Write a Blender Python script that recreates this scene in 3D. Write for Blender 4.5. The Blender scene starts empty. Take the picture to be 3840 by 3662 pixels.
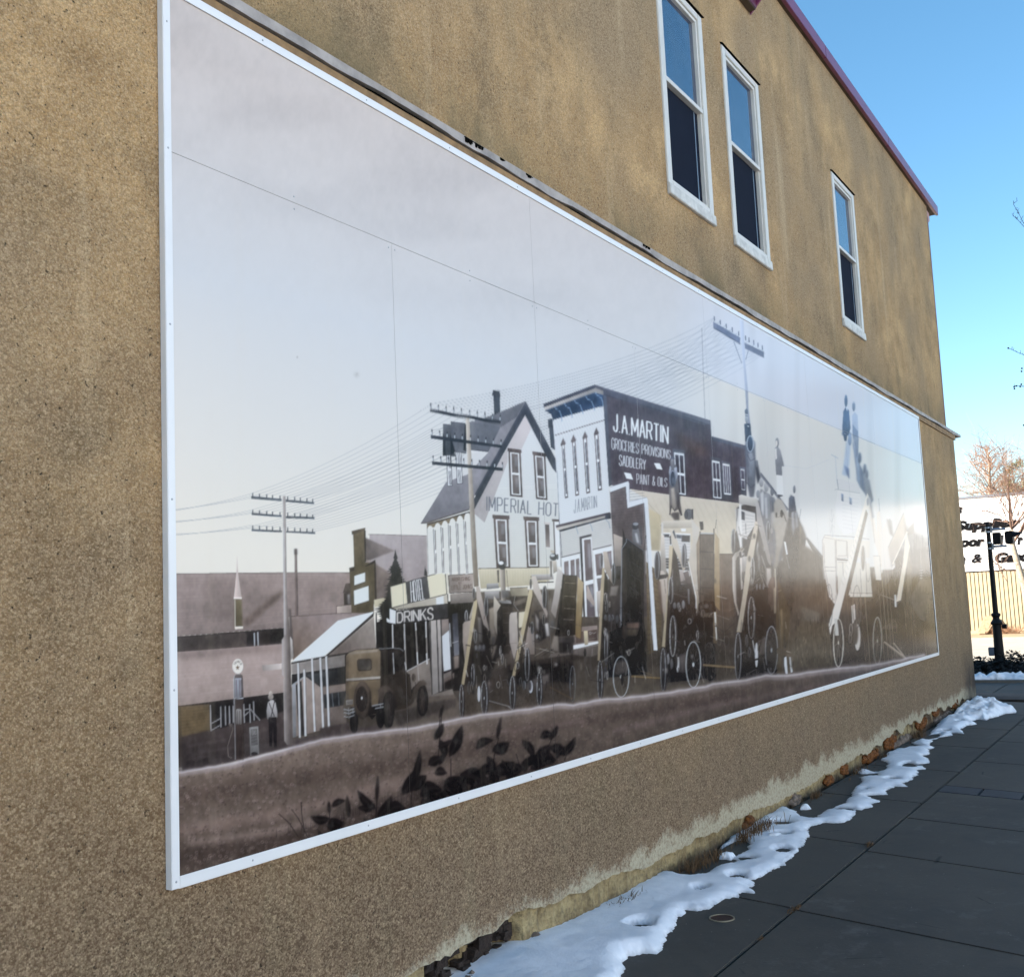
import bpy, bmesh, math, random
import numpy as np
from mathutils import Vector, Matrix

S = bpy.context.scene
C = S.collection
R_ = math.radians
GZ = -0.82                                   # ground level
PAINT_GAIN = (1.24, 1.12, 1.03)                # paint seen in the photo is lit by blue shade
PAINT_ROUGH = .14

# ------------------------------------------------------------------ camera, sky, sun, exposure
CAM_LOC = [-2.47058, -2.83625, 0.83762]
CAM_R = [[0.528347, -0.847867, -0.044407], [-0.068157, -0.094491, 0.99319], [0.846288, 0.521722, 0.107712]]
CAM_LENS = 38.4404
SNOW = [(1.252, -0.756), (1.65, -0.667), (2.057, -0.5), (2.272, -0.424), (2.338, -0.41), (2.396, -0.455), (2.422, -0.514), (2.562, -0.488), (2.708, -0.448), (2.871, -0.427), (3.005, -0.377), (3.145, -0.348), (3.169, -0.431), (3.286, -0.462), (3.394, -0.459), (3.463, -0.492), (3.509, -0.514), (3.574, -0.485), (3.603, -0.509), (3.59, -0.572), (3.721, -0.506), (3.799, -0.499), (3.868, -0.464), (3.96, -0.483), (4.048, -0.484), (4.184, -0.49), (4.311, -0.522), (4.374, -0.502), (4.522, -0.509), (4.765, -0.477), (5.016, -0.423), (5.2, -0.41), (5.338, -0.348), (5.453, -0.325), (5.527, -0.358), (5.639, -0.405), (5.636, -0.491), (5.765, -0.53), (6.04, -0.507), (6.165, -0.462), (6.181, -0.509), (6.337, -0.546), (6.436, -0.509), (6.565, -0.556), (6.654, -0.468), (6.79, -0.394), (6.878, -0.548), (7.064, -0.478), (7.289, -0.509), (7.303, -0.616), (7.43, -0.533), (7.669, -0.566), (8.052, -0.545), (8.193, -0.501), (8.312, -0.559), (8.454, -0.492), (8.543, -0.413), (8.682, -0.524), (8.947, -0.44), (9.11, -0.376), (9.3, -0.403), (9.601, -0.327), (9.741, -0.367), (9.922, -0.264), (10.267, -0.232), (10.254, -0.149), (10.599, -0.26), (10.783, -0.351), (11.013, -0.302), (10.955, -0.438), (11.374, -0.335), (11.75, -0.354), (11.878, -0.433), (12.218, -0.32), (12.431, -0.371), (12.322, -0.473), (12.571, -0.479), (12.749, -0.539), (13.104, -0.577), (13.256, -0.715), (13.569, -0.622), (13.746, -0.49), (13.979, -0.365), (14.319, -0.173), (14.899, 0.019), (14.405, 0.054), (13.499, 0.018), (13.218, -0.002), (13.123, 0.018), (12.766, -0.008), (12.507, -0.01), (12.332, 0.029), (11.695, -0.013), (10.769, -0.101), (10.923, -0.191), (10.5, -0.255), (10.33, -0.21), (10.371, -0.094), (10.047, -0.053), (9.781, -0.214), (9.633, -0.074), (9.524, -0.098), (9.476, -0.012), (9.221, 0.003), (8.911, -0.04), (8.779, -0.029), (8.584, -0.139), (8.273, -0.211), (8.068, -0.228), (7.972, -0.175), (8.12, -0.031), (8.085, 0.022), (7.908, -0.016), (7.867, -0.126), (7.938, -0.199), (7.773, -0.253), (7.712, -0.209), (7.658, -0.118), (7.47, -0.196), (7.205, -0.22), (6.949, -0.237), (6.718, -0.291), (6.484, -0.299), (6.379, -0.328), (6.257, -0.296), (6.067, -0.271), (5.857, -0.267), (5.733, -0.298), (5.72, -0.258), (5.788, -0.161), (5.961, -0.055), (6.106, 0.058), (6.053, 0.108), (5.838, 0.103), (5.694, 0.12), (5.307, 0.099), (4.954, 0.069), (4.632, 0.03), (4.811, -0.009), (4.88, -0.044), (4.793, -0.114), (4.599, -0.169), (4.445, -0.168), (4.343, -0.161), (4.268, -0.222), (4.195, -0.216), (4.149, -0.157), (4.01, -0.156), (3.876, -0.155), (3.806, -0.087), (3.825, -0.024), (3.863, 0.031), (3.885, 0.086), (3.807, 0.128), (3.464, 0.179), (3.129, 0.231), (2.932, 0.197), (2.781, 0.157), (2.71, 0.216), (2.449, 0.257), (2.125, 0.27), (2.015, 0.33), (1.684, 0.332), (0.772, 0.256)]
FOOTPRINTS = [[(2.778, -0.335), (2.732, -0.342), (2.694, -0.324), (2.678, -0.288), (2.691, -0.246), (2.727, -0.215), (2.774, -0.206), (2.813, -0.224), (2.829, -0.262), (2.815, -0.304)], [(3.914, -0.418), (3.862, -0.427), (3.824, -0.414), (3.812, -0.385), (3.832, -0.351), (3.877, -0.323), (3.929, -0.314), (3.969, -0.327), (3.98, -0.357), (3.959, -0.392)], [(3.56, -0.304), (3.532, -0.308), (3.509, -0.296), (3.5, -0.275), (3.509, -0.251), (3.532, -0.233), (3.561, -0.229), (3.584, -0.24), (3.593, -0.262), (3.584, -0.287)], [(5.502, -0.193), (5.441, -0.197), (5.393, -0.172), (5.378, -0.128), (5.4, -0.08), (5.452, -0.047), (5.515, -0.041), (5.564, -0.066), (5.579, -0.112), (5.556, -0.161)], [(5.133, -0.286), (5.101, -0.285), (5.075, -0.264), (5.063, -0.231), (5.071, -0.199), (5.095, -0.179), (5.126, -0.18), (5.153, -0.202), (5.165, -0.235), (5.157, -0.267)], [(4.67, -0.432), (4.613, -0.44), (4.571, -0.427), (4.56, -0.398), (4.584, -0.363), (4.635, -0.336), (4.692, -0.327), (4.736, -0.34), (4.747, -0.37), (4.721, -0.405)], [(4.372, -0.304), (4.333, -0.307), (4.303, -0.291), (4.291, -0.261), (4.304, -0.229), (4.335, -0.206), (4.374, -0.203), (4.406, -0.219), (4.417, -0.25), (4.404, -0.282)], [(6.161, -0.448), (6.111, -0.447), (6.071, -0.421), (6.057, -0.379), (6.075, -0.337), (6.116, -0.311), (6.167, -0.311), (6.207, -0.338), (6.221, -0.38), (6.203, -0.423)], [(7.048, -0.366), (7.008, -0.367), (6.978, -0.349), (6.969, -0.321), (6.985, -0.292), (7.02, -0.273), (7.06, -0.273), (7.09, -0.29), (7.099, -0.319), (7.082, -0.348)], [(7.642, -0.47), (7.598, -0.469), (7.565, -0.449), (7.556, -0.418), (7.574, -0.386), (7.613, -0.367), (7.658, -0.367), (7.691, -0.387), (7.7, -0.419), (7.681, -0.451)], [(8.463, -0.445), (8.37, -0.451), (8.307, -0.43), (8.296, -0.391), (8.343, -0.346), (8.43, -0.314), (8.524, -0.307), (8.59, -0.327), (8.601, -0.368), (8.552, -0.413)], [(8.459, -0.416), (8.357, -0.427), (8.29, -0.415), (8.282, -0.384), (8.336, -0.346), (8.433, -0.315), (8.536, -0.302), (8.606, -0.314), (8.614, -0.346), (8.557, -0.385)], [(11.131, -0.257), (11.089, -0.254), (11.059, -0.231), (11.053, -0.198), (11.073, -0.166), (11.111, -0.148), (11.154, -0.151), (11.184, -0.173), (11.19, -0.207), (11.17, -0.239)], [(12.61, -0.142), (12.575, -0.141), (12.551, -0.128), (12.548, -0.107), (12.567, -0.086), (12.601, -0.073), (12.636, -0.074), (12.66, -0.087), (12.663, -0.109), (12.644, -0.13)], [(11.93, -0.266), (11.902, -0.264), (11.883, -0.251), (11.88, -0.23), (11.894, -0.211), (11.92, -0.2), (11.948, -0.202), (11.967, -0.215), (11.97, -0.236), (11.956, -0.255)]]
STORE_X = 39.7
STREET_TREE = {'trunk': [(24.0, 0.338, -1.309), (24.0, 0.303, 0.192), (24.0, 0.365, 0.837), (24.0, 0.458, 1.312), (24.0, 0.52, 1.729), (24.0, 0.514, 2.055)], 'limbs': [[(24.0, 0.479, 2.058), (24.0, 0.472, 2.379), (24.0, 0.511, 2.516), (24.0, 0.525, 2.829), (24.0, 0.537, 3.277), (24.0, 0.506, 3.521), (24.0, 0.541, 3.839)], [(24.0, 0.522, 2.383), (24.0, 0.658, 2.707), (24.0, 0.744, 2.905), (24.0, 0.833, 3.082)], [(24.0, 0.56, 2.186), (24.0, 0.635, 2.504), (24.0, 0.677, 2.731), (24.0, 0.909, 2.921)], [(24.0, 0.45, 2.4), (24.0, 0.313, 2.809), (24.0, 0.209, 3.188), (24.0, 0.155, 3.461)], [(24.0, 0.411, 2.263), (24.0, 0.257, 2.638), (24.0, 0.143, 2.905)], [(24.0, 0.53, 2.173), (24.0, 0.746, 2.402), (24.0, 0.977, 2.488), (24.0, 1.058, 2.517)], [(24.0, 0.557, 2.219), (24.0, 0.909, 2.303), (24.0, 1.251, 2.59)], [(24.0, 0.701, 0.913), (24.0, 0.836, 1.175), (24.0, 0.874, 1.349), (24.0, 0.915, 1.494)], [(24.0, 0.404, 1.133), (24.0, 0.663, 1.147), (24.0, 0.798, 1.211), (24.0, 0.908, 1.37)]]}
FAR_TREE = {'x': 45.0, 'top': (45.0, 3.796, 6.497), 'base': (45.0, 3.822, 4.415), 'left': (45.0, 5.121, 4.644), 'right': (45.0, 3.077, 4.454)}
PINE = [(47.0, 2.875, 5.121), (47.0, 3.387, 4.5), (47.0, 2.829, 5.651)]
NEAR_TWIGS = [[(9.0, -1.752, 4.319), (9.0, -1.714, 4.436), (9.0, -1.675, 4.539), (9.0, -1.713, 4.565)], [(9.0, -1.749, 4.293), (9.0, -1.697, 4.38), (9.0, -1.66, 4.426)], [(9.0, -1.683, 2.992), (9.0, -1.636, 3.039), (9.0, -1.573, 3.081), (9.0, -1.512, 3.123)], [(9.0, -1.66, 2.721), (9.0, -1.579, 2.738), (9.0, -1.525, 2.749)]]
BERRIES = [(9.0, -1.508, 3.126), (9.0, -1.61, 2.909), (9.0, -1.605, 2.881), (9.0, -1.527, 2.741), (9.0, -1.528, 2.722), (9.0, -1.592, 2.755), (9.0, -1.581, 2.735), (9.0, -1.579, 2.357), (9.0, -1.546, 2.746)]
SKETCH_H = [[1089.33678, 7.10410977, 668.532903], [525.529544, -1113.44575, 3325.22909], [0.243162626, 0.0309487692, 1.0]]
cam = bpy.data.cameras.new('camera'); co = bpy.data.objects.new('camera', cam); C.objects.link(co)
r, u, f = [Vector(v) for v in CAM_R]
m = Matrix(((r.x, u.x, -f.x, CAM_LOC[0]), (r.y, u.y, -f.y, CAM_LOC[1]), (r.z, u.z, -f.z, CAM_LOC[2]), (0, 0, 0, 1)))
co.matrix_world = m
cam.sensor_fit = 'HORIZONTAL'; cam.sensor_width = 36; cam.lens = CAM_LENS
cam.clip_start = 0.05; cam.clip_end = 3000
S.camera = co

SUN_EL, SUN_AZ = R_(30), R_(-41.8)           # azimuth clockwise from +Y
W = bpy.data.worlds.new('World'); S.world = W; W.use_nodes = True
nt = W.node_tree
bg = next(n for n in nt.nodes if n.type == 'BACKGROUND')
sky = nt.nodes.new('ShaderNodeTexSky'); sky.sky_type = 'NISHITA'; sky.sun_disc = False
sky.sun_elevation = SUN_EL; sky.sun_rotation = SUN_AZ; sky.altitude = 300; sky.air_density = 1.0; sky.dust_density = 0.6; sky.ozone_density = 1.6
hsv = nt.nodes.new('ShaderNodeHueSaturation'); hsv.inputs['Saturation'].default_value = 1.2; hsv.inputs['Hue'].default_value = .488
nt.links.new(sky.outputs[0], hsv.inputs['Color']); nt.links.new(hsv.outputs[0], bg.inputs[0]); bg.inputs[1].default_value = 0.062
sl = bpy.data.lights.new('sun', 'SUN'); so = bpy.data.objects.new('sun', sl); C.objects.link(so)
sl.energy = 4.6; sl.angle = R_(0.5); sl.color = (1.0, 0.93, 0.82)
sd = Vector((math.sin(SUN_AZ) * math.cos(SUN_EL), math.cos(SUN_AZ) * math.cos(SUN_EL), math.sin(SUN_EL)))
so.rotation_euler = sd.to_track_quat('Z', 'Y').to_euler(); so.location = (0, 0, 30)
S.view_settings.view_transform = 'Standard'; S.view_settings.look = 'None'
S.view_settings.exposure = 2.15; S.view_settings.gamma = 1.0
S.cycles.max_bounces = 6; S.cycles.use_denoising = True

# ------------------------------------------------------------------ helpers
def sr(c):                                   # sRGB 0-255 -> linear
    o = []
    for v in c:
        v = v / 255
        o.append(v / 12.92 if v <= 0.04045 else ((v + 0.055) / 1.055) ** 2.4)
    return tuple(o)

def tag(o, label=None, cat=None, group=None, kind=None):
    if label: o['label'] = label
    if cat: o['category'] = cat
    if group: o['group'] = group
    if kind: o['kind'] = kind
    return o

def empty(name, loc=(0, 0, 0)):
    o = bpy.data.objects.new(name, None); C.objects.link(o); o.location = loc
    o.empty_display_size = 0.2
    return o

class MB:
    def __init__(s): s.v = []; s.f = []
    def quad(s, a, b, c, d):
        n = len(s.v); s.v += [a, b, c, d]; s.f.append((n, n + 1, n + 2, n + 3))
    def box(s, x0, x1, y0, y1, z0, z1):
        n = len(s.v)
        s.v += [(x0, y0, z0), (x1, y0, z0), (x1, y1, z0), (x0, y1, z0), (x0, y0, z1), (x1, y0, z1), (x1, y1, z1), (x0, y1, z1)]
        s.f += [tuple(n + i for i in q) for q in ((0, 3, 2, 1), (4, 5, 6, 7), (0, 1, 5, 4), (1, 2, 6, 5), (2, 3, 7, 6), (3, 0, 4, 7))]
    def hexa(s, p):                          # 8 points, bottom 4 then top 4
        n = len(s.v); s.v += list(p)
        s.f += [tuple(n + i for i in q) for q in ((0, 3, 2, 1), (4, 5, 6, 7), (0, 1, 5, 4), (1, 2, 6, 5), (2, 3, 7, 6), (3, 0, 4, 7))]
    def tube(s, pts, rad, n=6, cap=True):
        pts = [Vector(p) for p in pts]
        if not isinstance(rad, (list, tuple)): rad = [rad] * len(pts)
        base = len(s.v); prev = None
        for i, p in enumerate(pts):
            d = (pts[min(i + 1, len(pts) - 1)] - pts[max(i - 1, 0)]).normalized()
            ref = Vector((0, 0, 1)) if abs(d.z) < .9 else Vector((1, 0, 0))
            a = d.cross(ref).normalized() if prev is None else (prev - d * prev.dot(d)).normalized()
            b = d.cross(a); prev = a
            for k in range(n):
                t = 2 * math.pi * k / n
                s.v.append(tuple(p + (a * math.cos(t) + b * math.sin(t)) * rad[i]))
        for i in range(len(pts) - 1):
            for k in range(n):
                a0 = base + i * n + k; a1 = base + i * n + (k + 1) % n
                s.f.append((a0, a1, a1 + n, a0 + n))
        if cap:
            s.f.append(tuple(base + k for k in range(n))[::-1]); s.f.append(tuple(base + (len(pts) - 1) * n + k for k in range(n)))
    def lathe(s, prof, cx, cy, n=24):        # prof: (z, r, cx?, cy?)
        base = len(s.v)
        for z, rr in prof:
            for k in range(n):
                t = 2 * math.pi * k / n; s.v.append((cx + rr * math.cos(t), cy + rr * math.sin(t), z))
        for i in range(len(prof) - 1):
            for k in range(n):
                a0 = base + i * n + k; a1 = base + i * n + (k + 1) % n
                s.f.append((a0, a1, a1 + n, a0 + n))
        s.f.append(tuple(base + k for k in range(n))[::-1]); s.f.append(tuple(base + (len(prof) - 1) * n + k for k in range(n)))
    def build(s, name, mat, parent=None, smooth=False, bevel=0):
        me = bpy.data.meshes.new(name); me.from_pydata(s.v, [], s.f); me.update()
        bm = bmesh.new(); bm.from_mesh(me); bmesh.ops.recalc_face_normals(bm, faces=bm.faces)
        if bevel:
            bmesh.ops.bevel(bm, geom=[e for e in bm.edges if e.is_manifold], offset=bevel, segments=2, affect='EDGES', clamp_overlap=True)
        bm.to_mesh(me); bm.free()
        if smooth: me.polygons.foreach_set('use_smooth', [True] * len(me.polygons))
        o = bpy.data.objects.new(name, me); C.objects.link(o)
        if mat: me.materials.append(mat)
        if parent:
            o.parent = parent; o.matrix_parent_inverse = parent.matrix_basis.inverted()
        return o

def nodes(name):
    m = bpy.data.materials.new(name); m.use_nodes = True
    nt = m.node_tree; b = next(n for n in nt.nodes if n.type == 'BSDF_PRINCIPLED')
    return m, nt, b
def N(nt, t, **k):
    n = nt.nodes.new('ShaderNode' + t)
    for a, v in k.items():
        if a.startswith('i_'): n.inputs[a[2:].replace('_', ' ')].default_value = v
        else: setattr(n, a, v)
    return n
def mix(nt, fac, a, b, mode='MIX'):
    n = nt.nodes.new('ShaderNodeMix'); n.data_type = 'RGBA'; n.blend_type = mode
    for s, v in ((0, fac), (6, a), (7, b)):
        if isinstance(v, (int, float)): n.inputs[s].default_value = v
        elif isinstance(v, tuple): n.inputs[s].default_value = (*v, 1) if len(v) == 3 else v
        else: nt.links.new(v, n.inputs[s])
    return n.outputs[2]
def math_(nt, op, a, b=0.0, c=0.0, clamp=False):
    n = nt.nodes.new('ShaderNodeMath'); n.operation = op; n.use_clamp = clamp
    for i, v in enumerate((a, b, c)):
        if isinstance(v, (int, float)): n.inputs[i].default_value = v
        else: nt.links.new(v, n.inputs[i])
    return n.outputs[0]
def ramp(nt, v, lo, hi, a=0.0, b=1.0):
    n = N(nt, 'MapRange'); n.inputs[1].default_value = lo; n.inputs[2].default_value = hi; n.inputs[3].default_value = a; n.inputs[4].default_value = b
    nt.links.new(v, n.inputs[0]); return n.outputs[0]
def noise(nt, vec, scale, detail=4, rough=.6, scl=(1, 1, 1)):
    if scl != (1, 1, 1):
        mp = N(nt, 'Mapping'); mp.inputs['Scale'].default_value = scl; nt.links.new(vec, mp.inputs[0]); vec = mp.outputs[0]
    n = N(nt, 'TexNoise'); n.inputs['Scale'].default_value = scale; n.inputs['Detail'].default_value = detail; n.inputs['Roughness'].default_value = rough
    nt.links.new(vec, n.inputs['Vector']); return n.outputs['Fac']
def voro(nt, vec, scale, feat='F1', rnd=1.0):
    n = N(nt, 'TexVoronoi', feature=feat); n.inputs['Scale'].default_value = scale; n.inputs['Randomness'].default_value = rnd
    nt.links.new(vec, n.inputs['Vector']); return n
def geo(nt): return nt.nodes.new('ShaderNodeNewGeometry').outputs['Position']
def bump(nt, b, h, strength, dist):
    n = N(nt, 'Bump'); n.inputs['Strength'].default_value = strength; n.inputs['Distance'].default_value = dist
    nt.links.new(h, n.inputs['Height']); nt.links.new(n.outputs[0], b.inputs['Normal'])
def sep(nt, v):
    n = N(nt, 'SeparateXYZ'); nt.links.new(v, n.inputs[0]); return n.outputs

def plain(name, col, rough=.6, metal=0, var=.12, vscale=6, bmp=.15, bscale=60, bdist=.002, spec=.5):
    m, nt, b = nodes(name); p = geo(nt)
    n1 = noise(nt, p, vscale, 5); 
    lo = tuple(c * (1 - var) for c in col); hi = tuple(min(1, c * (1 + var)) for c in col)
    nt.links.new(mix(nt, ramp(nt, n1, .3, .7), lo, hi), b.inputs['Base Color'])
    b.inputs['Roughness'].default_value = rough; b.inputs['Metallic'].default_value = metal; b.inputs['Specular IOR Level'].default_value = spec
    if bmp: bump(nt, b, noise(nt, p, bscale, 3), bmp, bdist)
    return m

# ------------------------------------------------------------------ materials
def stucco(lower):
    m, nt, b = nodes('stucco_lower' if lower else 'stucco_upper'); p = geo(nt); x, y, z = sep(nt, p)
    big = noise(nt, p, .55, 4, .55); mid = noise(nt, p, 2.6, 5, .6); streak = noise(nt, p, 1.3, 4, .55, (2.6, 1, .28))
    gr = voro(nt, p, 165); gcol = gr.outputs['Color']; gr2 = voro(nt, p, 210)
    fine = noise(nt, p, 150, 3, .7); pits = noise(nt, p, 70, 2, .5); mott = noise(nt, p, 24, 3, .6)
    tan = sr((218, 178, 124)); brown = sr((172, 136, 90)); gry = sr((156, 132, 102))
    c = mix(nt, ramp(nt, mid, .34, .66), brown, tan)
    c = mix(nt, ramp(nt, big, .42, .62, 0, .9), c, gry)
    if lower:                                # the lowest metre has gone greyer and darker with damp
        damp = ramp(nt, math_(nt, 'ADD', z, math_(nt, 'MULTIPLY', mid, .5)), -.1, 2.2, .95, .12)
        c = mix(nt, damp, c, mix(nt, ramp(nt, mott, .35, .65), sr((82, 64, 50)), sr((104, 84, 68))))
    c = mix(nt, ramp(nt, streak, .56, .74, 0, .5), c, sr((128, 118, 92)))
    c = mix(nt, ramp(nt, streak, .40, .26, 0, .4), c, sr((232, 206, 166)))
    patch = noise(nt, p, 1.9, 6, .68, (1, 1, .8)); c = mix(nt, ramp(nt, math_(nt, 'ADD', patch, math_(nt, 'MULTIPLY', mott, .16)), .60, .76, 0, .55), c, sr((92, 78, 56)))
    c = mix(nt, ramp(nt, mott, .5, .72, 0, .22), c, sr((110, 88, 60)))
    gs = N(nt, 'SeparateColor'); nt.links.new(gcol, gs.inputs[0])
    cg = voro(nt, p, 115); cs = N(nt, 'SeparateColor'); nt.links.new(cg.outputs['Color'], cs.inputs[0])       # coarser chips
    c = mix(nt, ramp(nt, cs.outputs[0], .6, 1, 0, .26), c, sr((240, 212, 172))); c = mix(nt, ramp(nt, cs.outputs[1], .6, 1, 0, .30), c, sr((96, 76, 54)))
    c = mix(nt, ramp(nt, gs.outputs[0], .2, 1, .0, .27), c, sr((240, 214, 176)))          # pale grains
    c = mix(nt, ramp(nt, gs.outputs[1], .5, 1, 0, .38), c, sr((104, 82, 58)))            # dark grains
    c = mix(nt, ramp(nt, gr.outputs['Distance'], .35, .75, 0, .30), c, sr((84, 66, 46)))
    c = mix(nt, ramp(nt, pits, .33, .25, 0, .8), c, sr((28, 22, 16)))
    if lower:
        n3 = noise(nt, p, 4.2, 7, .75); n4 = noise(nt, p, 46, 4, .7)
        ez = math_(nt, 'ADD', z, math_(nt, 'MULTIPLY', math_(nt, 'SUBTRACT', n3, .5), -.42))
        ez = math_(nt, 'ADD', ez, math_(nt, 'MULTIPLY', math_(nt, 'SUBTRACT', n4, .5), -.10))
        lime = math_(nt, 'MULTIPLY', ramp(nt, math_(nt, 'ADD', ez, math_(nt, 'MULTIPLY', noise(nt, p, 1.7, 3), .12)), -.50, -.565, 0, .9), ramp(nt, n4, .2, .5, .5, 1))
        c = mix(nt, math_(nt, 'MULTIPLY', lime, ramp(nt, n4, .28, .55, .30, .80)), c, sr((196, 188, 162)))
        bl = noise(nt, p, 2.2, 3, .5)        # mould by the corner
        cor = math_(nt, 'MULTIPLY', ramp(nt, x, 13.6, 14.3), ramp(nt, ez, -.05, -.5))
        c = mix(nt, math_(nt, 'MULTIPLY', cor, ramp(nt, bl, .3, .55, .3, .9)), c, sr((52, 50, 50)))
    else:
        led = math_(nt, 'MULTIPLY', ramp(nt, z, 3.62, 3.18), ramp(nt, mid, .40, .60, .1, .8))
        c = mix(nt, led, c, sr((104, 94, 70)))
        for wx in (5.1, 6.55, 9.6):          # runs of dirt under the sills
            run = math_(nt, 'MULTIPLY', ramp(nt, math_(nt, 'ABSOLUTE', math_(nt, 'SUBTRACT', math_(nt, 'ADD', x, math_(nt, 'MULTIPLY', mid, .2)), wx + .25)), .30, .02), math_(nt, 'MULTIPLY', ramp(nt, z, 3.3, 3.8), ramp(nt, z, 3.86, 3.78)))
            c = mix(nt, math_(nt, 'MULTIPLY', run, .5), c, sr((80, 74, 66)))
    nt.links.new(c, b.inputs['Base Color']); b.inputs['Roughness'].default_value = .92; b.inputs['Specular IOR Level'].default_value = .25
    h = math_(nt, 'ADD', math_(nt, 'MULTIPLY', gr.outputs['Distance'], -1.0), math_(nt, 'MULTIPLY', fine, .5))
    h = math_(nt, 'ADD', h, math_(nt, 'MULTIPLY', ramp(nt, pits, .2, .4), .9))
    h = math_(nt, 'ADD', h, math_(nt, 'MULTIPLY', mott, 1.2))
    bump(nt, b, h, .8, .006)
    return m

def foundation_mat():
    m, nt, b = nodes('foundation'); p = geo(nt); x, y, z = sep(nt, p)
    n1 = noise(nt, p, 9, 5, .7); n2 = noise(nt, p, 40, 3)
    c = mix(nt, ramp(nt, n1, .35, .65), sr((120, 102, 70)), sr((176, 158, 116)))
    c = mix(nt, ramp(nt, n2, .5, .7, 0, .5), c, sr((84, 74, 60)))
    c = mix(nt, ramp(nt, math_(nt, 'ADD', z, math_(nt, 'MULTIPLY', n1, .06)), -.73, -.79, 0, .85), c, sr((48, 42, 36)))
    rot = math_(nt, 'MULTIPLY', ramp(nt, x, 8.0, 9.2), ramp(nt, noise(nt, p, 3.5, 4), .40, .56)); c = mix(nt, rot, c, mix(nt, n2, sr((44, 32, 24)), sr((92, 72, 54))))  # dark hollows along the crumbled foot, their shade painted as dark brown
    nt.links.new(c, b.inputs['Base Color']); b.inputs['Roughness'].default_value = .95
    bump(nt, b, math_(nt, 'ADD', n1, n2), .9, .035); return m

def paving_mat():
    m, nt, b = nodes('concrete_paving'); p = geo(nt)
    oi = N(nt, 'NewGeometry').outputs['Random Per Island']
    n1 = noise(nt, p, 1.1, 5, .6); n2 = noise(nt, p, 60, 3, .7); n3 = noise(nt, p, 9, 4, .6)
    c = mix(nt, ramp(nt, n1, .3, .7), sr((60, 56, 51)), sr((74, 69, 62)))
    c = mix(nt, ramp(nt, oi, 0, 1, 0, .5), c, sr((66, 62, 56)))
    c = mix(nt, ramp(nt, n3, .55, .75, 0, .35), c, sr((50, 49, 49)))
    c = mix(nt, ramp(nt, n2, .62, .75, 0, .5), c, sr((104, 100, 94)))
    damp = noise(nt, p, .7, 6, .7); c = mix(nt, ramp(nt, damp, .50, .64, 0, .45), c, sr((40, 40, 41)))
    salt = noise(nt, p, 3.1, 7, .78); c = mix(nt, ramp(nt, salt, .56, .74, 0, .40), c, sr((112, 110, 106)))
    hair = voro(nt, p, 1.1, 'DISTANCE_TO_EDGE'); wv = noise(nt, p, 2.5, 5); c = mix(nt, math_(nt, 'MULTIPLY', ramp(nt, hair.outputs['Distance'], .006, .0015), ramp(nt, wv, .56, .62)), c, sr((26, 25, 24)))
    sp = voro(nt, p, 26); ss = N(nt, 'SeparateColor'); nt.links.new(sp.outputs['Color'], ss.inputs[0])
    pale = math_(nt, 'MULTIPLY', ramp(nt, sp.outputs['Distance'], .10, .05), ramp(nt, ss.outputs[0], .9, .93))
    c = mix(nt, pale, c, sr((150, 148, 142)))
    nt.links.new(c, b.inputs['Base Color']); b.inputs['Roughness'].default_value = .8
    bump(nt, b, math_(nt, 'ADD', n2, n3), .35, .003); return m

def snow_mat():
    m, nt, b = nodes('snow'); p = geo(nt)
    n1 = noise(nt, p, 7, 4, .6); n2 = noise(nt, p, 90, 3, .7)
    at = N(nt, 'Attribute', attribute_name='thin')
    c = mix(nt, ramp(nt, n1, .3, .7), sr((224, 228, 234)), sr((244, 246, 250)))
    c = mix(nt, math_(nt, 'MULTIPLY', at.outputs['Fac'], ramp(nt, noise(nt, p, 22, 4), .3, .65, .35, 1)), c, sr((128, 130, 134)))
    nt.links.new(c, b.inputs['Base Color']); b.inputs['Roughness'].default_value = .55
    b.inputs['Subsurface Weight'].default_value = .0
    bump(nt, b, math_(nt, 'ADD', n1, math_(nt, 'MULTIPLY', n2, .35)), .4, .02); return m

def glass_mat(name, tint, rough=.03, ior=1.6):
    m, nt, b = nodes(name); p = geo(nt)
    nt.links.new(mix(nt, ramp(nt, noise(nt, p, 5, 5, .7), .45, .8, 0, .35), mix(nt, noise(nt, p, 1.5, 2), tuple(t * .6 for t in tint), tint), (.10, .12, .14)), b.inputs['Base Color'])
    b.inputs['Roughness'].default_value = rough; b.inputs['IOR'].default_value = ior
    bump(nt, b, noise(nt, p, 1.2, 1), .05, .02); return m

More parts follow.
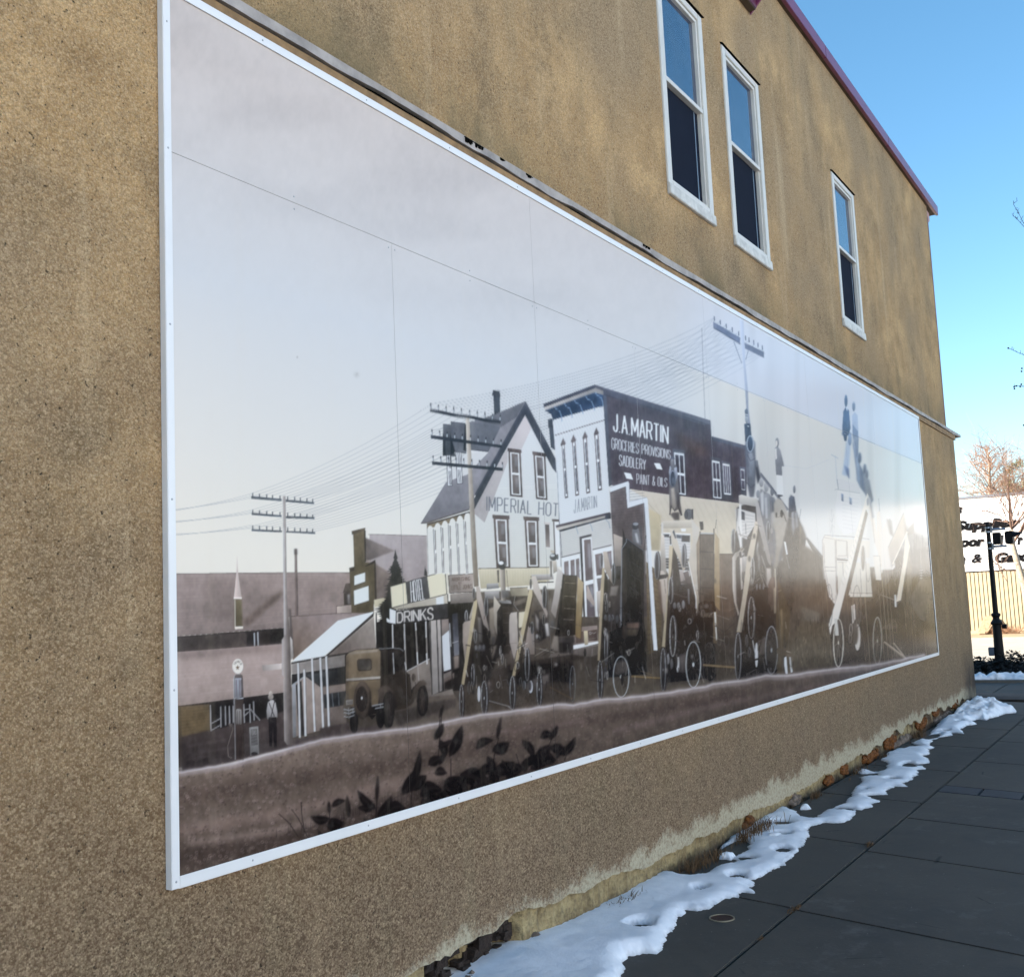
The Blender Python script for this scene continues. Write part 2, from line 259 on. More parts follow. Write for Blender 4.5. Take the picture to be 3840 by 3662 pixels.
M = dict(
    stucco_lower=stucco(True), stucco_upper=stucco(False), foundation=foundation_mat(), paving=paving_mat(), snow=snow_mat(),
    white_vinyl=plain('white_vinyl', sr((206, 202, 194)), .45, var=.06),
    white_trim=plain('weathered_white_board', sr((196, 194, 188)), .7, var=.22, vscale=14),
    frame=plain('white_aluminium', sr((226, 226, 226)), .35, var=.04, vscale=3),
    flashing=plain('weathered_white_flashing', sr((156, 148, 142)), .6, var=.35, vscale=7, bmp=.3, bscale=20),
    wood=plain('old_wood', sr((140, 112, 78)), .8, var=.4, vscale=9, bmp=.5, bscale=30),
    maroon=plain('maroon_metal', sr((112, 46, 80)), .35, var=.08),
    maroon2=plain('maroon_metal_fascia', sr((96, 32, 52)), .4, var=.08),
    soffit=plain('brown_soffit', sr((78, 64, 50)), .8),
    dark_gap=plain('dark_gap', (.004, .0035, .003), 1.0, bmp=0, spec=.03),
    glass=glass_mat('window_glass', (.014, .040, .095), .015, 2.3), screen=plain('insect_screen', sr((22, 28, 42)), .9, var=.1, bmp=0, spec=.12),
    steel=plain('screw_steel', sr((170, 172, 176)), .4, .6, var=.1),
    black=plain('black_painted_metal', (.004, .004, .005), .6, spec=.25, var=.2, bmp=.1),
    galv=plain('galvanised_steel', sr((150, 160, 172)), .4, .8, var=.15),
    asphalt=plain('asphalt', sr((62, 62, 64)), .9, var=.2, vscale=3, bmp=.5, bscale=80, bdist=.006),
    lot=plain('pale_bounce_ground', sr((140, 136, 130)), .9, var=.15, vscale=.4, bmp=.4, bscale=60, bdist=.006),
    pale_road=plain('sun_bleached_road', sr((150, 142, 130)), .9, var=.12, vscale=2, bmp=.4, bscale=60, bdist=.004),
    kerb=plain('kerb_concrete', sr((96, 94, 90)), .85, var=.15),
    dirt=plain('dirt', sr((140, 118, 92)), .95, var=.3, vscale=8, bmp=.6, bscale=30, bdist=.01),
    mulch=plain('mulch', sr((40, 30, 24)), .95, var=.5, vscale=30, bmp=.8, bscale=50, bdist=.02),
    sign_white=plain('white_sign_panel', sr((214, 212, 208)), .6, var=.03),
    sign_black=plain('black_lettering', (.004, .004, .005), .9, spec=.1, var=.1, bmp=0),
    rib=plain('ribbed_concrete', sr((152, 142, 116)), .9, var=.1, vscale=5, bmp=.4),
    rib_dark=plain('concrete_groove', sr((122, 94, 68)), .95, var=.1),
    cap=plain('grey_roof_edge', sr((96, 100, 108)), .5),
    bark=plain('grey_bark', sr((150, 136, 118)), .85, var=.3, vscale=25, bmp=.5, bscale=60),
    twig=plain('red_brown_twig', sr((118, 92, 78)), .8, var=.3, vscale=20, bmp=0),
    twig2=plain('orange_brown_twig', sr((140, 104, 78)), .8, var=.3, vscale=3, bmp=0),
    dark_twig=plain('dark_twig', sr((44, 34, 34)), .8, var=.2, bmp=0),
    berry=plain('dried_berry', sr((30, 14, 16)), .5, var=.2, bmp=0),
    needle=plain('pine_needles', sr((98, 104, 48)), .8, var=.45, vscale=3, bmp=0),
    juniper=plain('juniper_foliage', sr((9, 12, 8)), .85, var=.4, vscale=12, bmp=0),
    dry_grass=plain('dry_grass', sr((96, 74, 50)), .9, var=.4, vscale=30, bmp=0),
    moss=plain('rust_orange_moss', sr((104, 62, 22)), .95, var=.75, vscale=34, bmp=.8, bscale=60, bdist=.01),
    stone=plain('grey_rubble', sr((110, 98, 88)), .95, var=.4, vscale=14, bmp=.8, bscale=30, bdist=.01),
    brick=plain('dark_band_paver', sr((54, 56, 62)), .8, var=.25, vscale=5, bmp=.4),
    brass=plain('worn_steel_ring', sr((140, 134, 116)), .5, .5, var=.3, vscale=20),
    pinktrim=plain('pink_trim_board', sr((176, 140, 138)), .7, var=.12),
)

# ------------------------------------------------------------------ ground, paving, road
mb = MB(); mb.quad((-400, -600, GZ - .17), (600, -600, GZ - .17), (600, 600, GZ - .17), (-400, 600, GZ - .17)); tag(mb.build('ground', M['asphalt']), kind='structure')
mb = MB(); mb.quad((-60, -29.7, GZ - .10), (21.9, -29.7, GZ - .10), (21.9, -5.65, GZ - .10), (-60, -5.65, GZ - .10)); tag(mb.build('bounce_lot', M['lot']), kind='structure')  # added pale ground out of view, bouncing sunlight onto the wall

SK = .285                                    # the cross joints run slightly askew
def slab(mb, x0, x1, y0, y1, yr, g=.006, top=GZ, depth=.1):
    p = []
    for z in (top - depth, top):
        for (x, y) in ((x0 + g, y0 + g), (x1 - g, y0 + g), (x1 - g, y1 - g), (x0 + g, y1 - g)):
            p.append((x + SK * (y - yr), y, z))
    mb.hexa(p)
mb = MB()
inner = [-6.4, -4.8, -3.1, -1.45, .18, 1.8, 3.4, 5.02, 6.6, 8.2, 9.8, 11.4, 13.0, 14.6]
for a, b_ in zip(inner, inner[1:]): slab(mb, a, b_, -.87, .012, -.86)
outr = [-6.9, -5.4, -3.9, -2.4, -1.0, .45, 1.9, 3.38, 4.85, 6.0, 7.15]
outr2 = [7.47, 8.9, 10.4, 11.9, 13.4, 14.9]
for ys in ((-2.45, -.87), (-4.0, -2.45), (-5.6, -4.0)):
    for lst in (outr, outr2):
        for a, b_ in zip(lst, lst[1:]): slab(mb, a, b_, ys[0], ys[1], -.86)
o = mb.build('sidewalk', M['paving'], bevel=.006); tag(o, kind='structure')
mb = MB(); mb.box(-9, 15.2, -5.6, .14, GZ - .16, GZ - .055); tag(mb.build('sidewalk_bed', M['mulch']), kind='structure')
mb = MB()
y = -.87
while y > -5.5:
    slab(mb, 7.15, 7.47, y - .33, y, -.86, .007, GZ + .001); y -= .33
tag(mb.build('paver_band', M['brick'], bevel=.004), kind='structure')
# plaza beyond the corner, kerb, planting bed
mb = MB()
for x0 in (15.0, 16.5):
    for k in range(-4, 12): slab(mb, x0, x0 + 1.5, k * 1.5, k * 1.5 + 1.5, k * 1.5, .005, GZ + .002, .12) if False else mb.box(x0 + .005, x0 + 1.495, k * 1.5 + .005, k * 1.5 + 1.495, GZ - .12, GZ + .002)
tag(mb.build('plaza', M['paving_blue'] if 'paving_blue' in M else M['paving'], bevel=.005), kind='structure')
mb = MB(); mb.box(18.0, 18.14, -6, 18, GZ - .15, GZ + .045); mb.box(22.0, 22.15, -12, 25, GZ - .15, GZ + .09)
tag(mb.build('kerb', M['kerb'], bevel=.012), kind='structure')
mb = MB(); mb.box(18.14, 22.0, -6, 18, GZ - .15, GZ + .03); tag(mb.build('planting_bed', M['mulch']), kind='structure')
mb = MB(); mb.quad((22.15, -300, GZ - .03), (35, -300, GZ - .03), (35, 300, GZ - .03), (22.15, 300, GZ - .03)); tag(mb.build('road', M['pale_road']), kind='structure')
mb = MB(); mb.box(35.0, 35.25, -60, 60, GZ - .2, GZ + .03); tag(mb.build('far_kerb', M['pale_road'], bevel=.02), kind='structure')
mb = MB(); mb.quad((35.25, -60, GZ + .0), (STORE_X + .3, -60, GZ - .02), (STORE_X + .3, 60, GZ - .02), (35.25, 60, GZ + .0)); tag(mb.build('verge', M['dirt']), kind='structure')

# ------------------------------------------------------------------ the stucco building
bd = empty('stucco_building', (4, .12, GZ))
tag(bd, 'tan pebbledash stucco building with three tall windows and a maroon roof edge', 'building')
XU, XL, YU, YL, ZT = 14.80, 14.78, .12, .022, 6.70
WIN = [(4.67, 5.50, 3.83, 5.48), (6.00, 6.85, 3.80, 5.45), (9.27, 10.12, 3.77, 5.41)]
xs = sorted({-8.0, XU, *[w[0] for w in WIN], *[w[1] for w in WIN]}); zs = sorted({3.10, ZT, *[w[2] for w in WIN], *[w[3] for w in WIN]})
mb = MB()
for i in range(len(xs) - 1):
    for j in range(len(zs) - 1):
        cx, cz = (xs[i] + xs[i + 1]) / 2, (zs[j] + zs[j + 1]) / 2
        if any(w[0] < cx < w[1] and w[2] < cz < w[3] for w in WIN): continue
        mb.quad((xs[i], YU, zs[j]), (xs[i + 1], YU, zs[j]), (xs[i + 1], YU, zs[j + 1]), (xs[i], YU, zs[j + 1]))
for w in WIN:
    a, b_, c_, d_ = w
    for q in (((a, c_), (a, d_)), ((b_, c_), (b_, d_)), ((a, c_), (b_, c_)), ((a, d_), (b_, d_))):
        (x0, z0), (x1, z1) = q; mb.quad((x0, YU, z0), (x1, YU, z1), (x1, YU + .25, z1), (x0, YU + .25, z0))
mb.quad((XU, YU, GZ), (XU, 22, GZ), (XU, 22, ZT), (XU, YU, ZT)); mb.quad((-8, YU, GZ), (-8, 22, GZ), (-8, 22, ZT), (-8, YU, ZT)); mb.quad((-8, 22, GZ), (XU, 22, GZ), (XU, 22, ZT), (-8, 22, ZT))
mb.quad((-8, YU, ZT), (XU, YU, ZT), (XU, 22, ZT), (-8, 22, ZT))
mb.build('upper_wall', M['stucco_upper'], bd)
# lower wall: a thicker coat whose bottom edge has crumbled away
rnd = random.Random(4)
n = 620; xs_ = np.linspace(-8, XL, n); base = np.interp(xs_, [-8, .85, 1.33, 2, 3.4, 5, 6.5, 9.1, 10.3, 11.4, 13, XL], [-.62, -.625, -.63, -.61, -.685, -.705, -.73, -.71, -.665, -.66, -.69, -.77])
base += np.clip((xs_ - 8.2) / 1, 0, 1) * np.clip((14.3 - xs_) / .5, 0, 1) * (.03 * np.sin(xs_ * 5.1) * np.sin(xs_ * 2.3 + 1) + .02 * np.sin(xs_ * 13))
jit = np.array([rnd.uniform(-1, 1) for _ in range(n)]); jit2 = np.convolve(np.array([rnd.uniform(-1, 1) for _ in range(n)]), np.ones(7) / 7, 'same')
base = base + jit * .006 + jit2 * .04
cavx = (xs_ > 1.36) & (xs_ < 2.14); base[cavx] = np.maximum(base[cavx], np.interp(xs_[cavx], [1.36, 1.5, 1.72, 1.9, 2.0, 2.12], [-.66, -.645, -.615, -.655, -.62, -.63]))
me_v = []; me_f = []
cols = [3.10, 1.5, 0, -.4]
for i in range(n):
    for zz in cols: me_v.append((float(xs_[i]), YL, zz))
    me_v.append((float(xs_[i]), YL + rnd.uniform(0, .006), float(base[i]))); me_v.append((float(xs_[i]), YL + .05, float(base[i]) + .004))
k = len(cols) + 2
for i in range(n - 1):
    for j in range(k - 1): me_f.append((i * k + j, (i + 1) * k + j, (i + 1) * k + j + 1, i * k + j + 1))
mb = MB(); mb.v = me_v; mb.f = me_f
mb.quad((XL, YL, base[-1]), (XL, 10, base[-1]), (XL, 10, 3.10), (XL, YL, 3.10)); mb.quad((-8, YL, 3.10), (XL, YL, 3.10), (XL, 10, 3.10), (-8, 10, 3.10))
mb.build('lower_wall', M['stucco_lower'], bd)
mb = MB()
fx = np.linspace(-8, XL - .03, 900); fr = [rnd.uniform(0, 1) for _ in fx]
for i in range(len(fx) - 1):                 # foundation, with the hollow broken into it
    def yy(i):
        x = fx[i]; hol = max(0, min(1, (x - 1.34) / .10, (2.15 - x) / .08)) * (1 + .3 * math.sin(x * 31))
        return YL + .030 + .12 * hol + fr[i] * .012 + .006 * math.sin(x * 17)
    mb.quad((fx[i], yy(i), -.5), (fx[i + 1], yy(i + 1), -.5), (fx[i + 1], yy(i + 1), GZ - .05), (fx[i], yy(i), GZ - .05))
mb.quad((XL - .03, YL + .035, -.5), (XL - .03, 10, -.5), (XL - .03, 10, GZ), (XL - .03, YL + .035, GZ))
mb.build('foundation', M['foundation'], bd)
mb = MB(); rr = random.Random(2)             # broken masonry inside the hollow, near-black to carry its shade
for k in range(90):
    x = rr.uniform(1.37, 2.12); s = rr.uniform(.015, .05); z = rr.uniform(GZ, -.62); y = YL + .085 + rr.uniform(0, .05)
    mb.hexa([(x + dx * s * rr.uniform(.7, 1.2), y + dy * .02, z + dz * s * rr.uniform(.4, .8)) for dz in (-1, 1) for dx, dy in ((-1, -1), (1, -1), (1, 1), (-1, 1))])
mb.build('broken_masonry', M['mulch'], bd)

# ledge between the storeys: old wood under a wavy flashing
def wavy(name, x0, x1, yf, yb, zb, zt, amp, mat, n=260, seed=1, slope=.03, rag=0):
    rr = random.Random(seed); mb = MB(); ph = [rr.uniform(0, 6) for _ in range(4)]
    P = []
    for i in range(n + 1):
        x = x0 + (x1 - x0) * i / n
        w = amp * (math.sin(x * 3.1 + ph[0]) + .6 * math.sin(x * 7.3 + ph[1]) + .4 * math.sin(x * 13.7 + ph[2])) / 2
        w += rag * rr.uniform(-1, 1)
        P.append([(x, yb, zb + w * .5), (x, yf + abs(w) * .3, zb + w), (x, yf, zt), (x, yb + .002, zt + slope)])
    for i in range(n):
        for j in range(3):
            a = len(mb.v); mb.v += [P[i][j], P[i + 1][j], P[i + 1][j + 1], P[i][j + 1]]; mb.f.append((a, a + 1, a + 2, a + 3))
    for q in (P[0], P[-1]):
        a = len(mb.v); mb.v += q; mb.f.append((a, a + 1, a + 2, a + 3))
    return mb.build(name, mat, bd)
wavy('ledge_board', -8, XL + .06, .002, YL + .01, 3.022, 3.088, .004, M['wood'], 260, 2, .0, .0015)
wavy('ledge_flashing', -8, 15.22, -.012, YU + .01, 3.098, 3.137, .013, M['flashing'], 420, 5, .035, .0015)
mb = MB(); mb.box(-8, 15.0, .012, YL + .06, 3.075, 3.13); mb.build('ledge_gap_shade', M['dark_gap'], bd)  # near-black fill giving the gap under the flashing its shade
# tar patches on the flashing
for (x, w, h) in ((1.86, .10, .03), (1.93, .07, .02), (2.15, .03, .012), (2.42, .05, .016), (3.9, .09, .018)):
    mb = MB(); rr = random.Random(int(x * 100))
    for k in range(9):
        xx = x + rr.uniform(-w, w) / 2; ww = rr.uniform(.004, .02); hh = rr.uniform(.3, 1) * h
        mb.box(xx, xx + ww, -.016 - k * .0001, -.0125, 3.132 - hh, 3.1335 - k * .0001)
    mb.box(x - w / 2, x + w / 2 + .02, -.0155, -.0128, 3.129, 3.1322); mb.build('tar_patch', M['dark_gap'], bd)

# roof edge
mb = MB(); X = -8.0; segs = []
ends = [-8, -5, -1.9, 1.1, 4.0, 6.35, 9.15, 12.05, 15.34]
for a, b_ in zip(ends, ends[1:]): mb.box(a + .004, b_ - .004, .045, .085, 6.655, 6.80)
mb.build('roof_coping', M['maroon'], bd, bevel=.004)
mb = MB(); mb.box(-8, 15.3, .07, .2, 6.662, 6.785); mb.box(XU, 15.3, .2, 22, 6.66, 6.78); mb.build('soffit', M['soffit'], bd)
mb = MB(); mb.hexa([(XU - .02, .14, 6.35), (XU + .30, .14, 6.52), (XU + .30, .2, 6.52), (XU - .02, .2, 6.35), (XU - .02, .14, 6.64), (XU + .30, .14, 6.64), (XU + .30, .2, 6.64), (XU - .02, .2, 6.64)]); mb.build('eave_bracket', M['pinktrim'], bd)
mb = MB(); mb.box(XU - .01, XU + .03, YU - .004, YU + .05, 3.12, 6.5); mb.build('corner_trim', M['maroon2'], bd)
mb = MB(); mb.box(XL, XL + .10, .06, .16, GZ + .18, 3.0); mb.build('corner_board', M['pinktrim'], bd, bevel=.004)

# windows
def window(w, k):
    x0, x1, z0, z1 = w; t = .055; y0 = YU - .012
    mb = MB()
    mb.box(x0 - .03, x0 + t, y0, YU + .1, z0 - .0, z1); mb.box(x1 - t, x1 + .03, y0, YU + .1, z0 - .0, z1); mb.box(x0 + t, x1 - t, y0, YU + .1, z1 - t, z1); mb.box(x0 + t, x1 - t, y0, YU + .1, z0, z0 + .035)
    fr = mb.build('window_frame', M['white_vinyl'], bd, bevel=.004)
    if k == 0: fr['label'] = 'white frame of the nearest window, cut by the top of the photo'
    zm = (z0 + z1) / 2 + .02
    mb = MB(); a, b_ = x0 + t + .002, x1 - t - .002; s = .028
    mb.box(a, a + s, y0 + .012, y0 + .05, zm, z1 - t - .002); mb.box(b_ - s, b_, y0 + .012, y0 + .05, zm, z1 - t - .002); mb.box(a + s, b_ - s, y0 + .012, y0 + .05, z1 - t - s - .002, z1 - t - .002); mb.box(a, b_, y0 + .006, y0 + .05, zm - .035, zm)
    mb.build('upper_sash', M['white_vinyl'], fr, bevel=.002)
    mb = MB(); mb.quad((a + s, y0 + .04, zm), (b_ - s, y0 + .04, zm), (b_ - s, y0 + .04, z1 - t - s), (a + s, y0 + .04, z1 - t - s)); mb.build('glass_pane', M['glass'], fr)
    mb = MB(); s2 = .02
    mb.box(a, a + s2, y0 + .02, y0 + .06, z0 + .036, zm - .036); mb.box(b_ - s2, b_, y0 + .02, y0 + .06, z0 + .036, zm - .036); mb.box(a + s2, b_ - s2, y0 + .02, y0 + .06, z0 + .036, z0 + .06)
    mb.build('screen_rail', M['white_vinyl'], fr)
    mb = MB(); mb.quad((a + s2, y0 + .05, z0 + .06), (b_ - s2, y0 + .05, z0 + .06), (b_ - s2, y0 + .05, zm - .036), (a + s2, y0 + .05, zm - .036)); mb.build('insect_screen', M['screen'], fr)
    mb = MB(); mb.box(b_ - .10, b_ - .085, y0 + .046, y0 + .049, z0 + .06, zm - .036); mb.build('screen_stile', M['galv'], fr)
    mb = MB(); mb.hexa([(x0 - .035, y0 - .016, z0 - .088), (x1 + .035, y0 - .016, z0 - .088), (x1 + .035, YU, z0 - .09), (x0 - .035, YU, z0 - .09), (x0 - .035, y0 - .012, z0 - .004), (x1 + .035, y0 - .012, z0 - .004), (x1 + .035, YU, z0 - .002), (x0 - .035, YU, z0 - .002)])
    mb.build('window_sill', M['white_trim'], fr, bevel=.004)
    mb = MB(); mb.hexa([(x0 - .04, y0 - .012, z1 + .002), (x1 + .05, y0 - .016, z1 + .001), (x1 + .05, YU + .01, z1 + .012), (x0 - .04, YU + .01, z1 + .012), (x0 - .04, y0 - .012, z1 + .010), (x1 + .05, y0 - .016, z1 + .009), (x1 + .05, YU + .01, z1 + .024), (x0 - .04, YU + .01, z1 + .024)])
    mb.build('drip_cap_shade', M['maroon2'] if False else M['dark_gap'], fr)  # thin head flashing, near-black to draw the shadow line above the window
for k, w in enumerate(WIN): window(w, k)

# projecting maroon sign end
sg = empty('wall_sign', (6.9, .1, 6.3)); tag(sg, 'maroon sign box on the upper wall, only its lower corner in view at the top', 'sign')
mb = MB(); mb.box(5.3, 6.79, .045, .11, 6.12, 7.4); mb.build('sign_box', M['maroon2'], sg, bevel=.004)
mb = MB(); mb.box(5.32, 6.78, .05, .115, 6.108, 6.118); mb.build('sign_underside', M['soffit'], sg)
mb = MB(); mb.hexa([(6.795, .0, 6.20), (6.815, .0, 6.20), (6.815, .11, 6.09), (6.795, .11, 6.09), (6.795, -.03, 7.4), (6.815, -.03, 7.4), (6.815, .11, 7.4), (6.795, .11, 7.4)]); mb.build('sign_face', M['maroon'], sg)

# ------------------------------------------------------------------ the mural's drawing, drafted on a skewed sheet (see sketch_at for its place on the wall)
OPS=[]
FR={'A':(600,1800,1.7056),'B':(1400,1400,2.085),'C':(2000,1400,2.085),'D':(2500,1100,2.085),'E':(2900,1300,1.4425),'F':(1200,2000,2.207),'G':(1650,2000,2.3446),'H':(2150,1900,2.3446),'I':(2650,1700,1.9745),'J':(600,2600,1.157),'K':(0,0,1),'L':(3080,1750,2.5024),'M':(2780,2050,3.1275),'Q':(2200,1850,3.7525),'N':(850,2250,4.17)}
cur='A'; _ar=random.Random(5)
def fr(n):
    global cur; cur=n
def pts(s):
    x0,y0,k=FR[cur]
    if isinstance(s,str): s=[tuple(float(v) for v in t.split(',')) for t in s.split()]
    return [(x/k+x0,y/k+y0) for x,y in s]
def _add(t,P,col,blur=0,a=1.0,c2=None,g=None):
    OPS.append((t,P,tuple(col) if not isinstance(col,int) else (col,)*3,blur,a,None if c2 is None else tuple(c2),g))
def P(s,col,blur=0,a=1.0,c2=None,g=None):
    Q=pts(s); cc=(col,)*3 if isinstance(col,int) else col
    if c2 is None and len(Q)>2:                       # airbrush: every flat patch gets a soft fall-off
        xs=[p[0] for p in Q]; ys=[p[1] for p in Q]; w_=max(xs)-min(xs); h_=max(ys)-min(ys)
        if w_*h_>260 and max(cc)<200:
            k=_ar.uniform(.72,.88); e=_ar.random()<.5
            g0=(min(xs) if e else max(xs),min(ys)); g1=(max(xs) if e else min(xs),max(ys)) if h_<3*w_ else (g0[0],max(ys))
            return _add('p',Q,tuple(min(255,v*1.08) for v in cc),blur/FR[cur][2],a,tuple(v*k for v in cc),[g0,g1])
    _add('p',Q,col,blur/FR[cur][2],a,c2,pts(g) if g else None)
def strip(L,w):
    L2=[];R2=[]
    n=len(L)
    for i,(x,y) in enumerate(L):
        x0,y0=L[max(0,i-1)];x1,y1=L[min(n-1,i+1)];dx,dy=x1-x0,y1-y0;d=math.hypot(dx,dy) or 1
        nx,ny=-dy/d*w/2,dx/d*w/2
        L2.append((x+nx,y+ny));R2.append((x-nx,y-ny))
    return L2+R2[::-1]
def LN(s,w,col,blur=0,a=1.0):
    L=pts(s); _add('p',strip(L,w/FR[cur][2]),col,blur/FR[cur][2],a)
def EL(cx,cy,rx,ry,n=18,rot=0):
    return [(cx+rx*math.cos(t)*math.cos(rot)-ry*math.sin(t)*math.sin(rot),cy+rx*math.cos(t)*math.sin(rot)+ry*math.sin(t)*math.cos(rot)) for t in [2*math.pi*i/n for i in range(n)]]
def DISC(cx,cy,rx,ry,col,blur=0,a=1.0,rot=0): P(EL(cx,cy,rx,ry,16,rot),col,blur,a)
def RING(cx,cy,rx,ry,w,col,rot=0,a=1.0,hub=None,spokes=0,sc=None,fill=None,thick=None,tc=None):
    n=22
    if thick: # tyre depth to the right
        P(EL(cx+thick,cy-thick*.3,rx,ry,n,rot),tc or (60,58,58))
    if fill is not None: P(EL(cx,cy,rx,ry,n,rot),fill)
    o=EL(cx,cy,rx,ry,n,rot); i=EL(cx,cy,max(.5,rx-w),max(.5,ry-w),n,rot)
    P(o+[o[0]]+[i[0]]+i[::-1],col,0,a)
    for k in range(spokes):
        t=2*math.pi*k/spokes+.3
        LN([(cx,cy),(cx+(rx-w)*math.cos(t),cy+(ry-w)*math.sin(t))],1.6,sc or col,0,.8)
    if hub: DISC(cx,cy,hub*rx,hub*ry*.7,col)
def HATCH(TL,TR,BR,BL,n,w,col,a=.5,jit=0,blur=0):
    """n lines from left edge TL-BL to right edge TR-BR"""
    q=pts([TL,TR,BR,BL]); OPS.append(('h',q,tuple(col),w/FR[cur][2],a,n,jit))
def lerp(a,b,t): return (a[0]+(b[0]-a[0])*t,a[1]+(b[1]-a[1])*t)
def INS(q,l,t,r,b):
    TL,TR,BR,BL=q
    f=lambda u,v: lerp(lerp(TL,TR,u),lerp(BL,BR,u),v)
    return [f(l,t),f(1-r,t),f(1-r,1-b),f(l,1-b)]
W=(205,212,218)
def WIN(TL,TR,BR,BL,out=(88,72,70),fm=(212,218,224),pane=(122,112,112),rail=.5,ow=.14,fw=.14,oh=.04,fh=.03,lintel=True,cols=1):
    q=[TL,TR,BR,BL]; P(q,out)
    if lintel:
        f=INS(q,-.06,-.02,-.06,.95); P(f,out)
    q1=INS(q,ow,oh*1.6,ow,oh); P(q1,fm)
    for t,b in ((0,rail),(rail,1)):
        q2=INS(q1,0,t,0,1-b); 
        for c in range(cols):
            q3=INS(q2,fw+(c/cols)*(1-2*fw)+(.02 if c else 0),fh*1.6,fw+(1-(c+1)/cols)*(1-2*fw)+(.02 if c<cols-1 else 0),fh*1.6)
            P(q3,pane,0,1,tuple(max(0,v-28) for v in pane),[q3[0],q3[3]])
            P(INS(q3,.45,.15,.1,.35),(175,185,200),3,.35)
# ---- stroke font -------------------------------------------------
FONT={
'A':(4,[[(0,0),(2,6),(4,0)],[(.8,2),(3.2,2)]]),'B':(4,[[(0,0),(0,6),(3,6),(3.7,5.2),(3.7,4),(3,3.2),(0,3.2)],[(3,3.2),(4,2.4),(4,.9),(3.2,0),(0,0)]]),
'C':(4,[[(4,4.6),(3.5,5.6),(2.6,6),(1.2,6),(.3,5.4),(0,4.5),(0,1.5),(.3,.6),(1.2,0),(2.6,0),(3.5,.4),(4,1.4)]]),'D':(4,[[(0,0),(0,6),(2.5,6),(3.7,5),(4,3),(3.7,1),(2.5,0),(0,0)]]),
'E':(3.4,[[(3.4,0),(0,0),(0,6),(3.4,6)],[(0,3.1),(2.8,3.1)]]),'G':(4,[[(4,4.6),(3.5,5.6),(2.6,6),(1.2,6),(.3,5.4),(0,4.5),(0,1.5),(.3,.6),(1.2,0),(2.8,0),(4,.8),(4,2.8),(2.3,2.8)]]),
'H':(4,[[(0,0),(0,6)],[(4,0),(4,6)],[(0,3),(4,3)]]),'I':(0,[[(0,0),(0,6)]]),'J':(3,[[(3,6),(3,1.2),(2.3,.1),(1.2,0),(.3,.5),(0,1.6)]]),
'K':(4,[[(0,0),(0,6)],[(4,6),(0,2.4)],[(1.4,3.6),(4,0)]]),'L':(3.2,[[(0,6),(0,0),(3.2,0)]]),'M':(4.8,[[(0,0),(0,6),(2.4,1.5),(4.8,6),(4.8,0)]]),
'N':(4,[[(0,0),(0,6),(4,0),(4,6)]]),'O':(4,[[(1.2,0),(.3,.6),(0,1.5),(0,4.5),(.3,5.4),(1.2,6),(2.8,6),(3.7,5.4),(4,4.5),(4,1.5),(3.7,.6),(2.8,0),(1.2,0)]]),
'P':(4,[[(0,0),(0,6),(3,6),(3.9,5.3),(3.9,3.6),(3,2.8),(0,2.8)]]),'R':(4,[[(0,0),(0,6),(3,6),(3.9,5.3),(3.9,3.7),(3,3),(0,3)],[(2.2,3),(4,0)]]),
'S':(4,[[(3.9,4.6),(3.3,5.7),(2.6,6),(1.3,6),(.4,5.4),(.2,4.4),(.8,3.5),(3.2,2.6),(3.9,1.6),(3.6,.5),(2.7,0),(1.2,0),(.4,.5),(0,1.5)]]),
'T':(4,[[(0,6),(4,6)],[(2,6),(2,0)]]),'U':(4,[[(0,6),(0,1.3),(1,0),(3,0),(4,1.3),(4,6)]]),'V':(4,[[(0,6),(2,0),(4,6)]]),'X':(4,[[(0,0),(4,6)],[(4,0),(0,6)]]),'Y':(4,[[(0,6),(2,3),(4,6)],[(2,3),(2,0)]]),
'.':(0.6,[[(0.1,0),(.5,.3)]]),'&':(4,[[(4,0),(.8,4.6),(1,5.6),(1.9,6),(2.7,5.6),(2.7,4.6),(.4,2.4),(0,1.2),(.6,.2),(1.8,0),(3,.6),(3.9,2.5)]]),"'":(0,[[(0,6),(0,4.8)]]),' ':(2.2,[])}
def TXT(t,TL,TR,BR,BL,w,col,gap=1.5,a=1.0):
    tot=sum(FONT[c][0] for c in t)+gap*(len(t)-1); x=0
    hw=w/2
    for c in t:
        cw,st=FONT[c]
        for s in st:
            L=[]
            poly=[]
            pp=[(x+px,py) for px,py in s]
            def m(p):
                u=p[0]/tot; v=1-p[1]/6
                return lerp(lerp(TL,TR,u),lerp(BL,BR,u),v)
            hx=math.hypot(TR[0]-TL[0],TR[1]-TL[1])/tot; vy=math.hypot(BL[0]-TL[0],BL[1]-TL[1])/6; hv=hw*hx/vy*.85
            if c=='.':
                _add('p',pts([m(p) for p in ((x-hw*.6,0),(x+hw*.9,0),(x+hw*.9,hv*1.6),(x-hw*.6,hv*1.6))]),col,0,a); continue
            n=len(pp)
            for i in range(n-1):
                (ax,ay),(bx,by)=pp[i],pp[i+1]
                if abs(by-ay)*vy>=abs(bx-ax)*hx*.8: q4=[(ax-hw,ay),(ax+hw,ay),(bx+hw,by),(bx-hw,by)]
                else: q4=[(ax,ay-hv),(ax,ay+hv),(bx,by+hv),(bx,by-hv)]
                _add('p',pts([m(p) for p in q4]),col,0,a)
            for (jx,jy) in pp[1:-1]+([pp[0]] if pp[0]==pp[-1] else []):
                _add('p',pts([m(p) for p in ((jx-hw,jy),(jx,jy-hv),(jx+hw,jy),(jx,jy+hv))]),col,0,a)
            for (jx,jy),sg in ((pp[0],0),(pp[-1],0)):
                pass
        x+=cw+gap
# =================================================================== painting
sky_top=(197,194,194);sky_mid=(198,206,214);sky_low=(220,220,213)
OPS.append(('sky',None))
import itertools
fr('K')
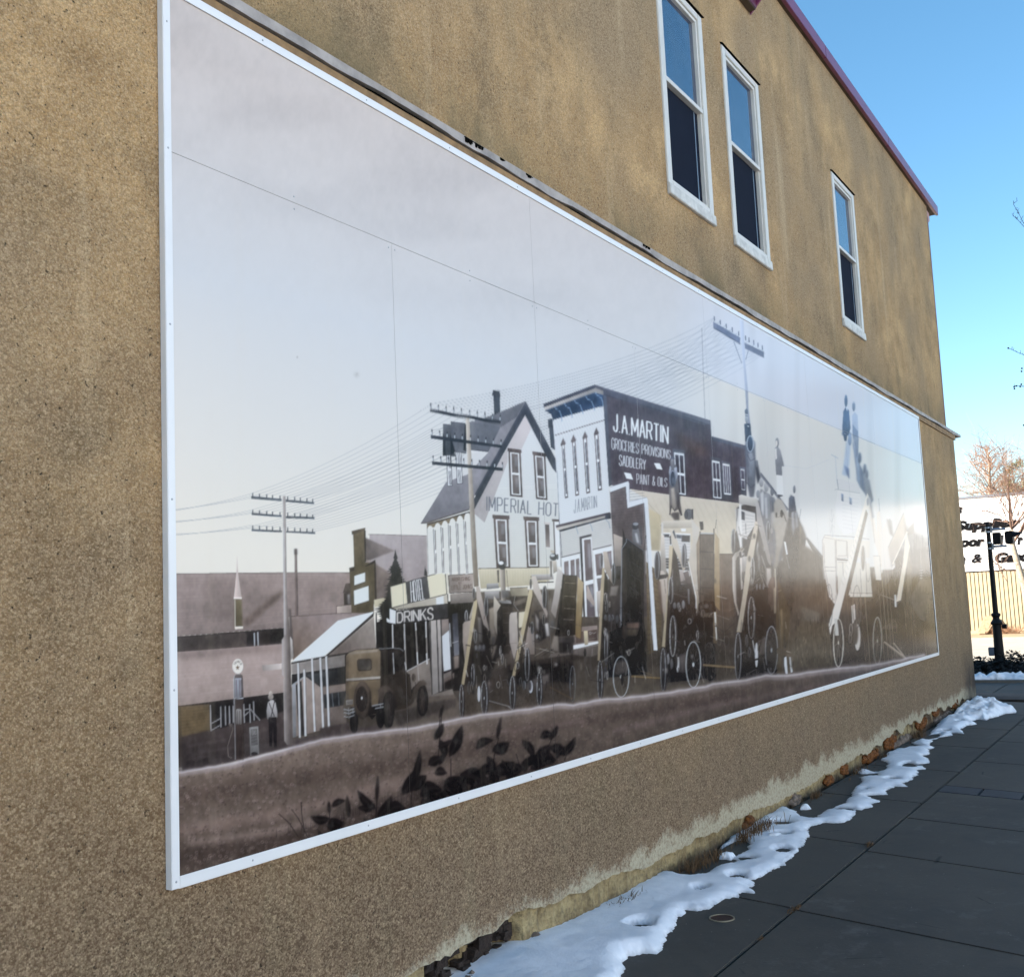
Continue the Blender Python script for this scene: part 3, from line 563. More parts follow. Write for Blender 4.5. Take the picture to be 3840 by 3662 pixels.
# wires 
def wire(x0,y0,x1,y1,sag,w=1.6,col=(140,146,158),a=.55):
    L=[(x0+(x1-x0)*t,y0+(y1-y0)*t+sag*4*t*(1-t)) for t in [i/8 for i in range(9)]]
    LN(L,w,col,0,a)
for y0,y1 in ((1914,1856),(1958,1918),(2006,1974)):
    for k in (0,1,2): wire(656,y0-k*2,945+k*30,y1-6+k*2,4,1.4)
P1=[(944+i*(1176-944)/9) for i in range(10)]; P2=[(1614+i*(1874-1614)/9) for i in range(10)]
for a_,(y1,dy1,y2,dy2) in enumerate(((1850,22,1515,50),(1912,20,1615,38),(1972,20,1712,28))):
    for i in range(0,10):
        wire(P1[i],y1+dy1*i/9,P2[i],y2+dy2*i/9+3,26,2.2,(138,144,156),.36)
for a_,(y2,dy2) in enumerate(((1515,50),(1615,38),(1712,28))):
    for i in range(0,10):
        x0=P2[i];y0=y2+dy2*i/9
        ex=2680+i*21; ey=1190+i*15 - (0 if a_==0 else 0)
        cx=2330+a_*70; cy=1395+a_*70+i*6
        L=[((1-t)**2*x0+2*t*(1-t)*cx+t*t*ex,(1-t)**2*y0+2*t*(1-t)*cy+t*t*ey) for t in [k/10 for k in range(11)]]
        LN(L,2.4,(118,126,142),0,.33)
# --- left barns
fr('K')
P([(660,2640),(1200,2560),(1440,2480),(1700,2330),(1760,2220),(2300,2200),(2300,2150),(2700,2130),(2760,1990),(2960,2120),(3060,2180),(3180,2150),(3300,2150),(3420,2120),(3470,2150),(3520,2150),(3560,2470),(3300,2500),(2760,2570),(2200,2650),(1700,2710),(1200,2780),(660,2880)],(92,84,78),3,1,(84,76,68),[(2400,2200),(2400,2650)])
P([(2750,1990),(2960,2120),(3020,2190),(3020,2480),(2750,2560)],(74,70,70),10,.8)
fr('A')
P("105,597 1225,592 1225,850 835,870 795,885 795,942 118,996",(158,144,142),0,1,(140,128,126),"600,600 600,940")
HATCH((105,605),(1225,600),(1225,850),(118,990),48,2,(176,163,160),.55,.5)
P("300,640 700,640 760,800 420,900 250,860",(132,120,118),40,.45)
P("930,640 1180,640 1150,780 960,760",(125,113,110),30,.3)
LN("105,598 785,592 1225,592",5,(92,82,82)); P("520,905 560,935 780,740 780,700",(112,98,92),14,.75)
P("118,998 795,943 795,1052 120,1098",(72,66,66)); P("118,998 795,943 795,965 118,1018",(40,38,40)); P("555,968 795,945 795,1040 555,1066",(42,40,43)); P("118,1005 550,970 550,1062 120,1092",(82,75,74),4)
P("625,965 705,960 705,1052 628,1058",(66,60,60),3); LN("603,975 605,1060",8,(178,186,196)); LN("625,970 628,1058",8,(178,186,196))
P("120,1097 795,1045 795,1355 127,1441",(176,161,158),0,1,(160,146,142),"400,1050 400,1400"); HATCH((120,1100),(795,1050),(790,1355),(127,1438),44,2,(196,184,180),.5,.5)
P("120,1098 795,1046 795,1090 120,1150",(130,116,112),22,.5)
P("127,1442 792,1356 792,1490 640,1535 330,1610 130,1640",(34,32,36))
P("127,1445 318,1430 330,1605 135,1645",(118,102,76),3); HATCH((130,1450),(318,1436),(328,1600),(135,1640),9,2,(82,70,52),.6)
P("135,1640 330,1595 640,1530 792,1475 850,1660 1200,1590 1560,1545 1560,1640 800,1715 450,1805 138,1872",(82,72,72),5,1,(64,57,58),"500,1560 500,1800")
for (a,b,w) in (("180,1700 420,1660",14,0),("250,1740 600,1690",12,0),("150,1790 330,1760",10,0),("560,1640 760,1560",14,0),("640,1700 900,1650",10,0)): LN(a,b,(112,100,100),10,.5)
for s in ("322,1435 326,1600","388,1445 390,1580","417,1442 420,1565","443,1442 446,1555","468,1440 470,1550","535,1430 540,1550","573,1430 578,1550","598,1412 602,1535"): LN(s,7,(165,168,174))
for s in ("325,1600 385,1565","328,1555 390,1520","535,1470 570,1460","540,1505 568,1480","578,1462 640,1535"): LN(s,6,(160,162,168))
P("493,478 500,600 523,757 472,757 488,600",(216,205,203),0,1,(180,168,165),"475,650 520,650"); P("477,757 522,757 529,945 480,948",(112,104,82),3); LN("479,760 481,946",6,(190,188,178)); P("478,934 531,934 531,948 480,953",(215,212,205)); P("472,748 523,748 523,758 472,758",(225,222,220))
P("860,440 876,440 885,864 863,866",(150,136,134),2,1,(84,76,76),"860,600 884,600"); P("860,440 876,440 877,475 861,475",(70,62,64),5)
# elevator / tower & blocks
fr('B'); P("-30,1255 418,1268 425,1590 120,1650 -30,1640",(176,170,174),0,1,(158,150,154),"0,1270 420,1600"); LN("-40,1256 418,1268",4,(98,90,96)); HATCH((-30,1262),(418,1275),(425,1590),(-30,1600),40,2,(190,184,186),.3,.6)
P("-80,1275 165,1385 -60,1470",(140,130,130),5); P("-60,1450 140,1560 130,1800 -60,1800",(148,136,134),6); P("0,1470 110,1560 100,1640 0,1760",(120,108,104),8,.6)
fr('A')
P("1235,340 1310,320 1310,525 1372,533 1380,750 1368,760 1368,860 1225,878 1212,580 1242,572",(106,95,74)); P("1225,325 1313,303 1313,321 1228,348",(92,80,66)); P("1210,560 1243,552 1243,576 1212,586",(70,62,54)); P("1305,320 1316,322 1318,522 1309,526",(52,46,44)); P("1310,548 1376,508 1380,528 1318,552",(56,50,46)); P("1370,530 1380,530 1386,760 1375,764",(56,50,48))
P("1243,612 1312,590 1312,648 1243,672",(206,216,220)); P("1240,706 1333,675 1336,770 1243,798",(206,216,220)); LN("1243,673 1313,649",3,(60,52,46)); LN("1243,799 1337,770",3,(60,52,46))
P("1170,720 1187,660 1218,656 1220,720",(92,82,80)); P("1175,722 1218,716 1222,796 1178,798",(72,64,64)); P("1198,730 1214,728 1216,794 1200,796",(150,150,156),5)
P("1130,804 1223,794 1225,848 1132,856",(186,174,168)); LN("1128,856 1130,804 1223,794",4,(44,38,40)); P("1369,765 1450,748 1440,800 1372,812",(196,192,168))
P("835,868 1135,850 1225,848 1370,850 1130,905 850,1150 840,1000",(150,138,138),0,1,(120,104,92),"1000,860 880,1140"); LN("835,870 1130,852 1225,850",4,(80,70,72))
P("845,1160 1137,897 1365,840 1365,852 1052,1122",(206,216,222)); P("1368,845 1366,870 1070,1128 1050,1128",(48,42,42)); P("1068,1128 1368,872 1382,1075 1205,1104",(162,156,150),0,1,(120,110,106),"1380,900 1200,1100"); LN("1383,850 1386,1078",8,(34,32,36))
P("840,1163 1050,1124 1206,1100 1206,1112 1050,1140 840,1176",(36,33,34)); P("840,1176 1195,1112 1195,1190 842,1238",(140,136,134),4); P("842,1240 1195,1186 1195,1300 1025,1316 930,1255 842,1310",(38,38,42))
P("935,1245 1190,1205 1190,1292 1025,1314",(62,68,74),2,1,(40,42,46),"1000,1230 1050,1310"); P("842,1310 925,1255 1025,1322 1042,1595 860,1640 845,1640",(160,148,142),0,1,(138,126,120),"900,1300 900,1600"); P("1040,1322 1192,1300 1192,1600 1045,1590",(132,120,114)); P("1045,1370 1188,1345 1188,1436 1050,1458",(44,48,54))
for s in ("1075,1365 1082,1452","1100,1360 1108,1448","1140,1354 1146,1442"): LN(s,4,(110,122,134))
P("868,1310 905,1280 925,1630 890,1640",(40,36,38)); P("845,1310 868,1295 870,1640 850,1645",(152,158,166))
LN("928,1250 1028,1320",6,(40,36,36)); LN("845,1310 928,1252",8,(160,168,176))
for s,w in (("883,1168 895,1645",12),("922,1210 931,1635",13),("972,1140 990,1605",12),("1025,1132 1044,1590",13),("1063,1124 1081,1585",13)): LN(s,w,(192,198,204)); 
for s in ("890,1168 902,1640","930,1210 939,1630","979,1140 997,1600","1032,1132 1051,1585","1070,1124 1088,1580"): LN(s,3,(100,98,100))
P("652,1183 778,1170 778,1206 658,1219",(196,190,188),2)
# telephone pole one
P("825,820 836,822 850,1000 855,1130 830,1150",(90,84,84),3); P("828,990 846,1020 854,1130 832,1150",(188,186,184),2)
P("785,100 803,100 812,740 832,1000 850,1692 812,1690 795,1665 788,1270 798,1268 780,1240 779,1020 792,1000",(176,172,172),0,1,(92,84,82),"788,900 835,900")
LN("791,300 797,800 800,990",6,(205,210,216),3,.8)
for (a,b,c,d) in (("583,101 778,119 778,134 585,119","805,123 985,139 985,154 805,138",0,0),("585,207 778,223 778,237 587,222","806,229 988,234 988,249 806,243",0,0),("585,311 780,321 780,333 587,326","808,323 992,330 993,344 808,334",0,0)):
    for s in (a,b):
        P(s,(84,96,110)); 
for y0,sl in ((97,.098),(205,.078),(305,.055)):
    for x in (593,636,682,719,767,816,861,897,939,976):
        yy=y0+(x-593)*sl; LN([(x,yy-16),(x+1,yy+8)],7,(66,70,80)); LN([(x-2,yy-14),(x-1,yy-6)],2,(180,186,196))
# pump
fr('N')
P(EL(174,1030,84,116,24),(216,216,212)); P(EL(174,1030,84,116,24),(190,188,184),14,.0)
st=[]
for i in range(10):
    r_=38 if i%2==0 else 15; t=-math.pi/2+i*math.pi/5; st.append((172+r_*math.cos(t)*.95,1050+r_*math.sin(t)*1.2))
P(st,(122,94,64))
for ch,cx,cy,rot in zip("TEXACO",(124,143,163,184,206,224),(998,972,958,956,968,992),(-50,-32,-12,10,32,52)):
    a=math.radians(rot); hw,hh=9,15
    def cn(dx,dy): return (cx+dx*math.cos(a)-dy*math.sin(a),cy+dx*math.sin(a)+dy*math.cos(a))
    TXT(ch,cn(-hw,-hh),cn(hw,-hh),cn(hw,hh),cn(-hw,hh),1.3,(80,72,66))
P("108,1220 120,1170 150,1150 215,1150 245,1170 255,1230 262,1520 262,1900 280,2400 120,2400",(70,60,58)); P("110,1220 122,1172 150,1152 215,1152 240,1172 250,1230 262,1520 115,1530",(84,78,78)); P("130,1215 230,1215 240,1510 132,1520",(150,158,172),5)
for x in (150,198,222): LN([(x,1240),(x+8,1500)],10,(96,80,84),4)
LN("112,1225 122,1175 150,1152 212,1152",6,(190,198,206)); LN("108,1220 112,1620",7,(180,190,200)); P("120,1525 262,1520 262,1535 120,1540",(176,186,196))
P("148,1712 160,1700 215,1700 228,1712 235,2080 155,2085",(150,152,154)); P("162,1720 180,1720 184,2060 166,2062",(100,94,94),3); P("195,1720 212,1720 216,2060 200,2062",(100,94,94),3)
fr('A'); P("470,1560 530,1558 536,1788 480,1786",(78,66,64)); LN("474,1250 482,1786",5,(170,176,182),0,.8)
for x in (492,504,516): LN([(x,1580),(x+5,1775)],3,(52,44,44),0,.8)
LN("460,1556 468,1590 452,1640 434,1700 438,1765 462,1776",7,(96,88,86)); LN("458,1556 466,1590 450,1640 432,1700 436,1765 460,1776",2,(150,144,140)); P("435,1550 465,1560 468,1580 445,1572",(110,104,102))
P("571,1580 628,1573 634,1748 578,1760",(152,154,156)); P("580,1592 622,1587 626,1690 584,1695",(112,112,114)); TXT("GAS",(588,1600),(615,1597),(616,1625),(589,1628),1.2,(160,162,164)); HATCH((582,1635),(622,1630),(625,1690),(585,1694),6,3,(150,150,152),.7); DISC(604,1748,22,12,(40,36,38))
# man
P("700,1400 745,1395 735,1412 712,1414",(60,56,58)); DISC(708,1384,17,20,(168,162,158)); DISC(708,1366,12,18,(196,190,184)); P("705,1408 722,1404 738,1420 750,1480 750,1515 742,1525 690,1528 684,1515 682,1470 690,1420",(186,186,190),2); LN("697,1420 732,1510",5,(44,38,42)); LN("733,1412 710,1512",5,(44,38,42))
P("693,1515 745,1512 748,1600 746,1700 729,1702 722,1570 716,1700 699,1702",(38,34,40)); DISC(709,1706,9,7,(60,56,58)); DISC(739,1708,9,7,(60,56,58))
# spruce
rnd=random.Random(6)
fr('F')
def spruce(top,spec,left,right,col):
    L=[];R=[]
    for k in range(len(spec)-1):
        y0,l0,r0,c0=spec[k];y1,l1,r1,c1=spec[k+1]; n=max(3,int((y1-y0)/16))
        for i in range(n):
            t=i/n; y=y0+(y1-y0)*t; l=l0+(l1-l0)*t; r_=r0+(r1-r0)*t; c=c0+(c1-c0)*t
            jl=rnd.uniform(.75,1.15);jr=rnd.uniform(.75,1.15)
            L+= [(c-l*.6,y),(c-l*jl,y+12)]; R+=[(c+r_*.6,y),(c+r_*jr,y+12)]
    P([top]+R+L[::-1],col,1.5)
spruce((622,128),[(150,6,6,624),(190,24,20,626),(210,16,14,626),(300,68,66,625),(330,55,60,628),(420,90,100,630),(520,70,90,600),(610,150,60,590),(640,140,60,590),(720,100,60,580),(820,120,90,590),(940,140,100,600),(1000,110,100,600)],0,0,(36,37,42))
spruce((869,262),[(275,3,3,870),(310,12,14,873),(350,18,22,876)],0,0,(44,46,52))
# porch darkness
P("470,735 640,640 1060,560 1268,565 1268,1300 1100,1300 905,1340 880,1260 730,1340 640,1200 470,1010",(32,30,32))
P("470,945 480,740 560,735 600,950",(34,34,38),4)
LN("463,700 470,945",5,(30,28,32))
P("715,1140 905,1035 930,1330 893,1400 882,1268 830,1215 770,1270 735,1330",(140,132,126)); HATCH((720,1150),(905,1050),(925,1320),(735,1340),14,2,(104,96,92),.5); LN("716,1138 905,1036",7,(180,184,188))
P("905,722 1000,710 1010,1300 925,1335",(172,168,166)); P("1003,712 1062,705 1105,1290 1015,1300",(140,132,128)); P("1003,855 1068,800 1083,1130 1028,1150",(196,204,212)); P("1000,712 1060,706 1066,800 1003,850",(150,140,136))
for s,w in (("912,722 928,1330",8),("965,715 985,1310",9),("1000,712 1022,1300",10),("978,940 982,1290",4)): LN(s,w,(42,40,44))
P("1022,1140 1085,1120 1085,1135 1025,1160",(34,30,34)); P("1028,1200 1110,1150 1112,1290 1030,1290",(120,108,102)); P("1030,1230 1120,1190 1120,1290 1032,1290",(40,34,34),6)
P("1095,665 1142,655 1152,1002 1110,1012",(70,74,88),2,1,(120,124,134),"1095,670 1150,990"); LN("1140,655 1160,1010",8,(36,32,34)); LN("1095,905 1145,888",5,(170,174,180)); P("1105,1015 1150,1005 1150,1110 1110,1120",(150,138,130),4); P("1120,1150 1165,1120 1180,1280 1115,1290",(40,36,36),6)
for s in ("600,750 613,1160","697,745 713,1130","790,735 817,1215","876,725 889,1080"): LN(s,10,(156,152,148)); 
for s in ("600,750 602,960","697,745 702,960","790,735 795,800","876,725 878,860","803,980 808,1080","704,1060 712,1130","882,990 886,1080"): LN(s,7,(206,212,218),2)
LN("1055,490 1068,690 1078,900 1098,1285",8,(42,38,40)); LN("1072,740 1083,935",6,(186,192,198),2)
P("888,1342 1095,1285 1112,1338 892,1402",(138,130,124),3); P("945,1356 990,1344 992,1376 950,1386",(60,54,52)); 
P("640,1380 893,1350 1110,1330 1160,1400 1160,1520 700,1600 560,1640 480,1600",(106,96,88),8); P("620,1480 900,1400 1130,1360 1120,1430 820,1530 640,1590",(78,70,66),14); P("0,1610 240,1560 240,1640 0,1690",(80,70,70),8)
# awnings
P("583,438 708,403 723,578 595,613",(210,208,188)); P("708,403 888,353 911,530 723,578",(74,76,84)); P("888,353 1036,314 1048,500 911,533",(212,210,190)); LN("583,438 708,402 888,352 1036,313",6,(40,36,40)); LN("595,614 723,580 911,534 1048,501",6,(40,36,40)); LN("1037,314 1050,500",7,(30,28,32)); LN("1268,296 1037,314",6,(48,42,46)); LN("584,438 596,612",3,(150,146,140))
TXT("HOTEL",(748,396),(848,372),(868,540),(758,566),1.35,(214,220,226),.9)
P("597,616 1052,505 1056,578 640,628",(168,164,152),0,1,(190,186,176),"600,620 1050,520"); P("960,532 1022,516 1026,580 963,588",(206,214,220)); LN("640,628 1056,580",6,(36,32,36))
P("632,636 1055,582 1060,694 632,748",(60,60,66)); TXT("DRINKS",(640,655),(935,612),(937,708),(640,736),1.15,(196,196,196),1.3); LN("938,598 942,706",3,(40,38,44)); P("577,618 630,638 627,748 577,738",(204,212,218)); LN("577,618 630,638 627,748",4,(36,34,36)); P("551,698 577,712 577,738 553,728",(206,214,220)); LN("580,740 632,750 1060,695",4,(30,28,30))
P("1040,318 1060,330 1066,495 1052,500",(206,206,196)); P("1060,345 1268,330 1268,482 1070,494",(166,156,152)); LN("1062,345 1268,331",5,(38,34,38)); LN("1062,345 1072,494 1268,481",5,(38,34,38))
TXT("AIRBRUSHING",(1090,364),(1240,356),(1240,388),(1092,393),1.0,(92,74,68)); TXT("BY",(1146,400),(1172,398),(1172,418),(1148,420),1.0,(92,74,68)); TXT("LITTLE JOHN'S",(1090,430),(1262,418),(1262,452),(1092,466),1.0,(92,74,68))
P("1076,500 1268,486 1268,568 1080,580",(156,150,146),3,1,(120,114,112),"1100,500 1100,580"); LN("1080,582 1268,570",4,(36,32,34))
# ---- car
P("205,1010 215,990 250,972 300,958 480,945 660,950 690,965 697,1060 705,1140 745,1165 762,1340 720,1440 560,1470 400,1500 230,1430 212,1300",(34,30,32),3)
P("218,1010 240,985 300,962 485,952 500,975 500,1260 480,1420 300,1440 218,1420 214,1200",(132,118,98),0,1,(112,98,78),"350,980 350,1400"); P("222,1000 250,978 480,955 480,975 250,1000",(166,160,150),6,.7); P("216,1020 235,1010 240,1400 218,1410",(92,80,66),8,.7)
P("500,962 655,955 690,975 697,1060 705,1140 745,1168 760,1345 720,1430 620,1460 560,1300 500,1250",(44,38,38),2,1,(58,50,44),"500,1000 700,1400"); LN("485,952 600,946 665,952 692,972",5,(150,156,164),2)
P("305,1050 318,1036 415,1032 428,1045 430,1115 420,1132 322,1138 310,1125",(72,64,60),3); P("315,1060 325,1048 410,1044 420,1055 421,1108 412,1122 328,1126 318,1115",(58,56,56),3,1,(96,92,88),"330,1050 400,1120")
P("216,1200 500,1180 500,1200 218,1222",(168,166,162),3); P("216,1218 500,1198 500,1206 218,1226",(84,72,60),3)
P("510,985 590,975 600,1160 520,1175",(36,32,34),4); P("605,1000 690,985 695,1120 612,1150",(28,26,30),4)
LN("604,985 613,1160",7,(178,184,190),1); LN("500,1190 745,1168",3,(30,26,26)); LN("735,1180 750,1350",5,(74,66,60),3)
P("478,1290 505,1262 545,1255 585,1275 612,1320 625,1400 560,1335 540,1370 533,1480 495,1475",(92,82,76),4,1,(60,52,50),"500,1270 600,1400"); P("560,1290 615,1330 640,1440 600,1450",(40,34,34),6)
DISC(500,1520,36,92,(30,28,30)); RING(576,1455,42,152,20,(36,33,35),fill=(52,46,46),thick=-18,tc=(28,26,28),spokes=9,sc=(84,76,72)); DISC(282,1560,36,95,(28,27,30)); DISC(292,1555,20,80,(44,40,42),4)
P("192,1430 205,1360 225,1320 250,1400 250,1470 200,1490",(104,94,84),4)
P(EL(352,1378,72,158,24),(74,64,60)); P(EL(348,1372,66,148,24),(96,84,76),5); P(EL(345,1368,50,106,24),(48,42,42)); 
for k in range(12):
    t=k*math.pi/6; LN([(346,1366),(346+46*math.cos(t),1366+98*math.sin(t))],2,(92,84,78),0,.7)
DISC(346,1360,7,12,(196,200,206)); P("405,1250 420,1300 425,1450 395,1520 410,1400 412,1300",(40,34,34),5)
P("215,1378 272,1370 273,1412 217,1418",(150,148,146)); HATCH((222,1388),(266,1382),(268,1404),(224,1410),3,5,(100,96,94),.6)
for s,w in (("195,1452 240,1462 285,1446",9),("196,1478 240,1488 288,1470",9),("197,1512 240,1518 285,1500",8),("430,1425 525,1406",9),("456,1446 526,1432",9),("235,1440 236,1500",5),("272,1440 273,1490",5),("500,1405 502,1440",5)): LN(s,w,(150,158,166),1)
P("400,1500 470,1495 430,1538",(30,28,30)); P("756,1345 780,1275 815,1225 855,1208 878,1230 883,1250 850,1262 815,1290 795,1335 775,1395 720,1440 620,1462 620,1450 740,1400",(88,78,70),4,1,(60,52,46),"800,1220 740,1400")
RING(845,1385,44,126,20,(38,35,36),fill=(60,52,50),spokes=9,sc=(110,100,92),thick=8,tc=(30,28,30)); DISC(776,1190,19,36,(112,102,94)); DISC(772,1184,12,28,(70,62,58),3); LN("785,1225 792,1260",5,(60,54,52))
# ================= hotel
fr('B')
P("372,1168 568,850 735,785 905,610 985,415 985,400 1190,215 1187,330 1015,600 790,960 750,1058 420,1168",(148,148,158),0,1,(120,120,130),"700,700 560,1100")
P("600,745 760,590 900,612 735,790 570,845",(205,210,215)); HATCH((600,640),(890,615),(735,790),(575,850),16,2,(170,172,176),.5)
P("755,378 955,318 1190,215 1188,300 995,420",(128,130,142)); P("752,378 995,415 902,611 762,594",(122,126,138),2,1,(98,102,114),"760,400 880,600")
LN("765,596 900,612",6,(60,62,74))
P("545,392 606,400 640,640 543,642",(88,92,102)); P("543,470 560,500 566,640 543,642",(30,32,42)); P("605,374 720,388 727,622 640,612 610,560",(90,94,106),0,1,(112,116,126),"610,380 720,600"); P("602,470 640,610 605,640",(28,30,40)); P("716,395 727,400 727,610 704,600",(28,30,40))
LN("566,640 645,645",7,(70,72,82)); LN("640,614 727,622",7,(70,72,82))
for q in (("570,640 606,640 618,878 580,880"),("643,616 686,618 698,858 655,862")):
    P(q,(206,212,220)); 
for s in ("572,640 582,878","588,640 596,740","600,640 606,740","606,640 617,878","590,762 600,872","602,762 608,870","580,880 618,877","645,616 656,860","661,618 668,732","674,618 680,732","686,618 697,858","664,752 672,852","676,752 684,850","655,862 698,858"): LN(s,4,(30,30,38))
P("937,130 988,138 992,300 945,325",(62,68,82)); P("928,148 992,160 992,186 930,172",(48,52,66)); P("936,128 986,136 986,158 936,150",(44,48,60)); HATCH((940,190),(990,195),(992,300),(945,318),12,2,(92,98,112),.6)
P("420,1178 775,1085 785,1535 430,1572",(208,212,210)); P("418,1172 755,1080 755,1130 420,1215",(132,116,92))
for cx,cy in ((445,1235),(503,1213),(560,1196),(619,1178),(678,1156),(736,1133)):
    P([(cx-25,cy)]+[(cx-25*math.cos(t),cy-46*math.sin(t)) for t in [math.pi*i/8 for i in range(1,8)]]+[(cx+25,cy),(cx+34,1560),(cx-16,1570)],(210,214,213))
HATCH((424,1240),(780,1150),(785,1530),(430,1568),26,2,(178,178,176),.45)
for k,(x0,y0,x1,y1) in enumerate(((473,1215,490,1562),(532,1198,548,1556),(590,1180,606,1572),(650,1165,672,1568),(710,1148,736,1560))):
    LN([(x0-4,y0),(x1-6,y1)],4,(40,36,40)); LN([(x0+9,y0+8),(x0+13,y0+165)],7,(56,46,46)); LN([(x0+15,y0+190),(x1+2,y1)],7,(56,46,46)); LN([(x0+3,y0+10),(x1-1,y1)],5,(216,222,228))
LN("372,1170 420,1166 752,1062",10,(92,84,88)); LN("418,1180 752,1082",8,(40,36,40)); LN("420,1180 430,1570",3,(120,118,118))
P("1188,325 1400,755 1440,790 1470,1510 820,1526 782,1100 790,1050",(208,215,222),0,1,(200,204,202),"1200,400 1200,1500"); HATCH((1150,400),(1250,400),(1440,860),(870,900),30,2.4,(176,184,196),.5); HATCH((840,900),(1445,900),(1465,1505),(820,1520),40,2.4,(180,186,194),.5)
P("1186,325 1235,430 1160,590 1050,610 1050,690 870,1165 785,1092 790,1050",(190,184,188),1,.8)
P("1190,215 1432,680 1437,785 1400,740 1186,326 1010,640 790,1062 785,965 752,1055 750,1050",(58,60,74)); P("1190,215 1434,690 1434,720 1190,250 800,955 790,940",(74,76,92))
LN("1190,216 790,945",5,(150,154,164),0,.7); LN("752,1045 785,965",10,(62,60,70))
P("1367,357 1404,353 1423,600 1388,578",(62,68,84)); P("1365,360 1410,356 1410,420 1368,424",(50,54,70)); 
WIN((1055,590),(1152,602),(1168,968),(1068,958)); WIN((1249,616),(1345,630),(1362,990),(1272,980)); WIN((938,1112),(1057,1118),(1072,1525),(962,1518)); WIN((1180,1125),(1290,1130),(1300,1522),(1202,1522))
P("1335,1160 1382,1166 1382,1180 1335,1175",(196,190,190)); P("1340,1178 1378,1182 1384,1358 1346,1355",(70,58,58),0,1,(150,140,140),"1350,1190 1350,1350"); LN("1340,1178 1346,1355",4,(215,218,222)); LN("1378,1182 1384,1358",4,(215,218,222)); LN("1342,1366 1386,1368",6,(210,208,206))
P("1396,1138 1452,1140 1452,1158 1398,1156",(84,70,70)); LN("1410,1158 1420,1420",9,(88,74,74)); P("1418,1160 1452,1162 1466,1510 1430,1505",(212,218,224)); LN("1440,800 1468,1510",5,(96,98,112))
TXT("IMPERIAL HOT",(888,962),(1446,1018),(1442,1116),(888,1072),1.05,(112,118,132),1.9)
P("820,1524 1376,1514 1378,1620 1212,1656 840,1682",(206,202,182),0,1,(180,174,152),"900,1530 900,1680"); LN("820,1524 1376,1514",5,(42,36,42))
for k in range(26): x=835+k*21; LN([(x,1530),(x+3,1640)],1.5,(170,162,140),0,.6)
# pole two
P("722,352 750,352 772,745 800,1240 825,1662 786,1668 760,1240 740,745",(206,202,194),0,1,(128,118,108),"728,1000 800,1000")
for q in ("443,278 995,370 995,395 443,304","448,480 1006,560 1006,583 450,508","458,686 1013,737 1013,762 460,713"): P(q,(38,42,54))
for y0,sl,x0,x1 in ((276,.168,448,988),(480,.145,458,995),(684,.096,467,1005)):
    for i in range(10):
        x=x0+(x1-x0)*(i/9)+(4 if i>4 else 0); yy=y0+(x-x0)*sl; LN([(x,yy-44),(x+1,yy-22)],9,(52,56,66)); LN([(x,yy-24),(x+1,yy)],11,(176,186,196)); LN([(x+4,yy-24),(x+5,yy)],3,(84,88,98))
# =============== J.A. Martin
fr('C')
P("100,285 555,165 560,250 600,1086 205,1184 165,520 150,360",(206,214,222)); HATCH((160,370),(555,255),(600,1080),(205,1175),60,2.2,(176,186,198),.5)
LN("186,760 205,1180 225,1500",3,(80,86,104),0,.8)
P("90,288 480,150 545,165 556,250 160,362 140,318",(48,72,112),0,1,(40,58,90),"300,160 300,350"); P("480,150 548,168 556,252 520,262",(62,94,142),5)
P("80,262 480,112 545,130 548,168 484,146 95,290",(188,186,186)); P("78,238 478,88 545,110 548,134 482,112 82,262",(62,62,82)); LN("82,264 482,114",3,(30,34,50)); LN("92,286 482,146",3,(96,120,150))
LN("95,290 140,318 160,372",5,(50,56,76))
for s in ("165,258 180,280 205,292 218,330 224,376","243,232 256,256 284,272 298,310 304,346","318,205 334,230 366,246 382,290 390,318","408,175 424,200 456,218 472,260 480,290","482,148 500,170 530,190 542,220 546,250"): LN(s,6,(136,166,202)); 
LN("170,483 556,364",6,(92,76,84))
for (ax,ay,q) in ((232,502,[(222,562),(243,558),(272,970),(247,976)]),(313,476,[(303,540),(329,536),(358,950),(329,958)]),(403,450,[(388,512),(419,508),(444,932),(414,940)]),(492,420,[(477,485),(509,480),(537,910),(506,917)])):
    P([(ax-20,ay+50),(ax,ay),(ax+22,ay+42),(ax+16,ay+56),(ax-16,ay+66)],(96,82,86)); LN([(ax-21,ay+52),(ax,ay),(ax+23,ay+43)],4,(190,198,208))
    P(q,(86,70,74)); q1=INS(q,.22,0,.22,.03); P(q1,(214,222,230)); P(INS(q1,.35,.07,.15,.55),(62,66,82)); P(INS(q1,.30,.50,.12,.05),(58,64,82)); P(INS(q1,-.1,.455,-.1,.51),(214,222,230))
TXT("J.A.MARTIN",(318,986),(494,955),(496,1046),(318,1092),.95,(112,120,136),1.5)
P("565,165 1385,395 1390,515 1400,640 1400,990 1080,950 750,905 600,870 590,860",(88,80,94),0,1,(82,74,88),"600,200 1380,900")
P("1385,490 1668,568 1668,1022 1395,986",(90,86,104)); HATCH((570,190),(1385,410),(1398,980),(610,860),46,1.4,(74,66,82),.45); 
for k in range(44): x=590+k*19; yt=175+(x-565)*.28; yb=872+(x-600)*.15; LN([(x,yt),(x+12,yb)],1.1,(76,68,84),0,.35)
HATCH((1395,520),(1668,590),(1668,1015),(1400,985),30,1.4,(80,74,96),.45)
P("1090,440 1330,560 1370,640 1240,640 1150,540",(104,78,72),30,.55)
P("545,110 1383,366 1385,400 1340,400 548,168",(84,86,106),0,1,(96,98,116),"545,110 1380,380"); LN("548,112 1383,367",4,(120,126,146)); LN("552,166 1385,402",3,(52,50,66))
P("1388,488 1668,564 1668,596 1390,520",(90,98,122)); LN("1384,368 1392,520",5,(70,74,92)); P("545,166 572,172 614,872 592,884",(86,92,110)); LN("545,166 592,880",3,(60,62,80))
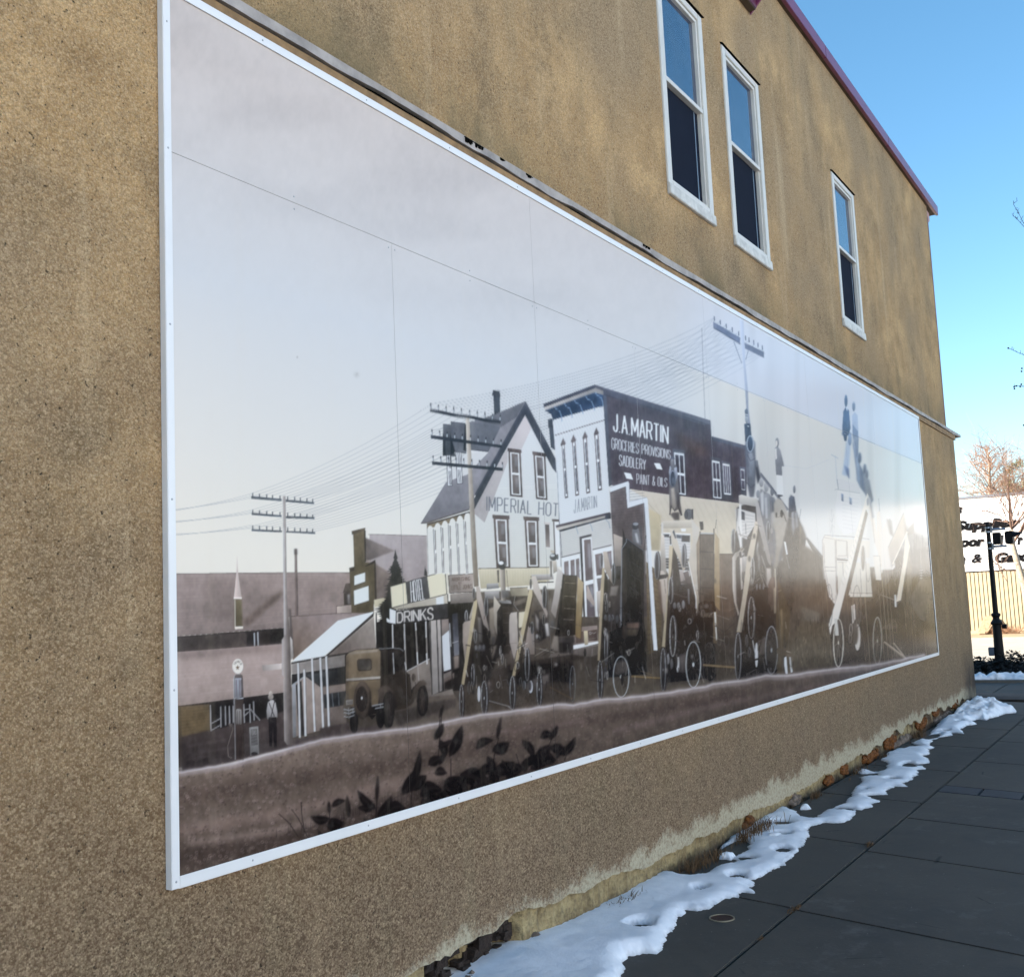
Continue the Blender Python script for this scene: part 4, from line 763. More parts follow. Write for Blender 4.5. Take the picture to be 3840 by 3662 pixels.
TXT("J.A.MARTIN",(626,312),(1052,416),(1052,548),(628,450),1.25,(214,224,232),1.6)
TXT("GROCERIES PROVISIONS",(612,505),(1072,600),(1072,668),(614,588),1.15,(208,218,228),1.5)
TXT("SADDLERY",(672,636),(878,676),(878,752),(672,718),1.15,(208,218,228),1.5); TXT("PAINT & OILS",(808,784),(1046,818),(1044,886),(810,862),1.1,(208,218,228),1.6)
P("943,700 990,703 1010,752 965,745",(214,224,232)); P("708,772 762,782 780,830 728,820",(214,224,232))
for q,c in (([(1088,588),(1184,602),(1200,958),(1110,945)],(84,92,108)),([(1388,650),(1462,664),(1482,985),(1402,978)],(84,92,108)),([(1470,680),(1540,695),(1560,992),(1484,980)],(90,98,116)),([(1612,725),(1655,735),(1664,955),(1624,948)],(96,106,128))):
    P(q,c)
for q,cc,nn in (([(1100,615),(1178,628),(1192,950),(1118,938)],(70,70,88),2),([(1396,678),(1456,690),(1472,978),(1408,970)],(78,76,96),2),([(1480,702),(1534,712),(1546,950),(1492,944)],(92,92,116),3),([(1620,745),(1650,752),(1656,912),(1630,908)],(84,84,106),1)):
    P(q,(210,222,234))
    for c in range(nn):
        for t,b in (((.05,.52),(.54,.03)) if nn!=3 else ((.06,.05),)):
            P(INS(q,.09+c*.84/nn+(.03 if c else 0),t,.09+(nn-1-c)*.84/nn+(.03 if c<nn-1 else 0),b),cc)
# beige roof behind
P("752,902 1070,948 1400,988 1612,1015 1605,1060 1560,1410 1450,1412 920,1384 892,985",(204,200,190),0,1,(196,190,172),"1000,940 1000,1400")
for k in range(16): x=880+k*50; LN([(x,960+k*5),(x+90,1150+k*5),(x+190,1380)],5,(186,176,158),4,.5)
P("898,1050 1000,1110 985,1380 925,1380",(192,182,152),4,.8); LN("895,1010 985,1110 1000,1185 990,1380",3,(170,160,140),0,.7)
P("1398,1410 1560,1410 1570,1900 1400,1900",(112,98,88)); 
for k in range(16): x=1402+k*10; LN([(x,1414),(x+2,1900)],2,(82,70,64),0,.6)
LN("1400,1410 1560,1411",6,(60,54,58))
# false-front shop
P("598,920 725,878 735,1048 868,1005 885,1400 900,1900 640,1900 620,1300",(104,96,100)); HATCH((600,925),(868,900),(890,1380),(620,1420),22,2.4,(82,76,82),.6)
P("600,888 742,842 750,862 752,1002 885,966 895,985 958,1900 926,1900 866,1015 735,1054 722,882 600,930",(206,216,226)); LN("600,888 742,842 750,862 752,1002 885,968",4,(150,160,176)); LN("600,930 722,884 735,1054 866,1012",3,(66,64,76)); LN("866,1015 926,1900",3,(120,126,140))
# shop ground floor
P("205,1238 605,1132 625,1360 640,1900 240,1900",(196,200,202)); HATCH((210,1250),(605,1145),(612,1345),(218,1430),14,2.2,(166,168,172),.55)
P("175,1190 600,1084 606,1132 560,1140 210,1238 190,1214",(52,58,76)); P("175,1186 560,1092 600,1084 600,1096 178,1206",(86,74,84)); P("178,1206 562,1110 562,1128 190,1226",(188,184,180)); P("562,1100 606,1090 606,1135 565,1140",(60,66,84))
for s in ("330,1195 340,1215 350,1255","440,1170 452,1190 464,1232","565,1140 590,1165 600,1210"): LN(s,5,(140,160,184))
LN("210,1240 225,1440",4,(70,74,92)); LN("218,1437 365,1400",7,(92,86,94)); LN("462,1376 612,1340",7,(92,86,94))
def shopwin(q,c=(126,112,116)):
    P(q,c,0,1,(100,90,98),[q[0],q[3]]); P(INS(q,.5,.1,.12,.3),(176,188,206),5,.45)
P("222,1440 365,1410 385,1900 245,1900",(210,218,226))
for q in ([(240,1472),(275,1463),(286,1900),(250,1900)],[(290,1460),(322,1452),(334,1900),(302,1900)],[(332,1450),(358,1443),(372,1900),(346,1900)]): shopwin(q)
P("360,1276 455,1254 456,1270 380,1290 405,1900 392,1900",(54,52,60)); P("380,1292 456,1282 478,1900 408,1900",(212,220,228)); shopwin([(395,1300),(448,1294),(468,1608),(408,1622)]); shopwin([(412,1655),(470,1640),(484,1900),(420,1900)],(112,110,122))
P("466,1384 616,1350 640,1900 494,1900",(212,220,228)); shopwin([(482,1415),(536,1402),(548,1572),(494,1580)]); shopwin([(556,1398),(610,1384),(616,1520),(568,1570)]); shopwin([(496,1602),(548,1594),(562,1690),(506,1700)],(116,112,120))
fr('H')
P("0,1060 210,1040 218,1180 0,1240",(150,138,134)); P("20,1100 90,1092 95,1190 25,1196",(98,82,78)); P("125,1090 208,1075 212,1172 135,1178",(98,82,78)); TXT("C",(140,1100),(155,1098),(155,1120),(142,1122),.8,(200,206,210)); LN("150,1118 165,1104 180,1112 200,1100",3,(200,206,210)); LN("135,1160 200,1152",2,(170,170,172)); P("0,1215 218,1180 220,1200 0,1252",(208,214,220)); P("92,1090 125,1088 130,1210 100,1216",(196,188,160))
P("-200,1290 0,1250 220,1212 222,1300 0,1350 -260,1400",(112,104,100),3); LN("-100,1270 0,1252 222,1212",5,(150,148,148))
# grass / dark ground base under the machines
fr('G')
P("180,1350 600,1150 1160,1060 1400,1100 1400,1470 900,1530 640,1560 230,1630 170,1630",(60,53,50),8,1,(84,74,64),"800,1200 800,1560"); P("600,1150 1200,1130 1400,1120 1400,1330 1000,1300 600,1330",(36,32,34),14)
OPS.append(('g',pts("230,1400 1400,1250 1400,1460 230,1610"),420,(112,102,86),(40,36,34),34/2.3446))
fr('H'); P("0,1350 220,1300 640,1150 1500,1150 1524,1520 1100,1590 760,1640 440,1685 240,1695 0,1740",(64,58,55),6,1,(92,84,74),"800,1200 800,1600")
OPS.append(('g',pts("0,1450 640,1260 1524,1220 1524,1500 760,1620 0,1720"),700,(130,122,108),(42,39,38),40/2.3446))
# ---- machine 1
fr('G')
P("330,650 480,600 640,600 640,1040 500,1100 430,1300 240,1340 250,1200 330,700",(46,41,42),4); P("200,795 215,775 290,745 275,980 255,1180 225,1180 200,950",(170,160,152),0,1,(150,140,132),"220,780 220,1180"); LN("197,920 197,795 215,770 265,762",6,(50,44,46)); P("225,980 260,960 250,1150 235,1150",(140,130,122))
P("255,740 300,590 310,620 270,760",(190,184,176)); P("410,440 512,436 520,478 410,490",(176,178,182),3,1,(110,112,118),"450,440 450,488"); P("392,510 520,506 522,572 395,574",(178,178,180),3,1,(112,112,116),"450,510 450,572"); P("612,478 770,470 778,545 630,550",(166,160,142)); LN("610,478 772,470",5,(60,54,56)); P("600,555 780,550 800,640 690,680 650,640",(58,52,52),4)
P("640,600 760,560 760,600 660,640",(120,112,106),6); LN("660,548 648,620 690,680",5,(150,150,152))
P("430,660 480,640 500,900 480,960 440,980",(166,156,142),4,1,(100,92,84),"450,660 480,960"); P("475,548 536,635 500,700 502,900 478,800 470,640",(184,178,168)); P("500,690 545,608 640,640 642,1040 512,1052",(42,38,40)); P("548,640 640,645 640,1040 560,1045",(62,55,52)); 
for y in (700,785,870,985): LN([(556,y),(630,y-4)],4,(100,92,88))
P("505,590 560,575 620,590 630,615 545,612",(150,152,156)); P("526,312 572,310 580,592 540,592",(196,190,182),0,1,(112,106,102),"528,400 578,400"); P("500,320 520,318 520,430 508,430",(90,86,86),2); P(EL(547,275,36,42),(56,56,62),2); P(EL(537,258,22,16),(214,220,226),3); DISC(576,270,9,24,(96,98,104)); P("540,500 605,500 612,560 545,565",(104,104,108),4); LN("585,320 600,490",3,(70,66,66))
P("330,590 338,640 252,1320 212,1330",(58,49,46)); P("298,600 325,578 326,640 212,1330 188,1322",(192,182,150),0,1,(168,156,128),"310,600 200,1320")
P("316,462 348,468 436,870 426,902 400,862 322,570",(184,176,170),0,1,(140,132,128),"320,470 420,880"); P("350,760 420,840 425,880 380,880",(44,40,42)); P("330,730 360,740 375,960 340,950",(120,116,114),4)
P("440,1000 500,980 460,1120",(120,112,104),4); DISC(470,940,18,40,(92,90,90),3); P("300,990 400,980 395,1030 305,1030",(86,86,92),4)
RING(298,525,13,50,5,(150,156,164),fill=(70,66,68)); RING(231,725,13,52,6,(176,182,190),fill=(54,50,52)); RING(405,640,16,90,6,(150,158,166),fill=(52,50,54),thick=6,tc=(84,84,90)); RING(311,905,13,60,6,(136,142,150),fill=(50,48,50),thick=5,tc=(86,86,90)); RING(288,1245,14,100,5,(172,178,186),fill=(54,48,48),thick=9,tc=(74,70,72)); RING(256,1355,12,56,4,(120,122,128)); DISC(324,1072,9,26,(74,72,76)); DISC(350,995,9,20,(110,112,118)); DISC(385,995,9,20,(110,112,118)); DISC(316,1000,10,22,(120,122,128))
DISC(342,1408,13,70,(186,192,200),3); P("400,1320 450,1300 450,1400 405,1420",(96,88,86),10)
RING(188,1475,18,148,5,(176,184,192),fill=(56,48,46),thick=14,tc=(58,50,48),spokes=8,sc=(96,86,80),hub=.12); RING(388,1445,28,152,5,(180,188,196),fill=(50,45,46),thick=14,tc=(66,60,60),spokes=9,sc=(110,104,102),hub=.12)
LN("430,1468 615,1520",9,(132,130,132),1); LN("550,1290 585,1280 605,1330",6,(96,94,98),2); LN("598,1515 640,1550",9,(140,140,142))
P("440,1335 560,1325 560,1345 445,1360",(72,64,60),3)
# ---- machine 2
P("610,1040 690,950 700,1060 680,1200 620,1200",(96,86,82),6); P("612,715 625,695 682,688 690,950 652,1118 612,960 608,800",(190,184,178),0,1,(150,142,138),"640,700 640,1100"); LN("680,690 690,955",6,(40,36,38)); LN("612,960 650,1110",3,(60,52,52)); LN("615,965 680,962",2,(110,102,98)); P("694,692 752,684 724,820 692,828",(204,200,180)); P("705,850 825,790 832,1060 702,1062",(164,154,148),2,1,(132,122,116),"760,800 760,1060"); LN("832,700 838,1060",5,(50,44,46))
P("832,680 950,660 960,900 860,960",(52,47,50),4); P("780,560 900,560 900,620 790,640",(120,114,110),6); P("835,690 870,760 866,870 845,820",(160,156,154),4); P("870,690 945,670 945,740 880,750",(150,142,134),4); P("800,560 950,550 1000,720 960,880 840,700",(92,84,80),10,.5); P("920,790 950,785 965,900 935,905",(196,196,196),4)
P("800,360 992,354 1000,402 832,412",(190,190,192),2,1,(128,124,124),"900,358 900,408"); LN("820,432 1000,424",10,(44,40,44),2); LN("795,378 806,378",6,(30,30,34))
P("812,498 822,540 712,1190 664,1252",(62,52,48)); P("784,490 812,496 812,545 660,1250 634,1250",(196,186,154),0,1,(170,158,130),"800,500 650,1240"); P("806,376 842,372 946,700 940,740 900,652 822,505",(200,194,188),0,1,(160,152,148),"810,380 930,720")
P("950,600 975,560 1020,720 1000,860 965,870",(120,114,108),6); DISC(990,800,16,36,(98,98,100),4)
P("1034,298 1084,344 1050,562 1016,745 975,682 1000,545",(196,194,194),0,1,(150,144,140),"1040,310 1010,740"); P("1080,350 1098,362 1052,905 1003,925 1030,800",(34,31,34)); P("1092,368 1206,372 1192,890 1052,905 1078,560",(72,64,58),2,1,(48,42,40),"1150,380 1100,900")
for y,x0,x1 in ((432,1100,1198),(548,1095,1190),(656,1090,1186),(752,1085,1182)): LN([(x0,y),(x1,y+6)],4,(150,140,130),1)
LN("1196,372 1185,890",7,(36,32,34)); P("1212,378 1262,432 1240,925 1190,905 1196,700",(188,172,140),3,1,(132,112,76),"1230,400 1215,900"); LN("1190,905 1238,938 1262,440",4,(70,58,50)); LN("1090,366 1200,370",7,(60,60,66)); LN("1210,372 1232,318",3,(120,124,130))
P("1003,895 1040,900 1045,1040 970,1020",(150,142,134),4); P("1040,915 1180,905 1180,960 1050,970",(70,66,68),4); P("1045,960 1165,955 1170,1050 1050,1050",(44,40,42),4); DISC(977,1018,5,6,(20,20,22))
P("990,242 1024,240 1032,330 996,352",(190,184,176),2); P("965,240 985,240 985,380 972,380",(120,114,112),2); P(EL(998,205,34,32),(70,72,78),2); P(EL(990,192,20,12),(190,196,202),3); DISC(1034,205,8,26,(90,92,98)); P("972,145 1006,148 1004,170 974,168",(190,182,170))
RING(798,440,10,46,4,(140,146,152),fill=(64,60,62)); RING(917,558,19,100,6,(164,170,178),fill=(50,48,52),thick=8,tc=(90,90,96)); RING(808,828,14,56,6,(146,152,160),fill=(52,50,52),thick=6,tc=(90,90,94)); RING(766,1150,20,145,6,(170,178,186),fill=(52,46,46),thick=10,tc=(84,80,82)); RING(819,930,10,54,4,(130,134,140)); DISC(850,905,10,22,(116,118,122)); DISC(884,902,12,24,(122,124,128)); LN("860,930 880,1050",4,(90,88,88))
RING(708,1302,11,42,4,(118,124,132)); RING(738,1332,12,42,4,(118,124,132),thick=6,tc=(64,70,80)); DISC(797,1345,20,55,(190,196,206),2); DISC(787,1335,16,46,(70,66,68),4); P("815,1280 960,1230 960,1310 830,1370",(112,104,102),12)
RING(636,1400,24,150,6,(172,180,188),fill=(54,48,48),thick=14,tc=(66,60,60),spokes=8,sc=(92,86,84),hub=.12); RING(872,1368,22,152,5,(176,184,192),fill=(50,45,46),thick=12,tc=(66,60,60),spokes=8,sc=(100,94,92),hub=.12); RING(1166,1320,26,160,5,(130,140,152),fill=None,spokes=8,sc=(70,70,76),hub=.1,thick=None)
LN("968,1350 1165,1452",9,(112,92,66)); LN("968,1354 1160,1446",2,(60,48,40))
P("1296,445 1362,612 1355,642 1286,562",(184,172,168),3)
for x0,y0,x1,y1 in ((1280,1060,1290,1290),(1320,1060,1330,1300)): LN([(x0,y0),(x1,y1)],14,(84,80,78),6,.7)
# ---- machine 3
fr('H')
P("632,380 664,380 660,560 640,600",(200,206,212),4); P("640,480 770,590 775,1235 655,1300",(118,103,78)); HATCH((645,500),(765,600),(775,1230),(655,1290),17,4,(70,58,46),.75)
P("640,140 700,1150 735,1260 708,1250 690,1100",(206,216,226)); P("625,0 656,0 740,1262 706,1258",(202,212,222)); LN("625,0 706,1258",4,(130,136,148)); 
P("352,236 432,268 424,520 366,520",(178,170,164)); P("300,640 420,560 420,1120 300,1080",(66,60,62),4); P("330,700 400,690 380,780 320,780",(150,144,142),4); P("210,760 245,720 240,960 215,900",(170,164,160)); P("380,520 415,520 415,640 385,640",(46,44,48),3); DISC(400,560,16,40,(70,72,78),3)
P("432,182 462,285 425,372 436,290",(40,40,46)); P("425,372 466,282 468,276 622,386 620,1000 640,1130 650,1470 300,1500 316,1100 424,1050",(34,36,42)); P("425,375 470,360 474,1020 424,1040",(54,50,52),3); P("470,300 500,310 505,1000 474,1020",(40,42,50),3)
LN("466,282 466,308 425,372 420,1040",5,(150,164,182)); LN("468,278 618,384 622,420",5,(92,108,130)); LN("640,250 620,380",5,(40,42,50))
for s in ("492,485 520,490 600,545","500,596 612,662","496,710 606,778","478,872 605,940"): LN(s,3,(92,100,112),1,.8)
P("468,1022 580,1014 576,1066 472,1066",(120,100,92),5); P("470,1075 575,1070 560,1130 475,1130",(84,76,66),6); P("430,1050 470,1040 460,1160 430,1160",(64,56,54),4)
P("516,198 574,190 600,342 580,340 522,302",(120,126,136),2); P("540,230 560,230 578,320 560,312",(190,196,204),4); P(EL(545,166,30,34),(72,76,86),2); P(EL(548,150,24,14),(150,160,172),3); P("585,165 600,165 608,330 596,330",(78,82,92),2)
P("273,560 303,620 308,1360 234,1352",(48,43,43)); P("255,532 275,540 274,620 232,1352 214,1348 236,760",(190,178,152),0,1,(160,148,124),"262,540 224,1340"); P("262,392 295,392 352,640 356,692 320,640 272,540",(194,184,174),0,1,(150,140,132),"270,400 340,660"); P("268,760 300,760 300,820 280,820",(120,120,124),3)
P("205,745 240,735 232,900 220,1000 208,900",(186,180,176),2)
RING(251,466,11,62,5,(146,152,160),fill=(66,60,62)); RING(352,590,16,96,6,(160,168,178),fill=(48,48,52),thick=8,tc=(86,90,96)); RING(292,870,12,58,5,(140,146,154),fill=(50,48,50),thick=6,tc=(88,88,92)); RING(287,1230,14,162,5,(168,176,186),fill=(52,46,46),thick=8,tc=(76,72,74)); DISC(284,972,14,28,(100,104,112)); DISC(318,975,12,32,(96,100,108)); DISC(346,972,12,28,(100,104,112)); DISC(386,985,14,36,(84,88,94)); DISC(282,1460,14,60,(76,76,82)); LN("415,690 412,1060",5,(120,122,128),2)
RING(234,1520,22,170,5,(172,180,188),fill=(50,45,45),thick=14,tc=(62,56,56),spokes=8,sc=(92,88,86),hub=.1); P("345,1370 470,1350 480,1450 360,1480",(84,78,76),14); RING(420,1492,72,182,6,(186,196,204),spokes=12,sc=(120,126,130),hub=.13)
LN("510,1488 900,1514",16,(132,112,76)); LN("510,1496 900,1522",3,(70,56,40)); LN("590,1440 700,1480",5,(110,96,78)); LN("600,1300 640,1360 655,1450",4,(70,72,76),1); 
# ---- machine 4
P("775,225 1030,235 1030,600 1000,680 880,690 820,560 780,560",(196,200,204)); HATCH((790,250),(1028,255),(1028,560),(800,540),11,3,(150,152,156),.7); P("790,240 842,240 844,268 792,264",(60,70,86)); P("905,245 948,246 948,278 908,274",(70,84,104)); P("950,248 1026,252 1024,310 952,306",(48,54,68)); LN("785,228 1030,238",7,(220,226,230)); P("810,450 1020,456 1020,560 815,540",(70,72,80),3); HATCH((812,455),(1018,462),(1018,540),(815,530),3,8,(180,186,192),.8); LN("778,228 764,560",5,(220,226,230)); 
P("778,150 785,124 1040,118 1042,184 790,188",(208,206,198),3,1,(176,170,160),"900,120 900,186"); LN("768,163 788,163",5,(30,32,40)); P("772,140 792,140 792,240 776,236",(200,202,202)); P("945,190 990,190 988,215 950,215",(216,222,228))
P("776,250 798,245 820,580 818,600 770,600 762,500",(196,192,186),2); P("755,560 790,560 830,620 815,1000 795,1000 758,720",(190,182,174),2,1,(166,156,146),"770,600 800,1000"); LN("800,640 812,760",3,(40,38,42)); LN("760,820 800,1000",2,(90,80,76))
P("730,600 830,590 820,625 740,640",(52,50,56),3); P("740,640 765,660 790,980 760,900",(112,92,84),6)
P("905,600 1010,560 1040,680 930,670",(110,100,104),3); P("910,560 960,560 985,640 925,668",(176,168,166),3); P("880,350 905,380 950,700 1080,780 1080,960 1250,1000 1250,1500 830,1545 812,1240 870,700",(42,39,42),3); P("930,680 1040,670 1060,860 960,900",(46,44,50),4); P("1005,720 1020,720 1025,860 1010,850",(120,124,130),3); LN("975,620 935,740",3,(110,116,126)); P("1000,470 1030,470 1060,640 1030,600",(120,112,104),4)
P("868,330 885,350 880,460 860,720 818,1230 805,1232",(66,58,56)); P("843,338 876,345 862,560 832,760 806,1232 778,1226 836,640",(200,190,164),0,1,(170,160,136),"855,350 795,1220"); P("850,196 885,198 985,540 966,572 945,500 868,334",(206,202,192),0,1,(178,170,158),"855,200 975,560"); P("885,200 905,270 895,280 872,220",(70,84,104)); P("846,260 858,250 862,330 850,330",(50,50,58))
P("1040,108 1112,192 1082,330 1112,800 1090,930 1076,800 1040,640 1012,480 1050,300",(198,198,194),0,1,(172,162,146),"1060,120 1100,900"); LN("1012,480 1078,790 1082,930",6,(220,226,232)); P("1110,235 1236,238 1244,840 1108,872 1086,560 1086,330",(96,88,84),2,1,(72,64,60),"1180,240 1180,860"); P("1082,330 1118,240 1120,870 1085,930 1108,800",(150,136,118),4); LN("1114,215 1116,860",9,(48,46,52)); LN("1236,190 1232,560 1240,850",9,(48,46,52)); LN("1118,232 1234,234",9,(170,180,192)); LN("1120,248 1234,250",5,(50,50,58))
for y in (392,542,706): LN([(1118,y),(1240,y+8)],9,(52,48,52))
P("1246,225 1284,282 1288,915 1246,862 1238,700",(180,164,134),3,1,(150,130,96),"1260,240 1260,900"); LN("1250,190 1258,112",4,(60,62,70)); P("1108,130 1140,128 1145,200 1118,205",(52,56,66),3); DISC(1128,160,16,30,(50,52,60),2)
P("1100,850 1130,830 1240,830 1255,900 1245,1010 1060,1020 1055,970 1090,950",(34,32,36),3); DISC(1170,872,22,20,(110,108,108),4); P("1120,930 1220,935 1215,970 1125,965",(110,102,92),5); P("1232,920 1262,920 1268,1180 1262,1200 1232,1195",(130,112,86)); P("1238,925 1252,925 1264,1170 1256,1172",(200,206,208),2)
RING(735,515,24,125,7,(164,172,182),fill=(58,58,66),thick=10,tc=(62,60,64)); RING(969,430,19,105,7,(172,180,190),fill=(60,62,72),thick=10,tc=(80,84,92)); RING(855,735,20,118,6,(172,180,188),fill=(60,56,58),thick=8,tc=(96,96,100)); RING(874,1135,28,180,6,(188,194,200),fill=(54,50,50),thick=10,tc=(92,90,92),spokes=10,sc=(110,108,108),hub=.12); DISC(890,868,14,30,(128,132,138)); DISC(925,865,14,28,(128,132,138)); DISC(966,858,14,38,(140,144,150)); DISC(834,1335,12,48,(140,144,150)); DISC(864,1380,12,46,(104,106,112)); DISC(920,1370,14,84,(196,202,208),1); DISC(908,1350,10,66,(60,56,58),3); P("930,1310 990,1280 990,1420 940,1460",(96,90,90),10)
RING(789,1430,24,190,6,(160,168,178),fill=(48,44,46),thick=16,tc=(60,56,58),spokes=8,sc=(90,88,88),hub=.1); P("1180,1190 1230,1200 1255,1360 1250,1500 1200,1545 1160,1500",(46,44,46),6); RING(1195,1380,58,190,5,(96,98,102),spokes=8,sc=(84,84,86),a=.8); RING(1055,1385,68,205,7,(192,202,208),spokes=10,sc=(140,146,150),hub=.13)
LN("1140,1388 1524,1418",18,(136,118,90)); LN("1140,1398 1524,1428",3,(76,62,50)); LN("1240,1040 1330,1100 1420,1020",6,(64,60,60)); LN("1300,1080 1330,1130 1440,1090",6,(70,66,64)); RING(1282,1175,22,42,4,(104,104,106)); RING(1345,1180,26,50,4,(104,104,106)); LN("1250,1020 1290,1180",5,(60,56,56))
# man with pipe on the brick wall
fr('C')
P("1070,1100 1100,1085 1140,1085 1140,1145 1105,1145",(92,88,92),3); P("1062,880 1072,700 1084,660 1100,700 1118,720 1126,790 1148,1000 1166,1108 1152,1112 1132,1062 1104,1080 1082,1050 1070,1108 1064,1090",(120,128,142),2,1,(110,106,108),"1090,700 1110,1080"); P("1075,900 1100,890 1120,1040 1104,1070 1085,1040",(176,172,166),6); P("1126,930 1146,960 1140,1060 1124,1040",(66,66,78),4); LN("1066,1105 1078,1030 1104,1072 1130,1030 1160,1108",10,(64,62,70),2)
DISC(1086,690,13,34,(150,156,168),1); P("1068,668 1082,644 1104,656 1106,672",(92,102,124),1); P("1060,770 1068,720 1078,740 1070,860",(164,176,196),2); P("1100,740 1120,730 1130,800 1112,850",(164,176,196),2)
RING(1090,822,26,66,8,(140,158,182),fill=(58,72,92)); DISC(1095,845,14,36,(96,112,132),5)
P(EL(1214,1100,34,44),(110,118,130),2); RING(1194,1105,14,34,5,(60,66,78),fill=(84,92,106)); P("1238,1060 1250,1060 1252,1140 1240,1140",(60,64,76),1); 
for k in range(5): LN([(1190+k*14,1058),(1191+k*14,1070)],4,(60,64,76))
P("1580,1060 1612,1060 1625,955 1668,960 1668,1300 1600,1350",(196,200,204),2)
# ---- third pole (upper right)
fr('D')
P("0,0 0,0",(0,0,0)) if False else None
P("362,218 575,345 575,398 366,270",(112,120,152),2); P("608,385 760,455 762,505 612,430",(112,116,142),2); P("366,262 575,390 575,400 366,272",(80,84,110),2)
for x,y in ((372,178),(418,208),(465,236),(512,265),(562,296),(616,330),(643,345),(680,365),(713,385),(747,405)): LN([(x,y),(x+2,y+38)],8,(70,80,110))
LN("524,375 588,548",5,(92,104,136)); LN("638,445 618,520",5,(92,104,136))
P("568,180 600,200 612,520 636,760 640,900 655,1020 640,1030 622,900 606,650",(196,206,226),0,1,(126,140,170),"575,500 625,500")
LN("275,270 284,560 300,980",3,(84,86,100),0,.8)
P("614,1185 614,1420 570,1640 345,1610 340,1140",(102,98,120),0) if False else None
# man on the long machine, his blue partly sky reflection painted in
P("606,1020 635,1012 656,1020 664,1120 668,1160 614,1160",(58,76,104),2); DISC(626,975,14,42,(150,166,190),1); P("610,915 622,898 634,910 636,945 612,942",(74,90,118),1); LN("613,952 636,960",6,(60,76,104)); LN("630,1036 645,1040",6,(190,206,226))
P("616,1165 640,1120 690,1160 698,1350 692,1500 682,1590 650,1592 628,1480 612,1240",(104,118,142),3,1,(100,106,120),"650,1150 650,1580"); P("640,1250 668,1240 690,1320 680,1500 650,1540",(132,146,166),6); DISC(684,1185,12,34,(140,152,172),2)
RING(653,1175,29,66,8,(150,172,200),fill=(62,86,120)); LN("632,1260 655,1310 690,1290",5,(74,86,108),1); LN("628,1480 660,1520 690,1490",5,(74,82,100),1)
P("690,1300 715,1340 735,1440 712,1490 700,1420",(70,80,100),3); DISC(706,1330,10,30,(120,132,152),2)
# store right side of the shop: dark below roof
fr('I')
P("225,400 360,340 500,420 560,1000 520,1650 240,1660 220,1300",(60,58,62),6) ; P("60,740 240,750 240,1400 60,1400",(112,99,90)) if False else None
P("400,260 500,330 600,480 600,720 500,860 420,700 380,380",(118,122,134),8)
# crowd
for (x,y,r1,r2,c) in ((405,215,16,34,(178,186,198)),(442,245,18,40,(176,184,196)),(485,280,14,34,(140,150,166)),(380,300,14,30,(150,160,174)),(505,540,10,28,(176,176,178)),(482,570,10,24,(150,150,154))): DISC(x,y,r1,r2,c,2)
P("396,300 418,270 430,330 420,470 404,420",(200,208,218),3); P("420,310 440,290 470,310 474,500 448,520 430,440",(150,158,170),3); P("430,330 445,320 450,480 438,480",(196,204,214),3); P("470,320 500,330 505,420 480,430",(120,130,146),4); P("360,380 390,370 400,460 380,470",(66,70,84),4); P("478,440 500,430 520,480 500,560 478,540",(172,172,172),4)
LN("398,150 470,240 600,420",20,(118,126,144),2); LN("398,140 600,405",4,(74,82,104))
P("500,370 552,345 600,450 585,590 560,640 520,700 505,560",(184,182,176),4,1,(150,146,138),"540,360 540,660"); P("520,400 548,360 560,400 530,440",(206,206,200),3)
# lady
fr('D'); P("846,1205 870,1196 890,1226 916,1332 918,1352 900,1350 904,1430 856,1420 848,1300",(132,140,156),2); P("858,1418 906,1424 914,1580 862,1572",(212,220,228)); P("862,1570 905,1575 910,1582 885,1590 870,1600 868,1575",(70,76,90),1); DISC(864,1165,15,38,(130,138,152),1); DISC(858,1172,8,24,(206,210,214),2); P("846,1215 858,1210 862,1290 850,1300",(206,214,222),2)
# horses and rider
fr('I')
P("500,365 520,330 560,345 600,440 585,600 545,720 515,900 515,1180 500,1185 490,900 520,640",(176,174,170),4,1,(120,114,104),"540,380 510,1100")
P("612,330 625,305 645,330 652,400 690,500 728,600 728,700 715,960 690,1085 690,980 670,1100 620,1190 600,1200 560,1000 570,640 605,480",(66,66,72),5,1,(74,70,66),"640,350 640,1150"); P("690,520 728,620 725,760 700,1050 690,1090 684,900",(150,138,120),6); P("570,640 600,700 605,900 590,1100 560,1000",(110,104,98),10,.8); P("572,650 585,655 600,745 590,750",(212,220,226),1); LN("590,760 612,850",4,(150,150,156),1)
P("626,440 645,420 655,560 640,620 628,540",(150,158,172),3); P("650,430 672,440 680,540 660,560",(140,148,162),3); DISC(649,265,10,30,(124,134,152),1); P("610,330 628,312 650,320 664,420 610,440",(78,90,112),2); LN("686,490 698,410",3,(84,92,112))
P("520,900 560,1000 620,1180 618,1640 594,1650 585,1400 572,1300 560,1640 535,1660 520,1640 510,1300",(92,82,66),5,1,(84,74,60),"560,1000 560,1600"); P("545,1150 560,1150 566,1500 550,1500",(134,120,94),5); LN("640,1180 622,1400",20,(84,76,66),6,.7)
P("575,1510 590,1500 600,1630 586,1640 574,1560",(200,208,216),1); P("612,1495 624,1500 637,1615 624,1622 614,1550",(200,208,216),1); DISC(530,1645,14,20,(96,98,102),2); DISC(586,1645,14,16,(84,84,88),2)
